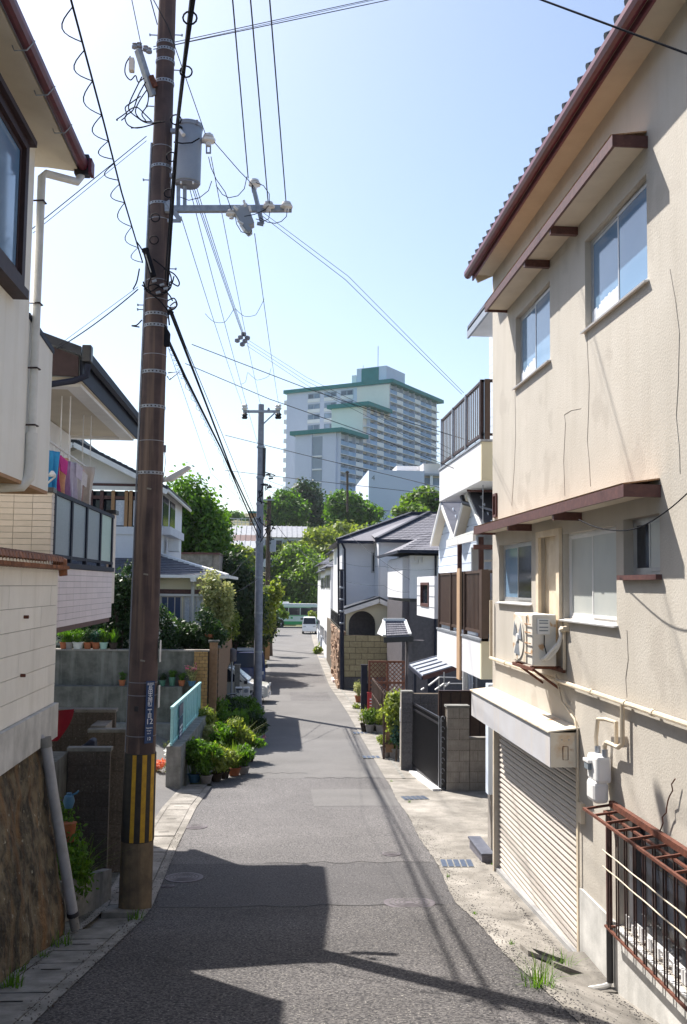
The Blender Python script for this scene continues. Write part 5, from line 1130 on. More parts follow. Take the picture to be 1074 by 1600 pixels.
# weeds and flowers on the driveway
def gplant(label, px, py, r, h, n, leaf, mat, seed, name='flowering_plant', cat='plant', petals=None):
    p = G(px, py) if px > 245 or py < 1180 else G(px, py); p.z = drz(p.x, p.y) if p.y > 16.6 and p.x < ledge(p.y) - .6 else gz(p.x, p.y)
    t = thing(name, label, cat, p); foliage('leaves', [(p.x, p.y, p.z + h*.5, r, r, h*.5), (p.x + r*.4, p.y, p.z + h*.3, r*.7, r*.6, h*.3)], n, leaf, mat, t, seed)
    if petals: foliage('flowers', [(p.x, p.y, p.z + h*.65, r, r, h*.4)], petals[1], petals[2], petals[0], t, seed + 1)
    return t
gplant('salmon red flowering plant right of the big pole', 243, 1212, .20, .22, 200, .03, 'leaf_pale', 80, petals=('petal_red', 330, .035))
gplant('yellow green tuft at the end of the low fence wall', 266, 1212, .14, .30, 420, .03, 'leaf_yellow', 82)
gplant('sparse dry weed on the driveway behind the low wall', 262, 1182, .16, .2, 90, .03, 'leaf_pale', 84)
# ------------------------------------------------ planter bed: potted plants between low wall and road
bed = [ # px, py(base), pot radius, pot mat, leaf mat, spread, height, kind, label
 (304, 1222, .16, 'pot_blue', 'leaf_mid', .22, .55, 'bush', 'blue pot with leafy green stems at the near corner of the bed'),
 (322, 1224, .15, 'pot_grey', 'leaf_mid', .24, .50, 'bush', 'grey pot with green bush in the front row'),
 (338, 1221, .15, 'soil', 'leaf_yellow', .25, .42, 'bush', 'dark pot with mossy yellow green plant in the front row'),
 (351, 1216, .13, 'soil', 'leaf_yellow', .2, .35, 'bush', 'dark pot with low yellow green plant in the front row'),
 (366, 1212, .16, 'terracotta', 'leaf_light', .12, .42, 'blade', 'pot with long curved strap leaves near the road'),
 (381, 1209, .15, 'pot_grey', 'leaf_mid', .2, .32, 'bush', 'grey pot at the road corner of the plant bed'),
 (333, 1185, .17, 'terracotta', 'leaf_pale', .3, .55, 'bush', 'orange pot holding a pale variegated bush by the low wall'),
 (318, 1178, .15, 'pot_white', 'leaf_yellow', .3, .75, 'bush', 'white pot with tall yellow green shrub beside the fence foot'),
 (352, 1192, .14, 'soil', 'leaf_mid', .3, .6, 'bush', 'pot with arching fern like fronds in the second row'),
 (372, 1192, .14, 'pot_grey', 'leaf_yellow', .28, .62, 'bush', 'pot with bright yellow green sprays in the second row'),
 (390, 1190, .14, 'soil', 'leaf_mid', .28, .45, 'bush', 'dark pot with mid green bush on the road side'),
 (345, 1162, .16, 'terracotta', 'leaf_mid', .38, .75, 'bush', 'large mid green shrub in the middle of the bed'),
 (372, 1165, .16, 'soil', 'leaf_mid', .36, .65, 'bush', 'rounded green shrub in the middle of the bed near the road'),
 (396, 1165, .15, 'soil', 'leaf_dark', .28, .5, 'bush', 'shaded dark plant with reddish flowers by the road edge'),
 (330, 1150, .16, 'pot_grey', 'leaf_dark', .36, .8, 'bush', 'dark shrub behind the fence end'),
 (358, 1140, .16, 'terracotta', 'leaf_dark', .42, .85, 'bush', 'terracotta potted dark shrub toward the far half of the bed'),
 (386, 1142, .16, 'soil', 'leaf_mid', .38, .7, 'bush', 'green shrub in the far half of the bed beside the road'),
 (345, 1122, .18, 'soil', 'leaf_dark', .5, 1.0, 'bush', 'tall dark bush below the tan brick wall'),
 (372, 1120, .18, 'soil', 'leaf_mid', .5, .9, 'bush', 'broad green bush left of the grey concrete pole'),
 (396, 1122, .15, 'soil', 'leaf_mid', .32, .6, 'bush', 'low green bush at the foot of the grey concrete pole')]
for i, (px, py, r, pm, lm, sp, ht, kd, lb) in enumerate(bed):
    p = G(px, py); hh = .2
    t = pot_plant(lb, (p.x, p.y, rz(p.y) + .004), r, hh, pm, lm, (2300 if kd == 'bush' else 110), sp*(1.75 if i < 17 else 1.4), ht*(1.4 if i < 14 else .85 if i < 17 else .6), 100 + i, .046 if p.y < 27 else .06, kd, 'potted plants crowded beside the turquoise fence')
    if i in (6, 13, 8, 16): foliage('flowers', [(p.x + .1, p.y - .15, p.z + ht*.6, sp, sp*.6, ht*.3)], 60, .035, 'petal_pink' if i != 6 else 'petal_red', t, 300 + i)
st = thing('pot_shelf', 'weathered wire shelf with orange pot among the bed plants', 'shelf', G(335, 1195)); q = G(335, 1195)
B(q.x - .3, q.x + .3, q.y - .1, q.y + .2, q.z + .26, q.z + .29).build('board', 'concrete_grey', st)
for a in (-.28, .28): B(q.x + a - .02, q.x + a + .02, q.y - .08, q.y + .18, q.z, q.z + .258).build('leg', 'concrete_grey', st)
# ================================================================== right middle: siding house with balconies
XQ = 3.55
h5 = thing('siding_house', 'pale blue siding house with two slatted balconies beyond the stucco house', 'house', (5, 20, rz(19)))
# body
xe = lambda px, Y: P(px, 900, Y).x
B(4.35, 9, 15.9, 19.3, Z(-1.6), Z(5.2)).build('wall_core', 'siding_blue', h5); B(5.4, 9, 15.95, 21.4, rz(16) - .1, Z(-1.61)).build('ground_floor', 'wall_dark', h5)
zc = rz(16)
mb = MB(); z = Z(-1.58)
k = 0
while z < Z(5.1):
    for a, b in ((4.35, 9),): piece('siding_board', 'siding_blue', h5, a - .012, b, 15.885, 15.9, z + .004, z + .176)
    piece('siding_board', 'siding_blue', h5, 4.335, 4.352, 15.89, 19.3, z + .004, z + .176); z += .18
B(3.62, 4.34, 15.95, 16.2, rz(16) - .1, Z(-2.3)).build('plinth', 'block_grey', h5)
B(3.56, 4.34, 15.9, 16.1, Z(-3.4), Z(-1.6)).build('blue_post', 'siding_blue', h5)
# eave peeking beside the stucco gutter
e_ = [P(733, 513, 18.6), P(766, 425, 16.2)]
MB().prism([(3.75, 16.4, Z(4.95)), (3.75, 18.45, Z(4.95)), (3.75, 18.45, Z(5.05)), (3.75, 16.4, Z(5.05))], (.9, 0, 0)).build('eave_soffit', 'white_metal', h5)
MB().prism([(3.72, 15.6, Z(5.06)), (9, 15.6, Z(7.0)), (9, 15.6, Z(7.1)), (3.72, 15.6, Z(5.16))], (0, 2.9, 0)).build('roof', 'roof_slate', h5)
B(3.72, 3.76, 16.3, 18.55, Z(4.93), Z(5.10)).build('eave_fascia', 'galv', h5)
# upper balcony
def balcony(nm, label, y0, y1, zb, zm, zt, slat, postm, rail, gap, sw, panel=None, extra=True):
    b = thing(nm, label, 'balcony', (XQ, (y0+y1)/2, zb))
    B(XQ, XQ + .1, y0 + .002, y1, zb, zm).build('parapet', 'wall_white', b)
    B(XQ + .0, 4.34, y0 - .1, y0, zb, zm).build('end_parapet', 'wall_cream2' , b)
    B(XQ, 4.34, y1 + .001, y1 + .1, zb, zm).build('end_parapet', 'wall_white', b)
    B(XQ + .1, 4.34, y0, y1, zb + .02, zb + .12).build('deck', 'wall_white', b)
    B(XQ - .02, XQ + .14, y0 - .12, y1 + .12, zm + .001, zm + .04).build('parapet_cap', 'galv', b)
    B(XQ + .14, 4.34, y0 - .12, y0 + .02, zm + .001, zm + .04).build('parapet_cap', 'galv', b)
    for z in (zm + .12, zt - .05): B(XQ + .02, XQ + .07, y0, y1, z, z + .05).build('rail', rail, b)
    B(XQ + .071, 4.34, y0 - .04, y0 + .0, zt - .05, zt).build('rail', rail, b); B(XQ + .071, 4.34, y0 - .04, y0, zm + .12, zm + .16).build('rail', rail, b)
    ny = max(2, int((y1 - y0)/1.2))
    for i in range(ny + 1):
        y = lerp(y0, y1 - .05, i/ny); B(XQ + .0, XQ + .068, y, y + .055, zm + .04, zt).build('post', postm if i else rail, b)
    n = int((y1 - y0 - .1)/gap)
    for i in range(n):
        y = y0 + .08 + i*gap; piece('picket', slat, b, XQ + .035, XQ + .045, y, y + sw, zm + .17, zt - .05)
    for i in range(6):
        x = XQ + .14 + i*.12; piece('picket', slat, b, x, x + .03, y0 - .035, y0 - .012, zm + .16, zt - .05)
    return b
ub = balcony('upper_balcony', 'upper white balcony with dark brown vertical slats against the sky', 16.5, 20.6, Z(1.86), Z(2.54), Z(3.66), 'rail_brown', 'galv', 'alu_brown', .165, .075)
B(XQ + .071, XQ + .16, 16.44, 16.5, Z(2.58), Z(3.66)).build('corner_post', 'rail_brown', ub)
lb_ = balcony('lower_balcony', 'lower white balcony with brown slats and a tan post', 16.5, 20.8, Z(-1.57), Z(-.92), Z(.30), 'rail_brown', 'rail_brown', 'rail_brown', .115, .065)
B(XQ - .04, XQ + .0, 18.15, 18.45, Z(-1.75), Z(.36)).build('tan_post', 'rail_tan', lb_)
B(XQ - .0, XQ + .12, 16.38, 16.5, Z(-.92), Z(.31)).build('corner_post', 'rail_brown', lb_)
# translucent canopy over lower balcony and posts
cp = thing('balcony_canopy', 'translucent corrugated canopy over the lower slatted balcony', 'canopy', (3.8, 18, Z(1.0)))
MB().prism([(3.42, 16.4, Z(.92)), (4.34, 16.4, Z(1.25)), (4.34, 16.4, Z(1.28)), (3.42, 16.4, Z(.95))], (0, 2.6, 0)).build('sheet', 'glass_frost', cp)
B(3.40, 3.45, 16.4, 19.0, Z(.80), Z(.93)).build('front_gutter', 'white_metal', cp)
for i in range(7): MB().bar((3.45, 16.5 + i*.4, Z(.90)), (4.34, 16.5 + i*.4, Z(1.22)), .03).build('rafter', 'alu', cp)
B(3.43, 4.34, 16.45, 16.52, Z(.66), Z(.74)).build('cross_beam', 'brown_fascia', cp)
for y in (16.9, 18.9): B(3.62, 3.70, y, y + .08, Z(-.9), Z(.90)).build('post', 'brown_fascia', cp)
MB().tube([(3.75, 17.2, Z(1.86)), (3.75, 17.2, Z(.95))], .012, 6).build('hanger', 'galv', cp); MB().tube([(4.1, 16.8, Z(1.86)), (4.1, 16.8, Z(.95))], .012, 6).build('hanger', 'galv', cp)
dpb = thing('black_downpipe', 'black pipe slanting below the upper balcony', 'downpipe', (3.9, 18, Z(1.7)))
MB().tube([(3.72, 19.0, Z(1.82)), (3.74, 18.9, Z(1.68)), (4.30, 16.6, Z(1.22))], .05, 8).build('pipe', 'black_metal', dpb, smooth=True)
MB().bar((3.62, 18.0, Z(1.835)), (4.33, 18.0, Z(1.835)), .05, .04).build('bracket', 'brown_fascia', dpb)
# things on the lower balcony
for i, (x, y, c, lb) in enumerate(((4.12, 16.7, 'cloth_lilac', 'pale lilac shirt hung on the lower slatted balcony'), (4.25, 16.68, 'cloth_rose', 'rose towel hung at the wall end of the lower slatted balcony'))):
    t = thing('towel' if i else 'shirt', lb, 'laundry', (x, y, Z(.6))); V = []
    for j in range(6):
        for k in range(6): V.append((x - .06 + .12*k/5, y + .02*math.sin(k*2 + j), Z(.62) - .1*j))
    MB().add(V, [(j*6+k, j*6+k+1, j*6+k+7, j*6+k+6) for j in range(5) for k in range(5)]).build('fabric', c, t, smooth=True)
    MB().tube([(x, y, Z(.60)), (x, y, Z(.70))], .008, 5).build('hanger', 'white_metal', t)
pn = thing('drying_rack', 'white pipe drying rack standing on the lower balcony', 'drying rack', (3.8, 17.6, Z(-.9)))
for a, b in (((3.78, 17.3, -.9), (3.78, 17.3, .62)), ((3.95, 17.3, -.9), (3.95, 17.3, .60)), ((3.72, 17.3, .30), (4.2, 17.2, .34)), ((3.72, 17.3, .48), (4.15, 17.2, .50))): MB().tube([(a[0], a[1], Z(a[2])), (b[0], b[1], Z(b[2]))], .02, 6).build('pipe', 'white_metal', pn, smooth=True)
B(3.7, 3.86, 17.9, 18.0, Z(-.8), Z(.75)).build('panel', 'white_metal', pn)
wm = thing('blue_bucket', 'blue plastic basin behind the balcony slats', 'basin', (3.9, 16.75, Z(-.88))); MB().lathe([(.12, 0), (.17, .16), (.18, .17)], (3.85, 16.8, Z(-.90)), 12).build('basin', 'pot_blue', wm, smooth=True)
# gabled wing with pale siding: two street gables whose ridges run away to the right
wg = thing('gabled_wing', 'white gabled siding house with two steep slate gables behind the balconies', 'house', (5, 21, rz(21)))
B(4.0, 4.33, 17.5, 23.3, Z(-1.55), Z(1.16)).build('wall', 'siding_blue', wg)
z = Z(-1.5)
while z < Z(1.1): piece('siding_board', 'siding_blue', wg, 3.985, 3.999, 17.5, 23.3, z + .008, z + .19); z += .2
def sgable(ya, yn, yf, za, zf):
    X = 4.0
    MB().prism([(X, yn + .15, zf - .05), (X, yf - .15, zf - .05), (X, ya, za - .1)], (3, 0, 0)).build('gable_wall', 'siding_blue', wg)
    z = zf
    while z < za - .2:
        t = (za - z)/(za - zf)*.92; piece('siding_board', 'siding_blue', wg, X - .015, X - .001, lerp(ya, yn, t), lerp(ya, yf, t), z + .008, z + .17); z += .18
    for ye in (yn, yf):
        MB().prism([(X - .2, ya, za), (X - .2, ye, zf - .05), (X - .2, ye, zf + .03), (X - .2, ya, za + .10)], (4, 0, 0)).build('roof', 'roof_slate', wg)
        MB().prism([(X - .23, ya, za - .04), (X - .23, ye, zf - .09), (X - .23, ye, zf + .0), (X - .23, ya, za + .06)], (.03, 0, 0)).build('barge_board', 'white_metal', wg)
        MB().prism([(X - .2, ya, za - .035), (X - .2, ye, zf - .085), (X - .2, ye, zf - .055), (X - .2, ya, za - .005)], (.2, 0, 0)).build('soffit', 'soffit', wg)
    MB().bar((X - .34, ya, za + .12), (X + 3, ya, za + .12), .1, .05).build('ridge', 'navy_metal', wg)
sgable(21.9, 20.3, 23.3, Z(1.90), Z(1.08)); sgable(18.95, 17.4, 20.25, Z(1.92), Z(1.08))
# small white bay on the street
by = thing('bay_box', 'white sided bay box with brown window beyond the lower balcony', 'bay', (3.5, 22, Z(-.2)))
MB().wall('x', 3.50, 3.58, 21.0, 23.6, Z(-.70), Z(.24), [(21.75, 22.95, Z(-.46), Z(.10))]).build('wall', 'wall_white', by)
for z in (-.46, -.22, .02): B(3.493, 3.4995, 21.0, 21.74, Z(z), Z(z) + .012).build('board_joint', 'galv', by); B(3.493, 3.4995, 22.96, 23.6, Z(z), Z(z) + .012).build('board_joint', 'galv', by)
B(3.58, 4.6, 21.02, 23.58, Z(-.69), Z(.23)).build('body', 'wall_white', by)
wf = MB().wall('x', 3.48, 3.56, 21.75, 22.95, Z(-.46), Z(.10), [(21.83, 22.87, Z(-.39), Z(.04))]).build('window', 'brown_fascia', by); B(3.53, 3.54, 21.8, 22.9, Z(-.42), Z(.07)).build('pane', 'glass_dark', wf)
# ================================================================== house with dark tiled base
h6 = thing('two_tone_house', 'pale house over a dark grey tiled ground floor', 'house', (6.5, 43, rz(43)))
Y6 = 42.0; xa6 = x_(641, Y6, 950); zz6 = zpx(938, Y6, 641); zb6 = rz(Y6) - .1; zt6 = zpx(868, Y6, 650)
B(xa6, 12, Y6, 50, zz6 + .08, zt6).build('upper_wall', 'wall_lilac', h6)
B(xa6 - .015, 12, Y6 - .015, 50, zz6 - .06, zz6 + .078).build('dark_band', 'black_metal', h6)
B(xa6, 12, Y6, 50, zb6, zz6 - .062).build('lower_wall', 'wall_dark', h6)
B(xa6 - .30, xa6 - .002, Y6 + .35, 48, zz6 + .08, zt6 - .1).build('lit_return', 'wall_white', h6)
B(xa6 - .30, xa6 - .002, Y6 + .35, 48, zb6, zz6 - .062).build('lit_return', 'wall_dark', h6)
el, er = P(625, 860, Y6 - .6), P(700, 858, Y6 - .6); rg = P(690, 846, Y6 + 3)
mb = MB(); ya, yb = Y6 - .6, 50
mb.add([(el.x, ya, el.z), (12.5, ya, el.z), (12.5, ya + 3, rg.z + .3), (el.x + 1.7, ya + 4.2, rg.z + .3), (el.x, yb, el.z), (12.5, yb, el.z)], [(0, 1, 2, 3), (0, 3, 4), (3, 2, 5, 4), (0, 4, 5, 1)]); mb.build('roof_deck', 'roof_shingle', h6)
tiles_on(h6, (el.x, ya, el.z), (12.5, ya, el.z), (12.5, ya + 3, rg.z + .3), (el.x + 1.7, ya + 4.2, rg.z + .3), 9, 20, 'roof_shingle')
MB().bar((el.x - .03, ya - .05, el.z - .05), (12.5, ya - .05, el.z - .05), .1, .12).build('gutter', 'navy_metal', h6); MB().bar((el.x - .05, ya, el.z - .05), (el.x - .05, yb, el.z - .05), .1, .12).build('gutter', 'navy_metal', h6)
xd = x_(680, Y6); MB().cyl((xd, Y6 - .08, el.z - .1), (xd, Y6 - .08, zb6), .05).build('downpipe', 'navy_metal', h6)
bx2 = MB(); B(x_(644, Y6), x_(652, Y6), Y6 - .1, Y6 - .002, zpx(1030, Y6, 648), zpx(1018, Y6, 648)).build('meter_box', 'galv', h6); B(x_(654, Y6), x_(658, Y6), Y6 - .1, Y6 - .002, zpx(1028, Y6, 648), zpx(1014, Y6, 648)).build('meter_box', 'white_metal', h6)
ant = MB(); 
for px, py, L in ((650, 872, .22), (656, 876, .2), (662, 874, .2)):
    p = P(px, py, Y6 - .12); ant.box(p.x - .04, p.x + .04, p.y, p.y + .1, p.z - L/2, p.z + L/2)
ant.bar(P(640, 880, Y6 - .1), P(663, 880, Y6 - .1), .03)
tag(ant.build('insulator_set', 'white_metal', h6), kind='stuff')
# ================================================================== hip roof house C
h7 = thing('hip_roof_house', 'large two storey house with slate hip roof and arched porch gable', 'house', (7, 55, rz(55)))
Y7 = 52.0
xa, xb_ = x_(541, Y7), x_(592, Y7)
zt7 = zpx(846, Y7, 560); zb7 = rz(Y7) - .1
B(xa, 14, Y7 + 1.2, 64, zb7, zt7).build('wall', 'wall_lilac', h7)
B(x_(591, Y7), 14, Y7 - .8, Y7 + 1.199, zb7, zt7).build('front_wing', 'wall_lilac', h7)
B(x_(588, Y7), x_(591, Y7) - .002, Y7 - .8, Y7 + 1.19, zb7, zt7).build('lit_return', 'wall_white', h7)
B(x_(536, Y7), xa - .002, Y7 + 1.3, 58, zb7, zt7).build('street_wall', 'wall_white', h7)
el = P(527, 845, Y7 + .4); eL = P(584, 845, Y7 + .2)
ez7 = el.z; pk = P(644, 803, Y7 + 6.2); pk2 = P(690, 803, Y7 + 6.2)
r1 = P(610, 812, Y7 + 6.2)
mb = MB()
mb.add([(el.x, Y7 + .3, ez7), (16, Y7 + .3, ez7), (16, Y7 + 6.5, pk.z), (pk.x, Y7 + 6.5, pk.z), (el.x, 64, ez7), (16, 64, ez7)], [(0, 1, 2, 3), (0, 3, 4), (3, 2, 5, 4), (0, 4, 5, 1)])
xw0 = eL.x
mb.add([(xw0, Y7 - 1.5, ez7 + .01), (16, Y7 - 1.5, ez7 + .01), (16, Y7 + 5, pk.z + .05), (xw0 + 3.8, Y7 + 4.8, pk.z - .1), (xw0, Y7 + 3, ez7 + .6)], [(0, 1, 2, 3), (0, 3, 4), (0, 4, 1)])
mb.build('roof_deck', 'roof_shingle', h7)
tiles_on(h7, (el.x, Y7 + .3, ez7), (xw0, Y7 + .3, ez7), (xw0 + .4, Y7 + 6.5 - 1.2, pk.z - .8), (pk.x - .8, Y7 + 5.3, pk.z - .8), 14, 14, 'roof_shingle', .02)
tiles_on(h7, (xw0, Y7 - 1.5, ez7 + .01), (16, Y7 - 1.5, ez7 + .01), (16, Y7 + 5, pk.z + .05), (xw0 + 3.8, Y7 + 4.8, pk.z - .1), 16, 36, 'roof_shingle', .02)
MB().bar((el.x, Y7 + .25, ez7 - .06), (xw0, Y7 + .25, ez7 - .06), .14, .16).build('gutter', 'navy_metal', h7); MB().bar((xw0 - .1, Y7 - 1.55, ez7 - .06), (16, Y7 - 1.55, ez7 - .06), .14, .16).build('gutter', 'navy_metal', h7)
MB().bar((el.x, Y7 + .3, ez7 + .06), (pk.x, Y7 + 6.5, pk.z + .08), .2, .14).build('hip_ridge', 'navy_metal', h7); MB().bar((xw0, Y7 - 1.5, ez7 + .06), (xw0 + 3.8, Y7 + 4.8, pk.z + .02), .2, .14).build('hip_ridge', 'navy_metal', h7); MB().bar((pk.x, Y7 + 6.5, pk.z + .08), (16, Y7 + 6.5, pk.z + .08), .24, .18).build('ridge', 'navy_metal', h7)
for px in (530, 536): 
    p = P(px, 852, Y7 + .5); MB().tube([P(px - 2, 848, Y7 + .5), P(px + (3 if px > 531 else -1), 858, Y7 + .8), P(px + (4 if px > 531 else 0), 990, Y7 + .9)], .06, 6).build('downpipe', 'navy_metal', h7)
for (a, b, c, d) in ((579, 586, 862, 895), (620, 632, 858, 890)):
    Yw = Y7 - .84 if a > 600 else Y7 + 1.16
    w_ = B(x_(a, Yw), x_(b, Yw), Yw, Yw + .05, zpx(d, Yw, a), zpx(c, Yw, a)).build('window', 'alu', h7); B(x_(a, Yw) + .08, x_(b, Yw) - .08, Yw - .02, Yw - .001, zpx(d, Yw, a) + .08, zpx(c, Yw, a) - .08).build('pane', 'glass_dark', w_)
# porch with arch
Yp = 49.8
def arch():
    x0, x1 = x_(541, Yp), x_(634, Yp); zb = rz(Yp) - .1; cx = x_(566, Yp); rr = x_(587, Yp) - cx; zs = zpx(990, Yp, 566) + .2; apx_ = P(593, 935, Yp)
    zl, zr = zpx(951, Yp, 541), zpx(952, Yp, 634)
    n = 20; zc_ = zpx(975, Yp, 566)
    arc = [(cx - rr*math.cos(math.pi*i/n)*1.0, Yp, zc_ + rr*.95*math.sin(math.pi*i/n)) for i in range(n + 1)]
    outer = [(x0, Yp, zb), (x0, Yp, zl), (apx_.x, Yp, apx_.z), (x1, Yp, zr), (x1, Yp, zb)]
    left = [(x0, Yp, zb), (max(x0 + .01, arc[0][0]), Yp, zb)]
    # build facade by vertical strips
    mb = MB(); N_ = 60
    def topz(x): return lerp(zl, apx_.z, (x - x0)/(apx_.x - x0)) if x < apx_.x else lerp(apx_.z, zr, (x - apx_.x)/(x1 - apx_.x))
    def botz(x):
        d = abs(x - cx)
        return zb if d >= rr else zc_ + .95*math.sqrt(rr*rr - d*d)
    xs = sorted({*[lerp(x0, x1, i/N_) for i in range(N_ + 1)], cx - rr + 1e-4, cx + rr - 1e-4, cx - rr, cx + rr})
    for a, b in zip(xs, xs[1:]):
        if b < x0 or a < x0: continue
        m = (a + b)/2; ba, bb = (zb, zb) if abs(m - cx) >= rr else (botz(a), botz(b))
        mb.add([(a, Yp, ba), (b, Yp, bb), (b, Yp, topz(b)), (a, Yp, topz(a)), (a, Yp + .3, ba), (b, Yp + .3, bb), (b, Yp + .3, topz(b)), (a, Yp + .3, topz(a))], [(0,1,2,3), (7,6,5,4), (0,4,5,1), (3,2,6,7)])
    mb.build('porch_wall', 'wall_cream2', h7)
    B(x0 + .02, x1, Yp + 1.6, Yp + 1.7, zb, zl).build('porch_back', 'wall_dark', h7)
    for p, q in ((P(538, 953, Yp - .3), P(593, 935, Yp - .3)), (P(593, 935, Yp - .3), P(638, 955, Yp - .3))):
        MB().prism([p, q, q + Vector((0, 0, .10)), p + Vector((0, 0, .10))], (0, 2.2, 0)).build('porch_roof', 'roof_dark', h7)
        MB().bar(p - Vector((0, .03, .12)), q - Vector((0, .03, .12)), .06, .22).build('barge_board', 'white_metal', h7)
arch()
# houses further along the right side
def farhouse(label, px0, px1, Y, depth, ptop, wallm, roofm, name='row_house', winds=(), over=.35, rise=1.2, street=None):
    t = thing(name, label, 'house', (x_(px0, Y), Y, rz(Y))); x0, x1 = x_(px0, Y), max(x_(px1, Y), x_(px0, Y) + 4); zt = zpx(ptop, Y, px0); zb = rz(Y) - .1
    B(x0, x1, Y, Y + depth, zb, zt).build('wall', wallm, t)
    mb = MB(); mb.add([(x0 - over, Y - over, zt), (x1 + over, Y - over, zt), (x1 + over, Y + depth + over, zt), (x0 - over, Y + depth + over, zt), (x0 + 1.4, Y + depth*.35, zt + rise), (x1 - 1, Y + depth*.35, zt + rise), (x0 + 1.4, Y + depth*.65, zt + rise), (x1 - 1, Y + depth*.65, zt + rise)],
        [(0, 1, 5, 4), (1, 2, 7, 5), (2, 3, 6, 7), (3, 0, 4, 6), (4, 5, 7, 6), (0, 3, 2, 1)]); mb.build('roof', roofm, t)
    tiles_on(t, (x0 - over, Y - over, zt), (x1 + over, Y - over, zt), (x1 - 1, Y + depth*.35, zt + rise), (x0 + 1.4, Y + depth*.35, zt + rise), 7, 12, roofm)
    tiles_on(t, (x0 - over, Y + depth + over, zt), (x0 - over, Y - over, zt), (x0 + 1.4, Y + depth*.35, zt + rise), (x0 + 1.4, Y + depth*.65, zt + rise), 7, 14, roofm)
    MB().tube([(x0 - over, Y - over - .05, zt - .03), (x0 - over, Y + depth + over, zt - .03)], .06, 6).build('gutter', 'navy_metal', t)
    nw = max(2, int(depth/2.4))
    for k in range(nw):
        ya = Y + .6 + k*(depth - 1)/nw
        for z in (zb + 1.1, zt - 1.5):
            w_ = B(x0 - .05, x0 - .002, ya, ya + 1.3, z, z + 1.0).build('window', 'alu', t); B(x0 - .07, x0 - .051, ya + .06, ya + 1.24, z + .06, z + .94).build('pane', 'glass_dark', w_)
    if x_(px1, Y) - x0 > .5:
        w_ = B(x0 + .5, x0 + 1.3, Y - .05, Y - .002, zt - 1.6, zt - .7).build('window', 'alu', t); B(x0 + .55, x0 + 1.25, Y - .07, Y - .051, zt - 1.55, zt - .75).build('pane', 'glass_dark', w_)
    return t
farhouse('narrow white row house with tiled roof beside the rubble wall', 516, 533, 67, 8, 886, 'wall_white', 'roof_slate')
farhouse('second white row house further down the right side', 508, 522, 78, 9, 892, 'wall_lilac', 'roof_dark')
farhouse('last row house before the cross street on the right', 503, 514, 92, 10, 882, 'wall_white', 'roof_slate')
farhouse('tall cream house rising behind the hip roof', 522, 540, 76, 8, 862, 'wall_cream2', 'roof_slate')
# ================================================================== walls, gates along the right side
blockwall('yellow_block_wall', 'yellowish stone block wall in front of the arched porch', x_(537, 48.5), x_(632, 48.5), 48.5, 48.75, rz(48.5) + .62, zpx(993, 48.5, 580), '', .62, .3, 'block_yellow', None, 'mortar', gap=.012)
B(x_(537, 48.5), x_(632, 48.5), 48.45, 48.8, rz(48) - .1, rz(48.5) + .6).build('base', 'block_black', bpy.data.objects['yellow_block_wall'])
rb = thing('rubble_wall', 'reddish brown rubble stone wall along the right kerb', 'wall', (3.4, 56, rz(56)))
xr = lambda y: 3.28 + .022*(y - 49)
MB().prism([(xr(48.6) + .06, 48.6, rz(56) - .4), (xr(70) + .06, 70, rz(56) - .4), (xr(70) + .06, 70, zpx(985, 50, 530)), (xr(48.6) + .06, 48.6, zpx(985, 50, 530))], (.25, 0, 0)).build('core', 'mortar', rb)
rs = random.Random(5); y = 48.6; zT = zpx(985, 50, 530)
k = 0
while y < 66 and k < 300:
    z = rz(y) - .02; dy = rs.uniform(.32, .6)
    while z < zT - .05:
        h = rs.uniform(.14, .30); h = min(h, zT - z)
        o = piece('stone', 'stone_brown', rb, xr(y) - rs.uniform(-.02, .07), xr(y) + .1, y + .01, y + dy - .01, z + .01, z + h - .01, rot=(rs.uniform(-.08, .08), 0, rs.uniform(-.1, .1))); z += h; k += 1
    y += dy
z = rz(48.6)
while z < zT - .05:
    h = rs.uniform(.15, .3); piece('stone', 'stone_brown', rb, xr(49) + .01, xr(49) + .32, 48.54, 48.62, z + .01, min(z + h, zT) - .01); z += h
rl = thing('iron_railing', 'dark iron railing on top of the rubble wall', 'railing', (3.4, 56, zT))
for z in (zT + .1, zT + .75): MB().bar((xr(49) + .15, 49, z), (xr(65) + .15, 65, z), .05).build('rail', 'black_metal', rl)
for i in range(60): B(xr(49.2 + i*.26) + .14, xr(49.2 + i*.26) + .16, 49.2 + i*.26, 49.22 + i*.26, zT, zT + .75).build('bar', 'black_metal', rl)
pp = thing('service_pole', 'short dark service pole in front of the yellow block wall', 'pole', G(537, 1064)); q = G(537, 1064)
q = Vector((x_(536, 48.2), 48.2, rz(48.2))); top = P(534, 892, 48.2)
MB().tube([q, top], [.11, .09], 10).build('shaft', 'navy_metal', pp, smooth=True); MB().cyl(top, top + Vector((0, 0, .08)), .11, n=10).build('cap', 'black_metal', pp)
for i in range(4): MB().lathe([(.11, 0), (.13, .02), (.13, .08), (.11, .1)], (lerp(q, top, .55 + i*.1)[0], 48.2, lerp(q, top, .55 + i*.1).z), 8).build('band', 'galv', pp)
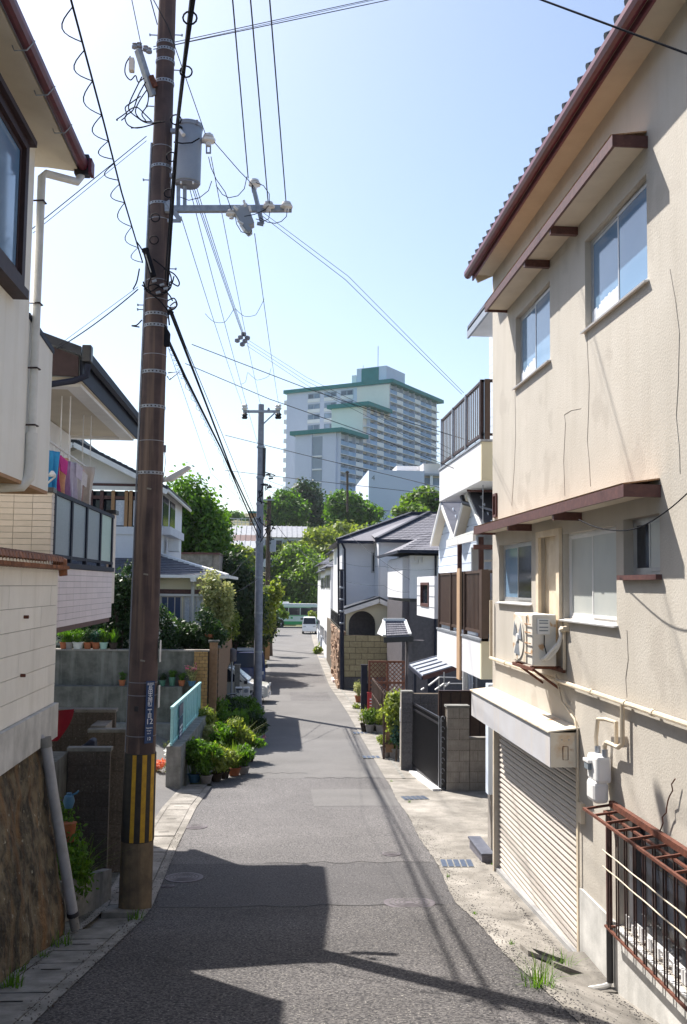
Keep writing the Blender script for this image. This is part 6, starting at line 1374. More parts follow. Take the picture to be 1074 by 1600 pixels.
# little tiled gate roof
gr = thing('gate_roof', 'small gabled tile roof over a white framed gateway', 'gate roof', P(620, 990, 37)); Yq = 37.0
a, b, c, d = P(603, 970, Yq + .4), P(632, 970, Yq + .4), P(640, 992, Yq - .5), P(604, 994, Yq - .5)
mb = MB().prism([a, b, c, d], (0, .0, -.07)); mb.build('roof_slope', 'roof_shingle', gr)
tiles_on(gr, d, c, b, a, 7, 9, 'roof_shingle', .02)
MB().prism([(a.x - .12, a.y, a.z), (d.x - .15, d.y, d.z), (d.x - .15, d.y + 2.0, d.z)], (.1, 0, 0)).build('gable_end', 'white_metal', gr)
MB().bar(a + Vector((-.1, 0, .05)), b + Vector((0, 0, .05)), .12, .1).build('ridge', 'white_metal', gr); MB().bar(a + Vector((-.08, 0, .02)), d + Vector((-.08, 0, .02)), .12, .08).build('verge', 'white_metal', gr); MB().bar(b + Vector((.02, 0, .02)), c + Vector((.02, 0, .02)), .12, .08).build('verge', 'white_metal', gr)
MB().bar(d + Vector((-.1, 0, -.15)), c + Vector((.15, 0, -.15)), .1, .2).build('beam', 'black_metal', gr)
for px in (636,): B(x_(px, Yq), x_(px, Yq) + .16, Yq - .4, Yq - .24, rz(Yq), zpx(998, Yq, px)).build('post', 'wall_dark', gr)
B(x_(634, Yq), x_(662, Yq), Yq - .2, Yq + .1, rz(Yq), zpx(1000, Yq, 640)).build('side_wall', 'wall_dark', gr)
# brown lattice fence
lf = thing('lattice_fence', 'reddish brown diagonal lattice fence behind the red letter box', 'fence', P(610, 1085, 38))
Yl = 38.5; X0, X1 = x_(578, Yl), x_(634, Yl); Z0, Z1 = rz(Yl) + .35, zpx(1034, Yl, 600)
for z in (Z0, (Z0 + Z1)/2, Z1): B(X0, X1, Yl - .02, Yl + .05, z - .04, z + .04).build('rail', 'lattice', lf)
for x in (X0, (X0 + X1)/2, X1): B(x - .04, x + .04, Yl - .03, Yl + .06, rz(Yl), Z1 + .04).build('post', 'lattice', lf)
H = Z1 - Z0; st_ = .17; n = int((X1 - X0 + H)/st_)
for k in range(n):
    for sg in (1, -1):
        # diagonal clipped to the panel
        u = X0 - H + k*st_ + .05; a = max(X0, u); b = min(X1, u + H)
        if b - a < .06: continue
        za, zb_ = (Z0 + (a - u), Z0 + (b - u)); 
        if sg < 0: za, zb_ = Z1 - (a - u), Z1 - (b - u)
        MB().bar((a, Yl + .01*sg, za), (b, Yl + .01*sg, zb_), .03, .012, (0, 1, 0)).build('lath', 'lattice', lf)
# second trellis gate running along the street, posts
tg = thing('slatted_gate', 'dark brown slatted gate in front of the lattice fence', 'gate', P(598, 1110, 36))
for k in range(11):
    y = 36.8 - k*.55; x = lerp(3.75, 3.62, k/10); B(x, x + .05, y, y + .1, rz(y), rz(y) + 1.5).build('slat', 'wall_brown', tg)
for z in (.3, .85, 1.42): MB().bar((3.78, 36.9, rz(34) + z), (3.65, 31.2, rz(34) + z), .05).build('rail', 'wall_brown', tg)
gp2 = thing('gate_post', 'slim navy gate post beside the red letter box', 'post', G(569, 1113)); q = G(569, 1113); Yv = q.y
B(q.x - .12, q.x + .12, Yv, Yv + .2, q.z, zpx(1040, Yv, 569)).build('post', 'navy_metal', gp2); B(q.x - .14, q.x + .14, Yv - .02, Yv + .22, zpx(1040, Yv, 569) + .001, zpx(1038.5, Yv, 569)).build('cap', 'black_metal', gp2); B(q.x + .121, q.x + .42, Yv + .1, Yv + .3, q.z, zpx(1068, Yv, 569)).build('low_panel', 'navy_metal', gp2)
lbx = thing('letter_box', 'bright red letter box with white lettering on the right pavement', 'letter box', G(572, 1113)); q = Vector((q.x + .28, q.y - .25, q.z))
B(q.x - .17, q.x + .17, q.y - .12, q.y + .12, q.z + .08, q.z + .78).build('body', 'red', lbx, bevel=.02); B(q.x - .19, q.x + .19, q.y - .14, q.y + .14, q.z + .78, q.z + .82).build('lid', 'red', lbx, bevel=.01); B(q.x - .1, q.x + .1, q.y - .08, q.y + .08, q.z, q.z + .08).build('foot', 'black_metal', lbx)
for k in range(3): B(q.x - .09, q.x + .09, q.y - .128, q.y - .121, q.z + .3 + k*.12, q.z + .34 + k*.12).build('lettering', 'sign_white', lbx)
# carport style canopy
cn = thing('porch_canopy', 'grey metal sheet canopy over the entrance behind the block walls', 'canopy', P(680, 1050, 29))
a, b, c, d = P(638, 1039, 30.5), P(664, 1055, 27.5), P(718, 1040, 28.5), P(686, 1025, 31.5)
a, b, c, d = P(640, 1038, 31.0), P(661, 1056, 27.2), P(717, 1039, 27.2), P(686, 1025, 31.0)
MB().prism([a, b, c, d], (0, 0, -.05)).build('sheet', 'galv', cn)
for t_ in (0, .25, .5, .75, 1): MB().bar(lerp(a, b, t_) + Vector((0, 0, .02)), lerp(d, c, t_) + Vector((0, 0, .02)), .04, .04).build('seam', 'pole_grey', cn)
MB().bar(a - Vector((0, 0, .06)), b - Vector((0, 0, .06)), .08, .09).build('gutter', 'navy_metal', cn); MB().bar(b - Vector((0, 0, .06)), c - Vector((0, 0, .06)), .05, .12).build('edge', 'brown_fascia', cn)
for p in (a, b): B(p.x + .15, p.x + .23, p.y, p.y + .08, rz(28), p.z - .06).build('post', 'navy_metal', cn)
B(c.x - .8, c.x - .7, c.y, c.y + .08, rz(28), c.z - .3).build('post', 'navy_metal', cn)
hr = thing('handrail', 'white stair handrail below the grey canopy', 'handrail', P(690, 1075, 26.5))
for i, (p1, p2) in enumerate((((670, 1071), (687, 1058)), ((680, 1078), (694, 1068)), ((658, 1078), (663, 1075)), ((687, 1058), (726, 1059)), ((686, 1058), (686, 1080)), ((694, 1050), (694, 1080)), ((695, 1073), (703, 1066)), ((694, 1068), (740, 1068)))):
    MB().tube([P(*p1, 26.0), P(*p2, 26.0)], .022 if i < 3 or i == 6 else .014, 6).build('rail', 'white_metal' if i < 3 or i == 6 else 'alu', hr)
pz = thing('white_pipes', 'white vertical pipes against the siding house wall under the balcony', 'pipes', P(730, 1060, 21.5))
for px, r, m in ((727, .07, 'pipe_white'), (733, .03, 'siding_blue'), (737, .035, 'siding_blue'), (745, .02, 'galv')): 
    p = P(px, 1050, 24.6); MB().cyl((p.x, 24.6, rz(24.6)), (p.x, 24.6, Z(-1.75)), r, n=10).build('pipe', m, pz, smooth=True)
bd = thing('dark_backboard', 'dark brown timber screen behind the grey block pillar', 'screen', P(730, 1100, 24)); B(x_(686, 24), x_(776, 24), 24, 24.08, rz(24), zpx(1081, 24, 720)).build('board', 'wall_brown', bd); B(x_(686, 24), x_(776, 24), 23.97, 24.1, zpx(1081, 24, 720) + .001, zpx(1079, 24, 720)).build('top_rail', 'alu_brown', bd)
for k in range(6):
    px = 690 + k*15; B(x_(px, 24) - .01, x_(px, 24) + .01, 23.975, 23.999, rz(24), zpx(1082, 24, 720)).build('batten', 'alu_brown', bd)
# block pillars and black gate
Ya = 25.2; zt_ = zpx(1083, Ya, 640)
a0, a1 = x_(629, Ya), x_(646, Ya)
t1 = blockwall('block_pillar', 'grey aggregate block pillar with name plate at the far side of the black gate', a0, a1, Ya, Ya + .3, rz(Ya) - .05, zt_, '', .6, .27, 'block_black', .01, capm='concrete_grey')
B(a0 - .012, a0 - .001, Ya + .01, Ya + .29, rz(Ya), zt_ - .01).build('lit_face', 'block_grey', t1); B(a0 - .03, a0 - .013, Ya + .1, Ya + .2, zt_ - .75, zt_ - .4).build('name_plate', 'white_metal', t1)  # street face in paler block than the front, sunlight put into the colour
blockwall('ribbed_block_wall', 'charcoal ribbed block wall behind the black gate', a1 + .003, x_(688, Ya), Ya + .02, Ya + .25, rz(Ya) - .05, zt_ - .02, '', .4, .27, 'block_black', .0, ribs=.07)
Yb = 22.3; zt_ = zpx(1106, Yb, 715)
blockwall('block_pillar', 'ribbed grey block pillar at the near side of the black gate', x_(699, Yb), x_(734, Yb), Yb, Yb + .3, gz(4, Yb) - .05, zt_, '', .6, .245, 'block_grey', .012, ribs=.06, capm='concrete_grey')
blockwall('low_block_wall', 'low ribbed grey block wall joined to the near pillar', x_(734, Yb) + .003, x_(777, Yb), Yb + .02, Yb + .2, gz(4, Yb) - .05, zpx(1156, Yb, 750), '', .4, .245, 'block_grey', .01, ribs=.06)
bg_ = thing('black_gate', 'black barred metal driveway gate between the two block pillars', 'gate', P(675, 1220, 23.5))
g0, g1 = (a1 + .02, Ya - .02), (x_(688, Yb + .2), Yb + .15); zg0, zg1 = rz(24) + .10, zpx(1122, Yb, 690)
zg0b = zpx(1122, Ya, 650)
gp_ = lambda t, z: Vector((lerp(g0[0], g1[0], t), lerp(g0[1], g1[1], t), z))
zgt = zpx(1118, Ya, 650) ; zgt = Z(-3.05)
for k in range(27): MB().bar(gp_(k/26, zg0), gp_(k/26, zgt), .022).build('bar', 'black_metal', bg_)
for z in (zg0, zgt, zgt - .14): MB().bar(gp_(0, z), gp_(1, z), .04, .05).build('rail', 'black_metal', bg_)
MB().bar(gp_(1, zg0 - .08), gp_(1, zgt + .02), .06).build('stile', 'galv', bg_)
MB().prism([gp_(.0, zg0) + Vector((.05, .02, 0)), gp_(1, zg0) + Vector((.05, .02, 0)), gp_(1, zgt) + Vector((.05, .02, 0)), gp_(0, zgt) + Vector((.05, .02, 0))], (.01, 0.005, 0)).build('backing', 'black_metal', bg_)
sc = thing('ornate_gate_leaf', 'narrow black wrought iron leaf with scrolls next to the near pillar', 'gate', P(693, 1180, Yb + .1))
xs0, xs1 = x_(687, Yb + .1), x_(698, Yb + .1)
for x in (xs0, xs1 - .02): B(x, x + .02, Yb + .1, Yb + .13, gz(4, Yb) + .05, zpx(1120, Yb, 690)).build('stile', 'black_metal', sc)
for k in range(7):
    z = lerp(gz(4, Yb) + .2, zpx(1124, Yb, 690), k/6); xm = (xs0 + xs1)/2
    MB().tube([(xm + .045*math.cos(a)*(1 - a/9), Yb + .1, z + .06*math.sin(a)) for a in np.arange(0, 6, .6)], .008, 5).build('scroll', 'galv', sc)
B(xs0 + .02, xs1 - .02, Yb + .125, Yb + .14, gz(4, Yb) + .06, zpx(1121, Yb, 690)).build('backing', 'black_metal', sc)
# plants on the right
def rplant(label, px, py, r, h, potm, lm, n, seed, kd='bush', leaf=.04, g='potted plants along the right pavement'):
    p = G(px, py); return pot_plant(label, (p.x, p.y, gz(p.x, p.y) + .02), r, .28, potm, lm, n, r*1.7, h, seed, leaf, kd, g)
rplant('left grey flower pot of the pair below the climber', 604, 1184, .17, .36, 'pot_grey', 'leaf_yellow', 420, 201)
rplant('right grey flower pot of the pair below the climber', 617, 1186, .17, .40, 'pot_grey', 'leaf_light', 420, 202)
rplant('terracotta pot with leafy plant left of the red letter box', 561, 1098, .18, .65, 'terracotta', 'leaf_pale', 420, 203)
for i, (px, py, lm, lb) in enumerate(((570, 1144, 'leaf_yellow', 'yellowish potted plant nearest the kerb below the slatted gate'), (578, 1146, 'leaf_light', 'grey pot with reddish sprays below the slatted gate'), (586, 1143, 'leaf_mid', 'dark pot with tall green plant below the slatted gate'), (594, 1147, 'leaf_yellow', 'grey pot at the corner post with yellow green leaves'))):
    rplant(lb, px, py, .15, .5, 'pot_grey' if i % 2 else 'soil', lm, 380, 210 + i)
cl = thing('climbing_shrub', 'bright yellow green climber over a dark trellis beside the far pillar', 'climber', P(617, 1190, 26.6)); 
foliage('leaves', [(P(619, 1105, 26.6).x, 26.6, P(619, 1105, 26.6).z, .34, .3, .42), (P(620, 1135, 26.4).x, 26.4, P(620, 1130, 26.4).z, .22, .25, .3)], 1500, .06, 'leaf_yellow', cl, 220)
foliage('lower_leaves', [(P(622, 1150, 26.3).x, 26.3, P(622, 1150, 26.3).z, .18, .2, .35)], 380, .06, 'leaf_blue', cl, 221)
q = P(619, 1190, 26.6); MB().tube([(q.x, 26.6, rz(26.6)), (q.x + .05, 26.6, rz(26.6) + 1.0), (q.x, 26.6, P(619, 1105, 26.6).z)], .03, 6).build('stem', 'bark', cl)
tr_ = thing('trellis_panel', 'dark timber framed panel carrying the climber', 'trellis', P(610, 1150, 27)); Yt = 27.0
for px in (600, 627): B(x_(px, Yt), x_(px, Yt) + .06, Yt, Yt + .06, rz(Yt), zpx(1095, Yt, px)).build('post', 'wall_brown', tr_)
B(x_(601, Yt) + .061, x_(617, Yt), Yt + .02, Yt + .04, rz(Yt) + .2, zpx(1100, Yt, 600)).build('panel', 'brick_brown', tr_)
for z in (1100, 1130, 1162): B(x_(600, Yt) + .061, x_(627, Yt), Yt - .01, Yt + .019, zpx(z, Yt, 600) - .02, zpx(z, Yt, 600) + .03).build('rail', 'wall_brown', tr_)
pb = thing('planter_box', 'dark planter box at the foot of the trellis panel', 'planter', G(606, 1175)); q = G(600, 1168); B(q.x - .02, q.x + .8, q.y - .05, q.y + .3, q.z, q.z + .28).build('box', 'wall_brown', pb); B(q.x, q.x + .78, q.y - .03, q.y + .28, q.z + .281, q.z + .29).build('soil', 'soil', pb)
gplant('small green weed at the kerb beside the terracotta pot', 557, 1108, .18, .2, 160, .05, 'leaf_yellow', 230, name='weed')
cr_ = thing('terracotta_step', 'pinkish doorstep slab at the end of the rubble wall', 'step', G(523, 1066)); q = G(523, 1067); B(q.x - .1, q.x + .55, q.y, q.y + 1.6, q.z, q.z + .15).build('slab', 'tile_pink', cr_)
mb = thing('stone_bits', 'broken white kerb stone lying by the far pillar', 'stone', G(631, 1203)); q = G(632, 1204); B(q.x - .1, q.x + .12, q.y, q.y + .1, q.z + .01, q.z + .09).build('stone', 'white_metal', mb, bevel=.02)
gl = thing('gate_threshold', 'pale concrete threshold strip in front of the black gate', 'threshold', G(660, 1215)); p1, p2 = G(645, 1208), G(683, 1237)
MB().bar(Vector((p1.x, p1.y, gz(p1.x, p1.y) + .03)), Vector((p2.x, p2.y, gz(p2.x, p2.y) + .03)), .2, .06).build('strip', 'white_metal', gl)
# far right side clutter
for i, (px, py, Y, w_, h_, m, lb, nm, ct) in enumerate(((497, 985, 96, .5, 1.1, 'block_black', 'dark grey gate wall near the far white van', 'gate_wall', 'wall'), (500, 1005, 84, .6, 1.0, 'concrete_grey', 'grey gatepost box on the far right pavement', 'gate_box', 'gatepost'), (509, 1012, 76, .3, 1.3, 'white_metal', 'white gas cylinder shape beside the far gatepost', 'water_heater', 'heater'))):
    p = G(px, py); t = thing(nm, lb, ct, p); B(p.x, p.x + w_, p.y, p.y + w_*1.6, p.z, p.z + h_).build('body', m, t, bevel=.03); B(p.x - .03, p.x + w_ + .03, p.y - .03, p.y + w_*1.6 + .03, p.z + h_ + .001, p.z + h_ + .06).build('cap', 'concrete', t)
fg = thing('pipe_gate', 'grey bar gate along the far right pavement', 'gate', G(493, 1000))
for k in range(14):
    y = 80 + k*1.1; x = redge(y) + .5; B(x, x + .04, y, y + .06, rz(y), rz(y) + 1.15).build('bar', 'galv', fg)
for z in (.15, 1.12): MB().bar((redge(80) + .52, 80, rz(80) + z), (redge(94.5) + .52, 94.5, rz(94) + z), .06).build('rail', 'galv', fg)
for i, (px, py, lb) in enumerate(((486, 975, 'leafy roadside shrub beside the far white van'), (489, 960, 'yellow green bush on the hedge box behind the far white van'), (506, 1010, 'small green plant at the far gatepost'), (497, 1022, 'tiny plant by the far drain grate'))):
    p = G(px, max(py, 985)); Yq_ = min(p.y, 112); c = P(px, py, Yq_) ; t = thing('roadside_shrub', lb, 'shrub', (c.x, Yq_, rz(Yq_))); foliage('leaves', [(c.x, Yq_, max(c.z, rz(Yq_) + .3), .5 if i < 2 else .3, .5, .45 if i < 2 else .25)], 420, .12, 'leaf_yellow', t, 240 + i)
    MB().tube([(c.x, Yq_, rz(Yq_)), (c.x, Yq_, max(c.z, rz(Yq_) + .3))], .05, 5).build('stem', 'bark', t)
# ================================================================== apartment block on the hill
def apartment():
    t = thing('apartment_block', 'stepped white high rise apartment block with teal roof bands on the hill', 'apartment block', (38.9, 330, 27))
    O = Vector((38.9, 330, 0)); u = Vector((-.83, .557, 0)); v = Vector((.557, .83, 0))
    def W(a, b, z): return O + u*a + v*b + Vector((0, 0, z))
    def blk(name, a0, a1, b0, b1, z0, z1, mat):
        V = [W(a, b, z) for z in (z0, z1) for a, b in ((a0, b0), (a1, b0), (a1, b1), (a0, b1))]
        return MB().add(V, [(0,3,2,1),(4,5,6,7),(0,1,5,4),(1,2,6,5),(2,3,7,6),(3,0,4,7)]).build(name, mat, t)
    T1, T2, T3 = Z(71), Z(60), Z(48.6); zb = 14
    blk('main_wing', 1.2, 43, 0, 42, zb, T1, 'apt_wall'); blk('middle_wing', 1.2, 13.4, -17.2, -.02, zb, T2, 'apt_cream'); blk('lower_wing', 1.2, 16.5, -34.9, -17.22, zb, T3, 'apt_wall')
    blk('cream_wall', .0, 13, -.25, -.03, T2 - 2, T1 - .4, 'apt_cream')
    for (a0, a1, b0, b1, zt) in ((-1.6, 44, -1, 43, T1), (-1.6, 14.6, -18.4, -.9, T2), (-1.6, 18, -36, -18.2, T3)):
        blk('roof_band', a0, a1, b0, b1, zt, zt + 1.3, 'apt_teal')
    blk('stair_recess_shade', 6.2, 9.8, -35.0, -34.92, zb, T3 - 1, 'apt_recess_shade')  # grey panel on the wall face stands in for shade in the stairwell
    for k in range(8): blk('stair_landing', 6.2, 9.8, -35.25, -35.01, T3 - 7.6 - k*4.2, T3 - 7.1 - k*4.2, 'apt_panel')
    blk('pilaster', 9.9, 10.4, -35.4, -34.92, zb, T3 - .1, 'apt_wall')
    blk('penthouse', 3, 15, 3, 18, T1 + 1.3, T1 + 7.2, 'apt_wall'); blk('penthouse_panel', 6, 13, 2.9, 2.98, T1 + 1.4, T1 + 7.0, 'apt_teal'); blk('penthouse_step', 15.1, 17, 3, 14, T1 + 1.3, T1 + 5.0, 'apt_panel')
    MB().cyl(W(9, 8, T1 + 7.2), W(9, 8, T1 + 16), .12, n=6).build('antenna', 'galv', t); MB().cyl(W(14, 6, T1 + 5), W(14, 6, T1 + 9), .1, n=6).build('antenna', 'galv', t)
    # left face windows of the main wing
    fh = 2.85
    for k in range(8):
        z = T1 - 2.6 - k*fh*1.35
        if z < T3 + 2: break
        cols = (14.6, 21.5, 28.5) if k < 2 else (21.5, 28.5) if k > 1 else ()
        for a in cols:
            if a < 16 and k > 1: continue
            blk('window_recess_shade', a, a + 5.2, -.06, -.02, z - .2, z + 1.7, 'apt_recess_shade')  # grey panel on the face stands in for shade around the windows
            for j in range(2): blk('window', a + .4 + j*2.5, a + 2.4 + j*2.5, -.12, -.062, z, z + 1.4, 'apt_glass')
            blk('sill_panel', a, a + 5.2, -.3, -.04, z - 1.5, z - .25, 'apt_panel')
    # right face: floors and bays
    shared = {}
    def shape(key, mat, db, dz, da):
        if key not in shared:
            V = [u*a + v*b + Vector((0, 0, z)) for z in (0, dz) for a, b in ((0, 0), (da, 0), (da, db), (0, db))]
            me = bpy.data.meshes.new(key); me.from_pydata([tuple(x) for x in V], [], [(0,3,2,1),(4,5,6,7),(0,1,5,4),(1,2,6,5),(2,3,7,6),(3,0,4,7)]); me.materials.append(MT[mat]); shared[key] = me
        return shared[key]
    def put(name, key, mat, a, b, z, da, db, dz):
        o = bpy.data.objects.new(name, shape(key, mat, db, dz, da)); COL.objects.link(o); o.parent = t; o.location = W(a, b, z) - wpos(t)
    bay = 4.9
    for k in range(14):
        for i in range(-7, 8):
            b0 = i*bay + .4; top = T3 if b0 < -17 else T2 if b0 < -.5 else T1
            z = T1 - 3.4 - k*fh
            if z > top - 3.0 + .6: continue
            if z < 30 or b0 + bay > 42: continue
            solid = (i % 3 == 1)
            if solid: put('balcony_panel', 'balcony_panel', 'apt_panel', -.25, b0, z, .25, bay - .1, 1.35)
            else: put('balcony_rail', 'balcony_rail', 'apt_rail', -.18, b0, z, .1, bay - .1, 1.25)
            put('window', 'apt_window', 'apt_glass', 1.1, b0 + .4, z + .3, .09, bay - .8, 1.9)
        z = T1 - 3.4 - k*fh
        bs = -34 if z < T3 - 2 else -17 if z < T2 - 2 else 0
        if z > 30: blk('floor_slab', -.2, 1.19, bs, 42, z - .25, z - .02, 'apt_panel')
    for i in range(-7, 9):
        b0 = i*bay + .35; top = T3 if b0 < -17 else T2 if b0 < -.5 else T1
        blk('fin_wall', -.1, 1.19, b0 - .12, b0 + .0, zb, top, 'apt_wall')
    for k in range(11): blk('far_balcony', 43.02, 44.2, 0, 3, T1 - 4 - k*3.6, T1 - 2.4 - k*3.6, 'apt_panel')
apartment()
b4 = thing('numbered_block', 'pale windowless apartment end wall painted with the numeral 4', 'apartment block', (25, 180, 22))
Y = 180.0; x0, x1, xc = x_(574, Y), x_(662, Y), x_(700, Y); zt = zpx(735, Y, 620)
B(x0, x1, Y, Y + 30, 12, zt).build('end_wall', 'apt_wall', b4); B(x1 + .01, xc + 5, Y + 1.6, Y + 30, 12, zpx(722, Y, 640)).build('stair_wing', 'apt_cream', b4)
B(x_(618, Y + 6), xc + 5, Y + 6, Y + 29, zt, zpx(722, Y, 640)).build('roof_house', 'apt_cream', b4)
for k in range(3): B(x1 + .02, xc + 3, Y + .6, Y + 1.58, zpx(757 + k*30, Y, 640) - 1.3, zpx(757 + k*30, Y, 640)).build('balcony', 'apt_panel', b4)
B(x1 + .3, xc + 3, Y + 1.4, Y + 1.59, zpx(768, Y, 640), zpx(745, Y, 640)).build('recess', 'apt_recess_shade', b4)  # grey sheet before the wing wall, recess shade in its colour
B(x1 + 1.2, x1 + 1.7, Y + .5, Y + .9, zpx(790, Y, 640), zpx(742, Y, 640)).build('column', 'apt_panel', b4)
B(x1 - .5, xc + 4, Y + .3, Y + 1.7, zpx(742, Y, 640), zpx(739, Y, 640)).build('canopy', 'galv', b4)
def text(s, loc, size, mat, par, rot=(R(90), 0, 0), name='lettering', ext=.004, align='CENTER', spacing=1.0):
    c = bpy.data.curves.new(name, 'FONT'); c.body = s; c.size = size; c.extrude = ext; c.align_x = align; c.align_y = 'CENTER'; c.space_line = spacing
    tmp = bpy.data.objects.new('tmp_text', c); COL.objects.link(tmp); tmp.rotation_euler = rot
    dg = bpy.context.evaluated_depsgraph_get(); me = bpy.data.meshes.new_from_object(tmp.evaluated_get(dg)); bpy.data.objects.remove(tmp)
    me.materials.clear(); me.materials.append(MT[mat]); o = bpy.data.objects.new(name, me); COL.objects.link(o); o.rotation_euler = rot; o.location = Vector(loc) - wpos(par); o.parent = par
    return o
text('4', (P(583.5, 747, Y).x, Y - .03, P(583.5, 747, Y).z), 1.35, 'letter_grey', b4)
# small buildings up the slope
def slopehouse(label, px0, px1, pe, pr, pb, Y, wallm, roofm, name='slope_house', dep=9, wins=4):
    t = thing(name, label, 'house', (x_(px0, Y), Y, zpx(pb, Y, px0))); x0, x1 = x_(px0, Y), x_(px1, Y); ze, zr, zb = zpx(pe, Y, px0), zpx(pr, Y, px0), zpx(pb, Y, px0)
    B(x0 + .4, x1 - .4, Y + .5, Y + dep, zb - 3, ze).build('wall', wallm, t)
    MB().prism([(x0, Y, ze), (x0, Y + dep + .5, ze), (x0 + .3, Y + dep*.5, zr + .6)], (x1 - x0, 0, 0)).build('roof', roofm, t)
    for k in range(int((x1 - x0)/.8)): 
        x = x0 + .4 + k*.8; MB().bar((x, Y, ze + .05), (x, Y + dep*.5, zr + .66), .1, .08).build('roof_rib', roofm, t)
    for k in range(wins):
        x = lerp(x0 + .8, x1 - 1.4, k/max(1, wins - 1)); w_ = B(x, x + 1.1, Y + .42, Y + .498, ze - 1.6, ze - .4).build('window', 'alu', t); B(x + .1, x + 1.0, Y + .38, Y + .419, ze - 1.5, ze - .5).build('pane', 'glass_dark', w_)
    return t
slopehouse('long low house with pale ribbed roof on the slope', 352, 476, 838, 824, 862, 150, 'wall_lilac', 'roof_pale', wins=7)
slopehouse('small gabled house with reddish roof below the ribbed roof', 358, 402, 848, 840, 870, 142, 'wall_lilac', 'brown_fascia', wins=2, dep=7)
slopehouse('flat white roofed house behind the grey pole', 356, 404, 856, 850, 880, 136, 'navy_metal', 'roof_pale', wins=2, dep=6)
tb = thing('hall_building', 'low tan building with teal roof edge on the hilltop', 'building', P(405, 815, 230)); Y = 230.0
B(x_(386, Y), x_(431, Y), Y, Y + 12, zpx(830, Y, 400) - 4, zpx(802, Y, 400)).build('wall', 'wood_light', tb); B(x_(384, Y), x_(433, Y), Y - .5, Y + 12.5, zpx(802, Y, 400) + .01, zpx(799, Y, 400)).build('roof', 'apt_teal', tb); B(x_(386, Y) + 1, x_(400, Y), Y - .1, Y - .01, zpx(826, Y, 400), zpx(808, Y, 400)).build('door', 'galv', tb)
hf = thing('hilltop_fence', 'white railing fence along the hilltop between the trees', 'fence', P(500, 815, 215)); Y = 215.0
for px in range(356, 600, 6): B(x_(px, Y) - .06, x_(px, Y) + .06, Y, Y + .1, zpx(822, Y, px) - 1, zpx(811, Y, px)).build('post', 'white_metal', hf)
for py in (812, 818): B(x_(356, Y), x_(600, Y), Y + .11, Y + .18, zpx(py, Y, 480) - .06, zpx(py, Y, 480) + .06).build('rail', 'white_metal', hf)
# ================================================================== trees
def T(label, px, ptop, pbot, wpx, Y, mat, n, leaf, seed, group='trees on the slope', base=None, **kw):
    c = P(px, (ptop + pbot)/2, Y); top = P(px, ptop, Y).z; b = P(px, pbot, Y).z if base is None else base
    rad = wpx/2/F*Y*1.28
    return tree(kw.pop('name', 'broadleaf_tree'), label, (c.x, Y, b), top - b, rad, kw.pop('trunk_h', (top - b)*.12), int(n*1.15), leaf, mat, seed, group, **kw)
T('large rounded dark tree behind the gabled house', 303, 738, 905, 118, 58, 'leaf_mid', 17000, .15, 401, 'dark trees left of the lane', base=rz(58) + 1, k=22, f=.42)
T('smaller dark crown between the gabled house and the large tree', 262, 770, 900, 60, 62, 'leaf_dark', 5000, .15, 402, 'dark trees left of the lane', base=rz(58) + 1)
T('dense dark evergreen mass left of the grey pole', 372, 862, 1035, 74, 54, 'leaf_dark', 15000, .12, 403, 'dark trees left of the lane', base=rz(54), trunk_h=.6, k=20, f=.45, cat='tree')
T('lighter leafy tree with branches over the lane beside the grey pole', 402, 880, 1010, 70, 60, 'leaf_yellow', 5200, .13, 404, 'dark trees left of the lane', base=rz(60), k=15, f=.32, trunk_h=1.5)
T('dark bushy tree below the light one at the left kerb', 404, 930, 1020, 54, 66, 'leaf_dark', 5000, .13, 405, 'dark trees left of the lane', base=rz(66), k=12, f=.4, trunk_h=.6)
T('green tree with arching branch toward the bus', 424, 928, 985, 46, 74, 'leaf_light', 2600, .13, 406, 'dark trees left of the lane', base=rz(74), k=9, f=.30, trunk_h=1.6, flat=.7)
T('round tree at the left foot of the high rise', 448, 768, 838, 62, 190, 'leaf_mid', 5200, .42, 410, k=14)
T('taller dark tree against the stair recess', 478, 750, 840, 66, 205, 'leaf_dark', 5200, .46, 411, k=14)
T('dark small tree between the two hilltop trees', 505, 782, 835, 40, 215, 'leaf_dark', 2600, .46, 412, k=10)
T('wide green tree left of the numbered end wall', 545, 768, 850, 74, 172, 'leaf_mid', 6500, .40, 413, k=16)
T('bright green tree in front of the numbered wall beside the hip roof', 668, 765, 850, 70, 120, 'leaf_light', 6000, .28, 414, k=14)
T('bright green bush left of the bright tree over the hip roof', 640, 786, 845, 44, 112, 'leaf_light', 3000, .27, 415, k=10)
T('tree right of the bright tree behind the balcony', 700, 770, 845, 46, 118, 'leaf_mid', 2600, .3, 416, k=10)
T('pale green flowering tree on the embankment centre', 500, 822, 905, 100, 150, 'leaf_yellow', 9000, .34, 417, k=18, f=.4)
T('yellow green tree on the embankment right of centre', 556, 815, 890, 80, 156, 'leaf_yellow', 7000, .34, 418, k=16, f=.4)
T('pale green tree over the bus at the embankment foot', 470, 850, 935, 78, 142, 'leaf_light', 7000, .30, 419, k=14)
T('bright leafy tree behind the bus', 488, 880, 962, 66, 138, 'leaf_light', 5500, .27, 420, k=14)
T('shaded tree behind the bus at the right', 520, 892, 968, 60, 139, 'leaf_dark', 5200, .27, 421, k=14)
T('shaded tree left of the bus top', 445, 885, 950, 46, 145, 'leaf_mid', 3200, .3, 422, k=10)
T('green tree above the parked hillside car', 428, 850, 890, 44, 150, 'leaf_light', 2600, .3, 423, k=10)
T('slim bright tree left of the pale roof', 374, 845, 900, 40, 110, 'leaf_yellow', 2400, .24, 424, k=9)
T('hilltop tree far left of the grey pole', 362, 797, 830, 36, 260, 'leaf_mid', 1600, .6, 425, k=8)
T('hilltop tree behind the grey pole', 384, 808, 832, 24, 250, 'leaf_dark', 1000, .6, 426, k=7)
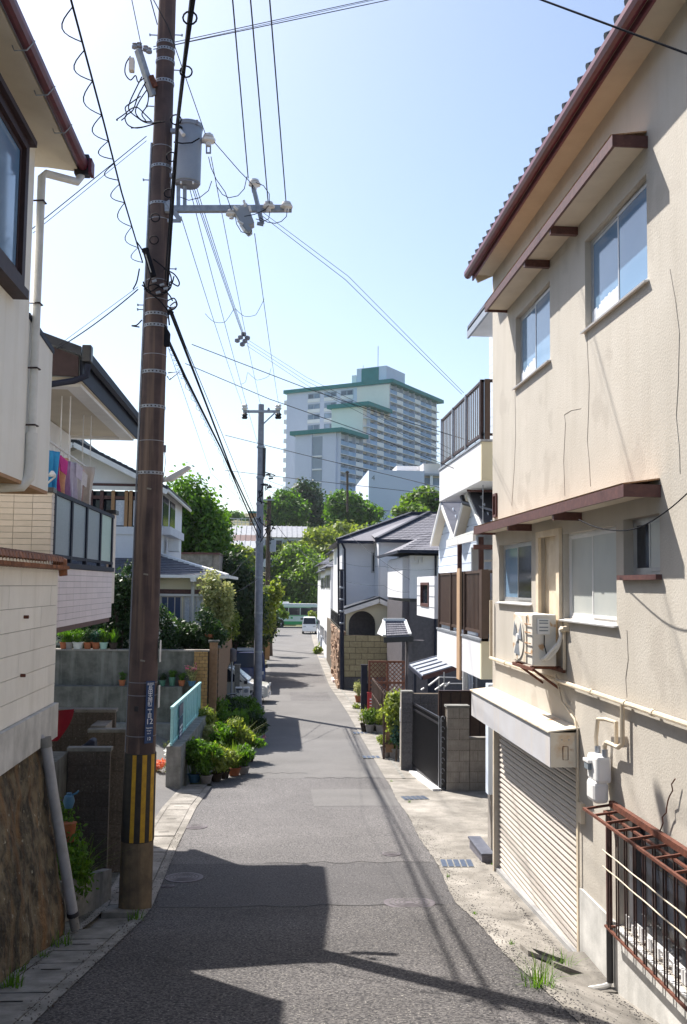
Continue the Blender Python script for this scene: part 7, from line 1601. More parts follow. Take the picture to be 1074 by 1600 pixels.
T('tree beside the stacked houses right of the lane end', 590, 818, 900, 60, 160, 'leaf_light', 4200, .36, 427, k=12)
# embankment scrub: nobody could count it
rs = np.random.RandomState(9); bl = []
for i in range(230):
    y = rs.uniform(136, 215); px = rs.uniform(400, 680); x = (px - 430)/1500*y; z = float(np.interp(y, [128, 138, 150, 170, 200, 240], [0, 1.5, 5.5, 9, 14, 21])); bl.append((x, y, z + .7, 2.2, 2.0, 1.4))
V, Fq = leaves(bl, 52000, .3, rs); o = raw_mesh('embankment_scrub', V, Fq, 'leaf_light'); tag(o, 'sunlit scrub covering the embankment behind the bus', 'scrub', kind='stuff')
# far tree line at left horizon
bl = [(-330 + i*17 + rs.uniform(-5, 5), 640 + rs.uniform(-20, 20), 26 + rs.uniform(-2, 4), 13, 10, 10) for i in range(26)]
V, Fq = leaves(bl, 9000, 1.6, rs); o = raw_mesh('distant_wood', V, Fq, 'leaf_mid'); tag(o, 'distant wooded ridge at the left horizon', 'wood', kind='stuff')
# ================================================================== vehicles
def wheel(par, x, y, r, w_, z0, axis='y'):
    mb = MB(); 
    a, b = ((x, y - w_/2, z0 + r), (x, y + w_/2, z0 + r))
    wt = mb.cyl(a, b, r, n=20).build('wheel', 'tyre', par, smooth=True, local=True)
    MB().cyl((x, y - w_/2 - .012, z0 + r), (x, y + w_/2 + .012, z0 + r), r*.6, n=14).build('rim', 'rim', par, smooth=True, local=True)
def car(name, label, loc, rotz, L, Wd, H, prof, paint, wins, group=None, front_glass=None, cat='car', wheels=(.18, .80), wr=.29, parts=()):
    """prof: side outline (x along length 0..1 front at 1, z 0..1); wins: side window polygons"""
    t = thing(name, label, cat, loc, group); t.rotation_euler = (0, 0, rotz)
    pts = [(p[0]*L - L/2, p[1]*H) for p in prof]; n = len(pts)
    V = []; secs = [(-1, .0), (-.93, .5), (-.5, 1), (.5, 1), (.93, .5), (1, .0)]
    # tumblehome: upper part narrower
    def yw(z, s): 
        t_ = max(0, (z/H - .5)/.5); return s*Wd/2*(1 - .16*t_*t_)
    for s, e in secs:
        for x, z in pts:
            k = .985 if abs(s) == 1 else 1
            V.append((x*(1 if abs(s) < .95 else .985), yw(z, s), z*k if z > .3*H else z))
    Fq = [(i*n+j, i*n+(j+1) % n, (i+1)*n+(j+1) % n, (i+1)*n+j) for i in range(len(secs)-1) for j in range(n)]
    Fq += [tuple(range(n))[::-1], tuple((len(secs)-1)*n + j for j in range(n))]
    MB().add(V, Fq).build('body', paint, t, smooth=True, local=True)
    for wp in wins:
        for s in (-1, 1):
            vs = [(x*L - L/2, (yw(z*H, s) + s*.006), z*H) for x, z in wp]; MB().prism(vs, (0, s*.012, 0)).build('side_window', 'glass_dark', t, local=True)
    if front_glass:
        for nm, (a, b) in front_glass.items():
            ax, az, bx__, bz = a[0]*L - L/2, a[1]*H, b[0]*L - L/2, b[1]*H; d = Vector((bz - az, 0, -(bx__ - ax))).normalized()
            if (nm == 'windscreen' and d.x < 0) or (nm == 'rear_window' and d.x > 0): d = -d
            o1, o2 = Vector((ax, 0, az)) + d*.012, Vector((bx__, 0, bz)) + d*.012
            wa, wb_ = yw(az, 1)*.88, yw(bz, 1)*.9
            MB().prism([o1 + Vector((0, -wa, 0)), o1 + Vector((0, wa, 0)), o2 + Vector((0, wb_, 0)), o2 + Vector((0, -wb_, 0))], d*.01).build(nm, 'glass_blue' if paint == 'car_white' else 'glass_dark', t, local=True)
    for wx in wheels:
        for s in (-1, 1): wheel(t, wx*L - L/2, s*(Wd/2 - .09), wr, .2, 0)
    for s in (-1, 1):
        MB().lathe([(.001, 0), (.10, .01), (.10, .05)], (0, 0, 0), 10)
        B(L/2 - .06, L/2 + .012, s*Wd*.34 - .16, s*Wd*.34 + .16, H*.42, H*.50).build('headlight', 'lamp_glass', t, local=True)
        B(-L/2 - .012, -L/2 + .05, s*Wd*.40 - .07, s*Wd*.40 + .07, H*.42, H*.60).build('tail_light', 'tail_red', t, local=True)
        B(L*.22, L*.22 + .14, s*(Wd/2 + .02) - .06, s*(Wd/2 + .02) + .10 if s > 0 else s*(Wd/2 + .02) + .02, H*.55, H*.64).build('mirror', 'black_metal', t, local=True)
    B(L/2 - .02, L/2 + .02, -Wd*.42, Wd*.42, H*.17, H*.26).build('bumper', paint, t, local=True, bevel=.02); B(L/2 + .02, L/2 + .03, -.17, .17, H*.19, H*.27).build('number_plate', 'sign_white', t, local=True)
    return t
hatch = [(0, .22), (0, .55), (.03, .62), (.07, .97), (.12, 1.0), (.50, 1.0), (.58, .96), (.76, .60), (.80, .57), (.96, .50), (.995, .42), (1, .22), (.96, .17), (.04, .17)]
W1 = [[(.10, .62), (.13, .92), (.34, .94), (.34, .60)], [(.36, .60), (.36, .94), (.53, .94), (.70, .60)]]
p = G(413, 1092)
car('parked_car', 'cream white compact car nosing out of the parking bay behind the grey pole', (-.10 - 1.9, 42.6, rz(42.6)), R(-4), 3.7, 1.6, 1.55, hatch, 'car_white', W1, front_glass={'windscreen': ((.59, .95), (.76, .62)), 'rear_window': ((.035, .64), (.07, .94))})
van = [(0, .2), (0, .6), (.02, .95), (.05, 1.0), (.86, 1.0), (.90, .97), (.97, .58), (1, .5), (1, .2), (.96, .15), (.04, .15)]
W2 = [[(.05, .58), (.06, .90), (.40, .90), (.40, .58)], [(.43, .58), (.43, .90), (.66, .90), (.66, .58)], [(.69, .58), (.69, .90), (.87, .90), (.94, .58)]]
nv = car('parked_van', 'dark navy box van parked behind the cream car', (-1.25 , 49.5, rz(49.5)), R(-88), 3.4, 1.6, 1.9, van, 'car_navy', W2, front_glass={'windscreen': ((.905, .95), (.972, .60)), 'rear_window': ((.0, .6), (.02, .92))}, cat='van')
for i in range(4): B(-1.0 + i*.5, -.6 + i*.5, -.62, .62, 1.905, 1.93).build('roof_rail', 'car_pure', nv, local=True)
car('far_van', 'small white van parked in front of the bus', (4.0, 110.5, rz(110)), R(-92), 3.6, 1.6, 1.9, van, 'car_pure', W2, front_glass={'windscreen': ((.905, .95), (.972, .60)), 'rear_window': ((.0, .6), (.02, .92))}, cat='van')
car('hillside_car', 'pale blue car on the slope road above the bus', P(431, 889, 143), R(10), 4.2, 1.7, 1.5, hatch, 'car_pure', W1, front_glass={'windscreen': ((.59, .95), (.76, .62))})
# bus
Yb_ = 125.5
bs = thing('city_bus', 'white and green city bus crossing at the end of the lane', 'bus', (0, Yb_, .02)); bx0, bx1 = x_(385, Yb_), x_(497, Yb_)
bx0 = bx1 - 10.4
def bb(name, x0, x1, y0, y1, z0, z1, m, **k): return B(x0, x1, y0, y1, z0, z1).build(name, m, bs, **k)
bb('body', bx0, bx1, Yb_, Yb_ + 2.4, .38, 3.0, 'bus_pale', bevel=.12)
bb('roof', bx0 + .1, bx1 - .15, Yb_ + .1, Yb_ + 2.3, 3.001, 3.12, 'car_pure', bevel=.05)
bb('roof_unit', bx0 + 1.5, bx0 + 4.6, Yb_ + .5, Yb_ + 1.9, 3.12, 3.42, 'car_pure', bevel=.08); bb('roof_unit', bx0 + 5.3, bx0 + 6.6, Yb_ + .5, Yb_ + 1.9, 3.12, 3.32, 'car_pure', bevel=.08)
bb('skirt', bx0 + .05, bx1 - .05, Yb_ - .012, Yb_ - .001, .40, .82, 'bus_green'); bb('green_line', bx0 + .1, bx1 - .6, Yb_ - .012, Yb_ - .001, 1.50, 1.60, 'bus_green'); bb('green_line', bx0 + .1, bx1 - .6, Yb_ - .012, Yb_ - .001, 2.62, 2.68, 'bus_green')
wxs = [bx0 + .5 + i*1.52 for i in range(6)]
for x in wxs: bb('window', x, x + 1.42, Yb_ - .02, Yb_ - .002, 1.64, 2.58, 'glass_dark')
bb('front_window', bx1 - .95, bx1 - .12, Yb_ - .02, Yb_ - .002, 1.35, 2.66, 'glass_dark'); bb('windscreen', bx1 - .002, bx1 + .02, Yb_ + .15, Yb_ + 2.25, 1.25, 2.75, 'glass_dark')
bb('poster', bx1 - 2.3, bx1 - 1.6, Yb_ - .014, Yb_ - .002, 1.05, 1.25, 'wall_brown'); bb('emblem', bx1 - 3.6, bx1 - 3.3, Yb_ - .014, Yb_ - .002, 1.15, 1.4, 'bus_green')
bb('vent', bx0 + 1.0, bx0 + 2.2, Yb_ - .014, Yb_ - .002, 1.0, 1.35, 'galv')
for x in (bx1 - 5.0, bx0 + 1.6):
    MB().cyl((x, Yb_ - .03, .50), (x, Yb_ + .25, .50), .50, n=20).build('wheel', 'tyre', bs, smooth=True); MB().cyl((x, Yb_ - .04, .50), (x, Yb_ + .1, .50), .28, n=14).build('rim', 'rim', bs, smooth=True); MB().cyl((x, Yb_ - .014, .5), (x, Yb_ - .002, .5), .62, n=20).build('wheel_arch', 'black_metal', bs)
# timber post and garden gate by the left kerb
tp = thing('timber_gatepost', 'tan timber post at the left kerb beyond the parked cars', 'post', G(419, 1030)); q = G(418, 1031); B(q.x - .16, q.x + .16, q.y, q.y + .3, q.z, q.z + 1.9).build('post', 'wood_light', tp); B(q.x - .55, q.x - .161, q.y + .1, q.y + .3, q.z, q.z + 1.7).build('side_board', 'wall_brown', tp); B(q.x - .18, q.x + .18, q.y - .02, q.y + .32, q.z + 1.901, q.z + 1.95).build('cap', 'wall_brown', tp)
ws = thing('grey_gatepost', 'grey block gatepost beside the cream car', 'gatepost', (-1.55, 41, rz(41))); a = P(372, 1040, 41.2); B(x_(368, 41.2), x_(376, 41.2), 41.2, 41.4, rz(41), a.z).build('post', 'concrete_grey', ws); B(x_(367, 41.2), x_(377, 41.2), 41.15, 41.45, a.z + .001, a.z + .05).build('cap', 'concrete', ws)
mbx = thing('dark_post_box', 'dark cylinder mail box at the end of the brick wall', 'mail box', P(363, 1025, 41)); q = P(363, 1024, 41); MB().lathe([(.16, -.25), (.18, -.2), (.18, .2), (.14, .27), (.02, .3)], tuple(q), 12).build('body', 'wall_dark', mbx, smooth=True); MB().cyl((q.x, 41, rz(41)), (q.x, 41, q.z - .25), .04).build('stand', 'galv', mbx)
# bicycle parked behind the pole
def bicycle():
    p = Vector((-1.15, 39.4, rz(39.4))); t = thing('bicycle', 'bicycle with wire basket parked beside the grey pole', 'bicycle', p); t.rotation_euler = (0, 0, R(25))
    for x in (-.52, .52):
        MB().tube([(x + .31*math.cos(a), 0, .33 + .31*math.sin(a)) for a in np.linspace(0, 2*math.pi, 21)], .018, 6, cap=False).build('wheel', 'tyre', t, local=True); mb = MB()
        for a in np.linspace(0, math.pi, 6): mb.bar((x - .3*math.cos(a), 0, .33 - .3*math.sin(a)), (x + .3*math.cos(a), 0, .33 + .3*math.sin(a)), .005)
        tag(mb.build('spokes', 'galv', t, local=True), kind='stuff')
    MB().tube([(-.52, 0, .33), (-.1, 0, .30), (.38, 0, .72), (-.2, 0, .62), (-.52, 0, .33)], .016, 6).build('frame', 'car_pure', t, local=True); MB().tube([(-.1, 0, .30), (-.24, 0, .80)], .015, 6).build('seat_tube', 'car_pure', t, local=True); MB().tube([(.52, 0, .33), (.36, 0, .95)], .015, 6).build('fork', 'galv', t, local=True)
    B(-.36, -.12, -.07, .07, .80, .86).build('saddle', 'black_metal', t, bevel=.02, local=True); MB().tube([(.2, -.26, .98), (.36, 0, .97), (.2, .26, .98)], .012, 6).build('handlebar', 'galv', t, local=True)
    mb = MB(); 
    for z in (.62, .72, .82, .92): mb.tube([(.48, -.15, z), (.78, -.15, z), (.78, .15, z), (.48, .15, z), (.48, -.15, z)], .007, 4)
    for x, y in ((.48, -.15), (.63, -.15), (.78, -.15), (.78, 0), (.78, .15), (.63, .15), (.48, .15)): mb.bar((x, y, .6), (x, y, .93), .008)
    mb.build('basket', 'white_metal', t, local=True)
    B(-.72, -.36, -.08, .08, .66, .68).build('carrier', 'galv', t, local=True)
bicycle()
for i, (px, py, m, lb) in enumerate(((373, 1078, 'white_metal', 'left white air unit box stacked by the bicycle'), (385, 1078, 'white_metal', 'right white air unit box stacked by the bicycle'))):
    p = P(px, py, 39.8); t = thing('white_box', lb, 'box', (p.x, 39.8, rz(39.8)), 'white boxes beside the bicycle'); B(p.x - .14, p.x + .14, 39.8, 40.1, rz(39.8), p.z + .1).build('case', m, t, bevel=.02); MB().cyl((p.x, 39.775, p.z - .04), (p.x, 39.80, p.z - .04), .09, n=14).build('fan', 'galv' if i else 'letter_grey', t)
# ================================================================== near utility pole
YP = 12.45
b0 = G(211, 1420); YP = b0.y
pb0 = Vector((P(211, 1420, YP).x, YP, rz(YP) - .2)); ptop = P(262, 0, YP)
ax = lambda z: lerp(pb0, ptop, (z - pb0.z)/(ptop.z - pb0.z))
def pr(z): return lerp(.218, .122, (z - pb0.z)/(ptop.z - pb0.z))
def ppt(py): # point on the axis at pixel row
    t = 0.0
    lo, hi = -.1, 1.4
    for _ in range(40):
        m = (lo + hi)/2; q = lerp(pb0, ptop, m); d = q - Vector((0, 0, ZC)); yy = 800 - F*d.dot(up)/d.dot(fw)
        if yy > py: lo = m
        else: hi = m
    return lerp(pb0, ptop, m)
up1 = thing('utility_pole', 'tall brown concrete utility pole with yellow and black stripes and a blue address plate', 'utility pole', (b0.x, YP, rz(YP)))
top2 = lerp(pb0, ptop, 1.25)
zj = ppt(1312).z
MB().tube([ax(zj), ppt(440), ppt(0), top2], [pr(zj), pr(ppt(440).z), .122, .105], 28).build('shaft', 'pole', up1, smooth=True)
MB().tube([pb0, ax(zj)], [.222, pr(zj) + .006], 28).build('foot', 'pole_base', up1, smooth=True)
def band(py, h, mat='galv', r=.007, holes=True, name='band'):
    q = ppt(py); rr = pr(q.z) + r; o = MB().lathe([(rr - .004, -h/2), (rr, -h/2), (rr, h/2), (rr - .004, h/2)], tuple(q), 28).build(name, mat, up1, smooth=False)
    if holes:
        mb = MB()
        for k in range(20):
            a = k*math.pi/10; c = q + Vector((math.cos(a)*rr, math.sin(a)*rr, 0)); t = Vector((-math.sin(a), math.cos(a), 0))
            mb.bar(c - t*.011, c + t*.011, .003, h*.42)
        tag(mb.build('band_slots', 'black_metal', o), kind='stuff')
    return o
for py, h in ((70, .04), (81, .04), (98, .045), (131, .05), (263, .04), (321, .035), (493, .045), (511, .045), (583, .05), (637, .045), (740, .045)): band(py, h)
for py in (232, 345, 440, 470, 556, 690, 1065, 1085, 1148, 1187, 1270): band(py, .008, 'galv' if py < 900 else 'pole_grey', .004, False, 'strap_wire')
# striped sheath
za, zb = ppt(1312).z, ppt(1175).z
mb = MB(); q0, q1 = ax(za), ax(zb); MB().tube([q0, q1], [pr(za) + .010, pr(zb) + .010], 28).build('sheath', 'stripe_black', up1, smooth=True)
for k, (fa, fb) in enumerate(((-21, -6), (15, 32), (50, 69), (88, 108), (125, 145), (162, 182), (200, 220))):
    a0 = R(-90 + fa); V = []
    for z, q in ((za + .01, ax(za + .01)), (zb - .01, ax(zb - .01))):
        for i in range(5):
            a = a0 + R(fb - fa)*i/4; rr = pr(z) + .0125; V.append((q.x + rr*math.cos(a), q.y + rr*math.sin(a), z))
    MB().add(V, [(i, i+1, i+6, i+5) for i in range(4)]).build('yellow_stripe', 'yellow', up1, smooth=True)
# address plate
def plate(name, angd, py0, py1, wdt, mat, off=.012):
    z0, z1 = ppt(py1).z, ppt(py0).z; zc = (z0 + z1)/2; q = ax(zc); a = R(angd); n = Vector((math.sin(a), -math.cos(a), 0)); t = Vector((math.cos(a), math.sin(a), 0)); c = q + n*(pr(zc) + off)
    dx = (ax(z1) - ax(z0)); V = []
    for d in (0, .004):
        for sz, zz in ((-.5, z0), (.5, z1)):
            for s in (-wdt/2, wdt/2): V.append(c + t*s + n*d + dx*sz + Vector((0, 0, 0)) - Vector((0, 0, dx.z*sz)) + Vector((0, 0, (zz - zc))))
    o = MB().add(V, [(0, 1, 3, 2), (4, 6, 7, 5), (0, 4, 5, 1), (2, 3, 7, 6), (0, 2, 6, 4), (1, 5, 7, 3)]).build(name, mat, up1)
    return o, c + n*.005, a, z0, z1, dx
o, c, a, z0, z1, dx = plate('address_plate', 36, 1062, 1158, .125, 'sign_blue')
Hh = z1 - z0
def put_text(s, zf, size, mat='sign_white', sp=1.0):
    z = z0 + Hh*zf; cc = c + dx*((z - (z0+z1)/2)/max(.01, dx.z)); cc = Vector((c.x + (ax(z).x - ax((z0+z1)/2).x), c.y, z)); text(s, cc, size, mat, o, (R(90), 0, a), 'lettering', .001, 'CENTER', sp)
put_text('長田区', .95, .035)
for i, ch in enumerate('長田天神町二丁目'): put_text(ch, .885 - i*.064, .070)
put_text('12', .345, .105); put_text('Nagataku', .245, .026); put_text('Tenjin-', .20, .026); put_text('cho 2', .158, .026); put_text('12', .07, .06)
MT['white_edge'] = M('white enamel plate', (.72, .72, .72), None, rough=.4)
plate('side_plate', 84, 1000, 1034, .09, 'white_edge', .03); plate('side_plate', 84, 1070, 1105, .09, 'white_edge', .03)
MB().tube([ppt(1300) + Vector((-.20, -.02, 0)), ppt(745) + Vector((-.185, -.03, 0))], .012, 6).build('earth_conduit', 'pole_grey', up1)
MB().tube([ppt(745) + Vector((-.180, -.03, 0)), ppt(440) + Vector((-.165, -.02, 0)), ppt(225) + Vector((-.15, -.02, 0))], .017, 6).build('riser_conduit', 'galv', up1)
q = ppt(1104); MB().bar(q + Vector((-.05, -.20, -.04)), q + Vector((-.05, -.20, .03)), .05, .01).build('hook_plate', 'black_metal', up1)
for py in (765, 897, 1030):
    q = ppt(py); MB().bar(q + Vector((-.02, -pr(q.z) - .01, 0)), q + Vector((.04, -pr(q.z) - .015, -.01)), .022).build('step_plug', 'concrete', up1)
for py, s in ((57, -1), (55, 1), (110, 1), (168, -1), (283, -1), (345, 1), (478, -1), (485, -1), (420, 1), (480, 1)):
    q = ppt(py); rr = pr(q.z); MB().bar(q + Vector((s*rr*.95, -.02, 0)), q + Vector((s*(rr + .10), -.02, 0)), .012).build('step_bolt', 'galv', up1); MB().bar(q + Vector((s*(rr + .10), -.02, -.015)), q + Vector((s*(rr + .105), -.02, .015)), .02).build('step_bolt_head', 'galv', up1)
q = ppt(583); MB().tube([q + Vector((.20, -.05, .0)), q + Vector((.36, -.05, .02)), q + Vector((.22, -.05, -.10)), q + Vector((.19, -.05, -.05))], .010, 6).build('loop_bracket', 'galv', up1)
# street lamp on the far side
sla = thing('street_lamp', 'small grey street lamp pointing right from the striped pole', 'street lamp', P(250, 752, YP + .3))
MB().bar(P(243, 760, YP + .2), P(258, 748, YP + .25), .05).build('bracket', 'galv', sla)
MB().prism([P(252, 752, YP + .22), P(262, 744, YP + .22), P(293, 727, YP + .22), P(298, 729, YP + .22), P(296, 732, YP + .22), P(270, 750, YP + .22)], (0, .16, 0)).build('lamp_head', 'white_metal', sla, bevel=.01)
B(P(252, 705, YP + .2).x, P(259, 705, YP + .2).x, YP + .2, YP + .27, P(255, 703, YP).z, P(255, 692, YP).z).build('light_sensor', 'pole_grey', sla)
MB().tube([P(255, 703, YP + .23), P(252, 725, YP + .22), P(256, 748, YP + .22)], .004, 4).build('sensor_wire', 'wire', sla); MB().tube([P(257, 703, YP + .23), P(259, 722, YP + .22), P(256, 744, YP + .22)], .004, 4).build('sensor_wire', 'wire', sla)
# cross arm, transformer, insulators, switch
ca = thing('cross_arm', 'galvanised cross arm with white insulators and a grey switch reaching right from the pole', 'cross arm', P(300, 328, YP))
A0, A1 = P(258, 327, YP - .16), P(456, 326, YP - .16)
MB().bar(A0, A1, .085, .085).build('beam', 'galv', ca); MB().bar(P(262, 315, YP - .2), P(282, 345, YP - .2), .06).build('clamp', 'galv', ca); MB().bar(P(262, 345, YP - .2), P(283, 345, YP - .2), .04).build('clamp', 'galv', ca); MB().bar(P(258, 318, YP - .1), P(280, 332, YP - .1), .05).build('clamp', 'galv', ca)
def insul(par, px, py, Y, r=.055, h=.12, post=True):
    q = P(px, py, Y); MB().lathe([(r*.45, -h*.6), (r*.5, -h*.3), (r*1.15, -h*.2), (r*1.2, 0), (r*.6, h*.1), (r*.95, h*.2), (r*.8, h*.42), (r*.35, h*.5)], tuple(q), 14).build('insulator', 'porcelain', par, smooth=True)
    if post: MB().cyl(q - Vector((0, 0, h*1.0)), q - Vector((0, 0, h*.5)), .015, n=6).build('pin', 'galv', par)
insul(ca, 420, 322, YP - .22, .075, .13, False); insul(ca, 448, 322, YP - .22, .075, .13, False); insul(ca, 362, 334, YP - .22, .07, .12, False); insul(ca, 398, 287, YP - .16, .075, .13)
MB().bar(P(397, 296, YP - .16), P(410, 349, YP - .2), .07, .05).build('stub', 'galv', ca); MB().bar(P(402, 349, YP - .2), P(412, 351, YP - .2), .04).build('stub_foot', 'galv', ca)
MB().cyl(P(397, 300, YP - .16), P(396, 290, YP - .16), .03).build('stub_head', 'black_metal', ca)
sw = MB().prism([P(365, 326, YP - .3), P(386, 316, YP - .3), P(398, 348, YP - .3), P(389, 352, YP - .3), P(395, 358, YP - .3), P(388, 363, YP - .3), P(378, 352, YP - .3)], (0, .2, 0)).build('switch_box', 'transformer', ca, bevel=.015)
for a, b in (((366, 322), (372, 328)), ((372, 345), (380, 350)), ((381, 313), (384, 322)), ((390, 322), (392, 330)), ((376, 352), (382, 360))): MB().cyl(P(*a, YP - .33), P(*b, YP - .33), .018, n=8).build('terminal', 'porcelain', ca, smooth=True)
for pts in (((398, 293), (388, 281), (375, 268), (335, 222)), ((400, 285), (412, 290), (421, 303), (421, 320), (414, 328), (398, 335), (382, 338)), ((449, 326), (448, 338), (440, 346), (430, 349), (418, 347), (406, 340)), ((422, 330), (420, 342), (412, 346), (400, 342)), ((367, 335), (370, 350), (377, 362), (390, 366), (394, 360)), ((326, 245), (330, 262), (338, 280), (352, 300), (362, 328)), ((386, 276), (382, 295), (372, 306), (358, 309), (348, 304), (338, 290)), ((331, 283), (326, 298), (312, 309), (295, 313), (282, 308))):
    MB().tube([P(px, py, YP - .3) for px, py in pts], .006, 5, cap=False).build('jumper_lead', 'wire', ca, smooth=True)
tf = thing('transformer', 'grey cylindrical pole transformer beside the pole top', 'transformer', P(294, 290, YP - .1))
qt, qb = P(296, 197, YP - .1), P(293, 288, YP - .1)
MB().tube([qb, lerp(qb, qt, .02), lerp(qb, qt, .98), qt], [.155, .185, .185, .175], 28).build('tank', 'transformer', tf, smooth=True)
MB().tube([lerp(qb, qt, .95), lerp(qb, qt, 1.0), lerp(qb, qt, 1.02), lerp(qb, qt, 1.05)], [.195, .198, .19, .06], 28).build('lid', 'transformer', tf, smooth=True)
MB().cyl(qb - Vector((0, 0, .012)), qb + Vector((0, 0, .02)), .168, n=24).build('base_ring', 'pole_grey', tf)
MB().tube([P(281, 202, YP - .28), P(287, 211, YP - .34)], [.02, .03], 10).build('bushing', 'porcelain', tf, smooth=True); MB().tube([P(283, 201, YP - .29), P(279, 198, YP - .27)], .03, 8).build('bushing_cap', 'cable', tf)
for a in (30, 100, 170, 240, 310): 
    qq = qt + Vector((.19*math.cos(R(a)), .19*math.sin(R(a)), -.02)); MB().bar(qq - Vector((0, 0, .03)), qq + Vector((0, 0, .04)), .03).build('lid_clamp', 'pole_grey', tf)
MB().tube([P(272, 222, YP - .3), P(285, 224, YP - .34), P(300, 223, YP - .33), P(312, 216, YP - .3)], .010, 6).build('lead', 'cable', tf, smooth=True)
for px in (279, 289): MB().bar(P(px, 290, YP - .1), P(px, 322, YP - .1), .05).build('support', 'galv', tf)
for py in (205, 275): MB().bar(P(258, py, YP - .02), P(276, py, YP - .06), .06).build('hanger', 'galv', tf)
for px in (283, 302): MB().cyl(P(px, 284, YP - .26), P(px, 287, YP - .27), .014).build('bolt', 'white_metal', tf)
pi = thing('line_insulator', 'white line insulator with metal fork right of the transformer', 'insulator', P(326, 220, YP - .1)); insul(pi, 326, 218, YP - .15, .085, .16, False); MB().cyl(P(325, 210, YP - .15), P(326, 213, YP - .15), .05).build('cap', 'cable', pi)
for px in (323, 329): MB().bar(P(px, 226, YP - .15), P(px, 239, YP - .15), .02, .03).build('fork', 'galv', pi)
MB().bar(P(322, 239, YP - .15), P(330, 239, YP - .15), .02).build('fork_base', 'galv', pi); MB().bar(P(310, 222, YP - .12), P(324, 222, YP - .13), .03).build('arm', 'galv', pi)
# left bracket with cable tangle
lbk = thing('angled_bracket', 'steel bracket jutting up left from the pole with looping black cables', 'bracket', P(237, 140, YP))
MB().bar(P(239, 150, YP - .05), P(216, 78, YP - .2), .10, .07).build('beam', 'galv', lbk); MB().bar(P(234, 120, YP - .12), P(241, 138, YP - .08), .14, .06).build('clamp', 'rust', lbk)
for px, py in ((211, 72), (218, 71), (228, 76), (233, 79)): q = P(px, py, YP - .22); MB().lathe([(.02, -.04), (.045, -.03), (.045, 0), (.02, .01), (.04, .03), (.02, .045)], tuple(q), 10).build('reel', 'galv', lbk, smooth=True)
B(*[P(202, 108, YP - .3).x, P(210, 108, YP - .3).x], YP - .35, YP - .25, P(205, 112, YP - .3).z, P(205, 92, YP - .3).z).build('junction', 'ac_white', lbk, bevel=.01)
rs = random.Random(4)
def curl(pts, r, Y=YP - .3): return [P(px, py, Y + rs.uniform(-.06, .06)) for px, py in pts]
def smoothp(p, k=5):
    out = []
    for i in range(len(p) - 1):
        a, b, c, d = p[max(i-1, 0)], p[i], p[i+1], p[min(i+2, len(p)-1)]
        for j in range(k):
            t = j/k; out.append(.5*((2*b) + (c - a)*t + (2*a - 5*b + 4*c - d)*t*t + (-a + 3*b - 3*c + d)*t**3))
    return out + [p[-1]]
for pts in (((204, 88), (197, 100), (196, 115), (204, 125), (212, 118), (216, 128), (225, 122)), ((222, 120), (212, 140), (203, 160), (202, 172), (214, 183), (230, 192), (252, 190)), ((228, 128), (216, 150), (208, 172), (196, 182), (200, 195), (215, 200), (240, 194)),
            ((230, 140), (218, 158), (212, 175), (222, 188), (236, 190)), ((182, 187), (195, 178), (205, 170), (215, 168), (228, 180), (238, 190)), ((226, 132), (232, 148), (230, 165), (222, 178), (228, 188)), ((190, 188), (198, 180), (196, 168), (206, 160), (220, 150)), ((205, 200), (225, 198), (245, 192), (258, 190))):
    MB().tube(smoothp(curl(pts, 0)), .009, 5, cap=False).build('looped_cable', 'cable', lbk, smooth=True)
MB().tube([P(182, 187, YP - .3), P(184, 188, YP - .3)], .012, 5).build('cable_end', 'cable', lbk)
sc_ = thing('splice_closure', 'black cable splice closure with white label strapped to the pole', 'cable closure', P(236, 410, YP - .25))
MB().tube([P(228, 392, YP - .25), P(240, 432, YP - .25)], [.045, .045], 10).build('case', 'cable', sc_, smooth=True); MB().bar(P(228, 398, YP - .31), P(236, 425, YP - .31), .025, .01).build('label', 'pipe_white', sc_); MB().cyl(P(227, 389, YP - .25), P(228, 393, YP - .25), .052).build('end_cap', 'cable', sc_)
tg_ = thing('cable_tangle', 'tangle of black cables and clamps around the pole below the closure', 'cables', P(250, 450, YP - .25))
for pts in (((240, 405), (256, 418), (266, 428), (268, 445), (262, 455), (248, 458)), ((225, 452), (240, 444), (256, 450), (268, 444), (272, 432)), ((222, 445), (236, 455), (250, 448), (264, 460), (270, 470)), ((256, 420), (272, 428), (280, 440), (278, 447), (266, 440)), ((224, 440), (230, 455), (246, 462), (262, 455), (266, 440)), ((238, 430), (232, 445), (236, 458), (250, 470), (262, 485)), ((262, 470), (272, 466), (277, 476), (270, 484), (262, 478)), ((214, 378), (222, 390), (232, 410)), ((218, 420), (214, 440), (208, 452)), ((222, 500), (214, 508), (206, 509), (218, 511))):
    MB().tube(smoothp(curl(pts, 0, YP - .24)), .010, 5, cap=False).build('cable', 'cable', tg_, smooth=True)
for px, py in ((238, 440), (250, 446), (244, 458), (256, 452)): q = P(px, py, YP - .27); MB().bar(q, q + Vector((.06, 0, .02)), .03).build('clamp', 'galv', tg_)
cl2 = thing('black_closure', 'black wedge closure on the right of the pole where two cable bundles leave', 'cable closure', P(266, 530, YP)); MB().prism([P(257, 505, YP - .1), P(266, 520, YP - .1), P(265, 540, YP - .1), (P(256, 541, YP - .1))], (0, .08, 0)).build('case', 'cable', cl2, bevel=.01)
cl3 = thing('hanging_clamp', 'dark suspension clamp with loop right of the pole', 'clamp', P(270, 485, YP)); MB().tube(smoothp([P(262, 484, YP - .1), P(270, 482, YP - .12), P(276, 478, YP - .12), (P(274, 472, YP - .12)), P(266, 478, YP - .1)]), .01, 5).build('loop', 'galv', cl3); MB().bar(P(262, 488, YP - .1), P(271, 490, YP - .1), .05).build('body', 'cable', cl3); MB().bar(P(263, 490, YP - .1), P(265, 508, YP - .1), .02).build('tail', 'cable', cl3)
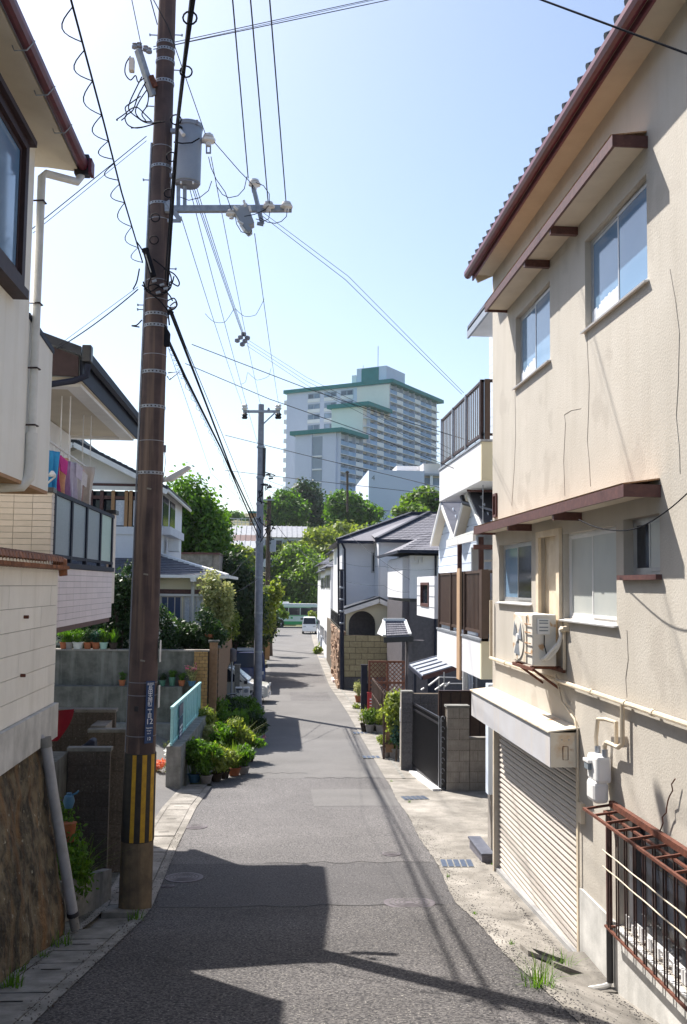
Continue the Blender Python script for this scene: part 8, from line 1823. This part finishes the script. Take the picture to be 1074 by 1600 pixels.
# ================================================================== second and third pole
p2 = thing('utility_pole', 'slender grey concrete pole rising from the plant bed in the middle of the lane', 'utility pole', (P(403, 1110, 38.5).x, 38.5, rz(38.5)))
q0, q1 = P(402.5, 1113, 38.5), P(408.5, 632, 38.5)
MB().tube([q0, lerp(q0, q1, .5), q1], [.17, .15, .115], 18).build('shaft', 'pole_grey', p2, smooth=True)
MB().bar(P(380, 643, 38.3), P(438, 643, 38.3), .10).build('cross_arm', 'galv', p2); MB().bar(P(412, 662, 38.3), P(430, 645, 38.3), .05).build('brace', 'galv', p2)
for px in (381, 384, 433, 437):
    for py in (636, 650): q = P(px, py, 38.2); MB().lathe([(.05, -.12), (.09, -.05), (.05, 0), (.09, .06), (.04, .12)], tuple(q), 10).build('insulator', 'porcelain' if py < 640 else 'black_metal', p2, smooth=True)
q = P(420, 641, 38.3); MB().lathe([(.04, -.08), (.07, 0), (.03, .1)], tuple(q), 8).build('insulator', 'galv', p2)
MB().tube([P(414, 700, 38.4), P(413, 745, 38.4)], .05, 6).build('riser', 'black_metal', p2)
for py in (700, 748, 790, 850, 905, 960, 1020, 1060): q = lerp(q0, q1, (1113 - py)/481); MB().lathe([(.158, -.04), (.166, -.04), (.166, .04), (.158, .04)], tuple(q), 16).build('band', 'galv', p2)
rs = random.Random(8)
for k in range(16):
    px, py = rs.uniform(405, 422), rs.choice([rs.uniform(738, 775), rs.uniform(780, 840)]); a = P(px, py, 38.3)
    MB().tube(smoothp([a, a + Vector((rs.uniform(-.2, .3), 0, rs.uniform(-.3, .1))), a + Vector((rs.uniform(-.2, .3), 0, rs.uniform(-.5, .2)))], 3), .02, 5).build('cable_end', 'cable', p2)
for px, py in ((416, 742), (420, 748), (412, 758), (418, 762)): q = P(px, py, 38.3); MB().bar(q, q + Vector((.18, 0, .03)), .07).build('clamp', 'black_metal', p2)
p3 = thing('utility_pole', 'dark brown pole close behind the grey pole farther down the lane', 'utility pole', (P(419, 1000, 82).x, 82, rz(82)))
MB().tube([Vector((P(417, 1000, 82).x, 82, rz(82))), P(421, 776, 82)], [.24, .17], 12).build('shaft', 'bark', p3, smooth=True); MB().bar(P(413, 781, 81.8), P(429, 781, 81.8), .12).build('cross_arm', 'galv', p3)
for k in range(8): a = P(rs.uniform(413, 428), rs.uniform(790, 850), 81.8); MB().bar(a, a + Vector((rs.uniform(.1, .5), 0, rs.uniform(-.3, .2))), .12).build('clamp', 'black_metal', p3)
MB().lathe([(.3, 0), (.3, 1.0)], tuple(P(426, 862, 82)), 10).build('transformer_can', 'transformer', p3)
p4 = thing('utility_pole', 'thin dark pole standing before the high rise balconies', 'utility pole', (P(543, 800, 165).x, 165, 8)); MB().tube([P(543, 800, 165), P(543, 736, 165)], .2, 8).build('shaft', 'bark', p4); MB().bar(P(540, 738, 165), P(546, 738, 165), .2).build('cross_arm', 'bark', p4)
# ================================================================== wires
def wire(label, pts, r=.008, sag=.0, mat='wire', grp=None, n=14, loops=None, name='overhead_wire'):
    """pts: [(px, py, Y), ...] ends (and mids) of the span"""
    t = [P(*p) for p in pts]; out = []
    for i in range(len(t) - 1):
        for k in range(n): u = k/n; q = lerp(t[i], t[i+1], u); q.z -= sag*4*u*(1-u); out.append(q)
    out.append(t[-1]); w_ = thing(name, label, 'cable' if r > .012 else 'wire', t[0], grp)
    MB().tube(out, r, 5, cap=False).build('strand', mat, w_, smooth=True)
    if loops:
        cnt, h, rr = loops; mb = []
        for k in range(cnt):
            i0 = (k + .0)/cnt; i1 = (k + .92)/cnt; a = out[int(i0*(len(out)-1))]; b = out[int(i1*(len(out)-1))]
            side = Vector((-1, 0, -.3)).normalized(); MB().tube([lerp(a, b, s/8) + side*h*math.sin(math.pi*s/8) for s in range(9)], rr, 4, cap=False).build('hanging_loop', mat, w_, smooth=True)
    return w_
Yd = YP
wire('black cable bundle with coils running up the pole and over the viewer', [(262, 445, Yd - .2), (278, 190, 9.9), (300, 0, 7.2), (330, -260, 5.4)], .020, 0, 'cable', name='cable_bundle')
t = bpy.data.objects['cable_bundle']
for px, py, Y in ((297, 28, 7.4), (291, 112, 8.6), (275, 187, 9.9), (268, 245, 10.6), (264, 302, 11.4), (243, 340, 12.1), (241, 375, 12.1)):
    c = P(px, py, Y); MB().tube([c + Vector((.055*math.cos(a), 0, .055*math.sin(a))) for a in np.linspace(0, 6.3, 13)], .008, 5, cap=False).build('coil', 'cable', t, smooth=True)
wire('second black cable twisted along the bundle', [(258, 440, Yd - .2), (272, 250, 10.6), (290, 100, 8.4), (304, 0, 7.2), (340, -260, 5.4)], .010, 0, 'cable')
wire('messenger wire with hanging loops from top left to the pole', [(223, 410, Yd - .1), (190, 300, 10.6), (162, 190, 9.2), (110, -4, 7.4)], .010, 0, 'cable', n=16, loops=(10, .13, .006))
wire('thin wire from top left to the bracket', [(221, 72, Yd - .2), (205, -6, 11.4)], .006); wire('thin wire meeting the pole top from the left', [(246, 38, Yd - .1), (234, -6, 11.7)], .008)
wire('thin wire from the frame top down to the transformer insulator', [(236, -8, 10.4), (262, 40, 11.0), (322, 212, Yd - .15)], .006)
g3 = 'three conductors running overhead from the cross arm'
wire('left conductor of the three above the cross arm', [(388, 278, Yd - .16), (363, -8, 8.9)], .008, 0, grp=g3); wire('middle conductor of the three above the cross arm', [(419, 314, Yd - .2), (391, -8, 8.9)], .008, 0, grp=g3); wire('right conductor of the three above the cross arm', [(447, 314, Yd - .2), (421, -8, 8.9)], .008, 0, grp=g3)
gt_ = 'thin wires rising to the upper right from the pole top'
wire('upper thin wire rising to the upper right from the pole top', [(240, 73, Yd - .1), (612, -8, 14.5)], .006, 0, grp=gt_); wire('lower thin wire rising to the upper right from the pole top', [(240, 77, Yd - .1), (616, -2, 14.5)], .007, 0, grp=gt_); wire('middle thin wire rising to the upper right from the pole top', [(262, 72, Yd + .1), (620, -8, 14.8)], .004, 0, grp=gt_)
wire('dark cable crossing the top right corner before the eave', [(836, -4, 7.6), (1090, 90, 6.4)], .009, 0, 'cable')
wire('upper thin service wire from the pole to the white house', [(229, 213, Yd - .1), (50, 358, 11.45)], .006); wire('lower thin service wire from the pole to the white house', [(229, 220, Yd - .1), (52, 364, 11.45)], .004)
wire('dark service cable dropping left from the pole to the tiled house', [(216, 452, Yd - .1), (82, 549, 14.7)], .009, .05); wire('thin companion wire of the dark left service cable', [(216, 448, Yd - .1), (84, 545, 14.7)], .004, .0)
# to the second pole
wire('thick black cable bundle from the pole closure down to the grey pole, right one', [(265, 484, Yd - .05), (285, 535, 15.5), (318, 620, 21), (362, 735, 29), (408, 832, 38.3)], .024, 0, 'cable')
wire('thick black cable bundle from the pole closure down to the grey pole, left one', [(262, 530, Yd - .05), (290, 590, 16.5), (345, 700, 26), (405, 840, 38.3)], .024, 0, 'cable')
wire('spiral wire wound along the left cable bundle', [(262, 524, Yd - .05), (288, 592, 16.5), (343, 703, 26), (404, 846, 38.3)], .006, .0, n=26, loops=(26, .05, .004)); wire('slim wire beside the right cable bundle', [(267, 480, Yd - .05), (290, 540, 15.8), (340, 660, 24), (408, 826, 38.3)], .008)
wire('thin grey wire sagging left of the cable bundles', [(262, 540, Yd), (330, 740, 24), (398, 800, 38)], .004)
wire('service cable from the right bundle to the siding house balcony', [(300, 538, 17.6), (480, 607, 19), (606, 650, 19.6), (772, 700, 19)], .008, .0); wire('service cable from the left bundle toward the lower right', [(290, 568, 16.5), (420, 623, 18), (560, 672, 19), (760, 752, 19)], .007, 0)
wire('dark service wire crossing to the upper balcony from the grey bundle', [(352, 680, 27), (480, 712, 26), (620, 745, 24), (740, 775, 20)], .009, 0); wire('lower service wire crossing below the high rise', [(352, 735, 28), (480, 750, 27), (660, 770, 26), (770, 768, 21)], .008, 0)
wire('thin wire from grey pole toward the hip roof', [(412, 748, 38.2), (560, 792, 42), (700, 800, 40)], .008, .1); wire('second thin wire from grey pole toward the hip roof', [(412, 757, 38.2), (600, 798, 42), (720, 808, 30)], .007, .1); wire('dark wire from grey pole falling to the right houses', [(414, 762, 38.2), (530, 822, 44), (640, 905, 30)], .008, .1)
wire('upper line of the pair from the cross arm down to the right', [(402, 325, Yd - .1), (545, 432, 14.6), (725, 614, 18)], .004, 0); wire('lower line of the pair from the cross arm down to the right', [(398, 328, Yd - .1), (540, 437, 14.6), (722, 616, 18)], .0045, 0)
gq = 'thin lines between the transformer and the grey pole'
for i, (a, b, lb) in enumerate((((283, 338), (381, 638), 'leftmost thin line from the cross arm to the grey pole'), ((300, 292), (378, 520), 'left one of the close thin lines ending at the mid air dampers'), ((303, 292), (381, 525), 'middle one of the close thin lines ending at the mid air dampers'), ((307, 292), (384, 530), 'right one of the close thin lines ending at the mid air dampers'), ((296, 292), (405, 700), 'long thin line from under the transformer to the grey pole'), ((330, 245), (409, 640), 'thin line from the line insulator to the grey pole top'), ((398, 365), (437, 640), 'rightmost line from the switch to the grey pole cross arm'))):
    Y2 = 22 if b[1] < 600 else 38.3
    wire(lb, [(*a, Yd), (*b, Y2)], .006, .10 if Y2 > 30 else .03, grp=gq)
for i, (pts, lb) in enumerate(((((321, 490), (335, 503), (352, 503), (366, 482)), 'left bridging loop between two thin lines'), (((368, 482), (382, 494), (400, 492), (413, 467)), 'upper bridging loop beside the right line'), (((375, 600), (384, 597), (387, 582)), 'small bridging loop above the grey pole'), (((388, 582), (402, 594), (420, 588), (424, 575)), 'lower bridging loop beside the right line'))):
    wire(lb, [(a, b, 22 if i < 2 else 30) for a, b in pts], .006, .02, n=5, name='bridging_wire')
dm = thing('line_dampers', 'pair of grey line clamps hanging mid air between the poles', 'clamp', P(380, 528, 22))
for a, b in (((371, 532), (381, 522)), ((379, 538), (387, 528))):
    for k in range(3): q = lerp(P(*a, 22), P(*b, 22), k/2); MB().lathe([(.03, -.05), (.06, -.03), (.06, .03), (.03, .05)], tuple(q), 10).build('disc', 'pole_grey', dm, smooth=True)
    MB().cyl(P(*a, 22), P(*b, 22), .02).build('rod', 'galv', dm)
gz_ = 'three thin wires from the dampers to the far right'
for i, lb in enumerate(('upper wire from the dampers to the siding house', 'middle wire from the dampers to the siding house', 'lower wire from the dampers to the siding house')): wire(lb, [(386, 530 + i*5, 22), (480, 590 + i*6, 21), (772, 735 + i*9, 19)], .004, 0, grp=gz_)
sc3 = thing('service_cable', 'thin dark cable drooping over the right hand wall to the awning', 'cable', P(1074, 772, 7.8))
MB().tube(smoothp([P(1090, 756, 7.6), P(1040, 800, 7.9), P(990, 827, 8.2), P(940, 826, 8.9), P(905, 812, 9.8)]), .006, 5, cap=False).build('strand', 'cable', sc3, smooth=True)
wire('green tipped service wire from the grey pole to the bungalow', [(404, 850, 38.3), (378, 880, 35), (352, 905, 32.6)], .010, .1); wire('pale service wire curving from the bungalow into the leaves', [(352, 932, 32.6), (380, 920, 35), (402, 905, 38.2)], .010, .0)
wire('long thin wire crossing the lane before the bus trees', [(420, 900, 80), (512, 918, 78), (560, 925, 70)], .02, 0); wire('thin wire from the brown pole to the right row houses', [(421, 800, 82), (470, 860, 80), (516, 880, 70)], .02, .4)
wire('wire pair across the hip roof front', [(530, 878, 48), (600, 885, 42), (690, 888, 30)], .006, .1); wire('wire below the pair across the hip roof front', [(530, 905, 48), (600, 915, 42), (640, 925, 36)], .006, .1); wire('thin cable under the balcony to the gables', [(540, 850, 50), (640, 838, 35), (760, 800, 19)], .006, .1)
# ================================================================== air
MTh = bpy.data.materials.new('summer haze'); MTh.use_nodes = True; n_ = MTh.node_tree; n_.nodes.remove(n_.nodes['Principled BSDF'])
pv = n_.nodes.new('ShaderNodeVolumePrincipled'); pv.inputs['Color'].default_value = (.86, .93, 1, 1); pv.inputs['Density'].default_value = HAZE; pv.inputs['Anisotropy'].default_value = .2
n_.links.new(pv.outputs[0], n_.nodes['Material Output'].inputs['Volume'])
if HAZE > 0:
    MT['haze'] = MTh; hz_ = B(-620, 620, -90, 720, -3, 110).build('haze', 'haze'); tag(hz_, 'thin pale summer haze filling the valley', 'haze', kind='stuff')
# ================================================================== loose grit and litter
def grit(name, label, pts, s0, s1, mat, seed):
    rs = np.random.RandomState(seed); P_ = np.array(pts); n = len(P_); s = rs.uniform(s0, s1, n)
    base = np.array([[-1,-1,0],[1,-1,0],[1,1,0],[-1,1,0],[-.6,-.5,1],[.6,-.6,1],[.5,.6,1],[-.6,.6,1]]) * .5
    a = rs.rand(n)*6.28; c, si = np.cos(a), np.sin(a); V = base[None] * (1 + .35*rs.normal(size=(n, 8, 3))) * s[:, None, None] * np.array([1, .8, .55])
    x = V[..., 0]*c[:, None] - V[..., 1]*si[:, None]; y = V[..., 0]*si[:, None] + V[..., 1]*c[:, None]; V = np.stack([x, y, V[..., 2]], -1) + P_[:, None]
    f = np.array([[4,5,6,7],[0,1,5,4],[1,2,6,5],[2,3,7,6],[3,0,4,7]]); Fq = (f[None] + (np.arange(n)*8)[:, None, None]).reshape(-1, 4)
    return tag(raw_mesh(name, V.reshape(-1, 3), Fq, mat), label, 'grit', kind='stuff')
rs = np.random.RandomState(77); pts = []
for i in range(3000):
    y = 6.5 + 13*rs.rand()**1.3; x = redge(y) + rs.normal()*.05 + rs.exponential(.16)*(1 if rs.rand() < .75 else -1)
    if x < 3.4: pts.append((x, y, gz(x, y) + .014))
for i in range(900):
    y = rs.uniform(7, 15); x = 3.42 - rs.exponential(.06); pts.append((x, y, gz(x, y) + .014))
grit('road_grit', 'dark grit scattered along the ragged asphalt edge', pts, .004, .016, 'asphalt_coarse', 1)
pts = []
for i in range(2200):
    y = 6 + 12*rs.rand(); x = ledge(y) - rs.choice([.0, .13, .60, .72]) + rs.normal()*.035; pts.append((x, y, rz(y) + .02))
grit('gutter_grit', 'earth and small stones lying in the left gutter joints', pts, .004, .015, 'soil', 2)
pts = []
for i in range(1500):
    y = 7 + 20*rs.rand(); x = ledge(y) + rs.rand()*(redge(y) - ledge(y)); pts.append((x, y, rz(y) + .001))
grit('lane_grit', 'pale chippings sprinkled over the lane surface', pts, .005, .012, 'concrete', 3)
# thin moss and leaf litter at wall feet
mt_ = thing('weed_strip', 'ragged green weeds along the foot of the stained rock wall', 'weeds', (-2.45, 9, rz(9)))
for k in range(7):
    y = 7.2 + k*.62; blades('weed', (-2.34 + .06*math.sin(k*3), y, rz(y) + .01), .07, 26, .09 + .03*math.sin(k*2), 'leaf_mid', mt_, 500 + k, .005, 1.4)
for k, (px, py) in enumerate(((700, 1372), (742, 1430), (800, 1478), (640, 1255), (612, 1222), (770, 1352))):
    p = G(px, py); t = thing('kerb_weed', ['tiny weed by the wide grate', 'tiny weed on the apron edge', 'tiny weed before the drain pit', 'tiny weed by the gate grate', 'tiny weed at the apron corner', 'tiny weed at the shutter corner'][k], 'weed', p)
    blades('blades', (p.x, p.y, p.z + .012), .03, 18, .06, 'leaf_mid', t, 520 + k, .004, 1.3)
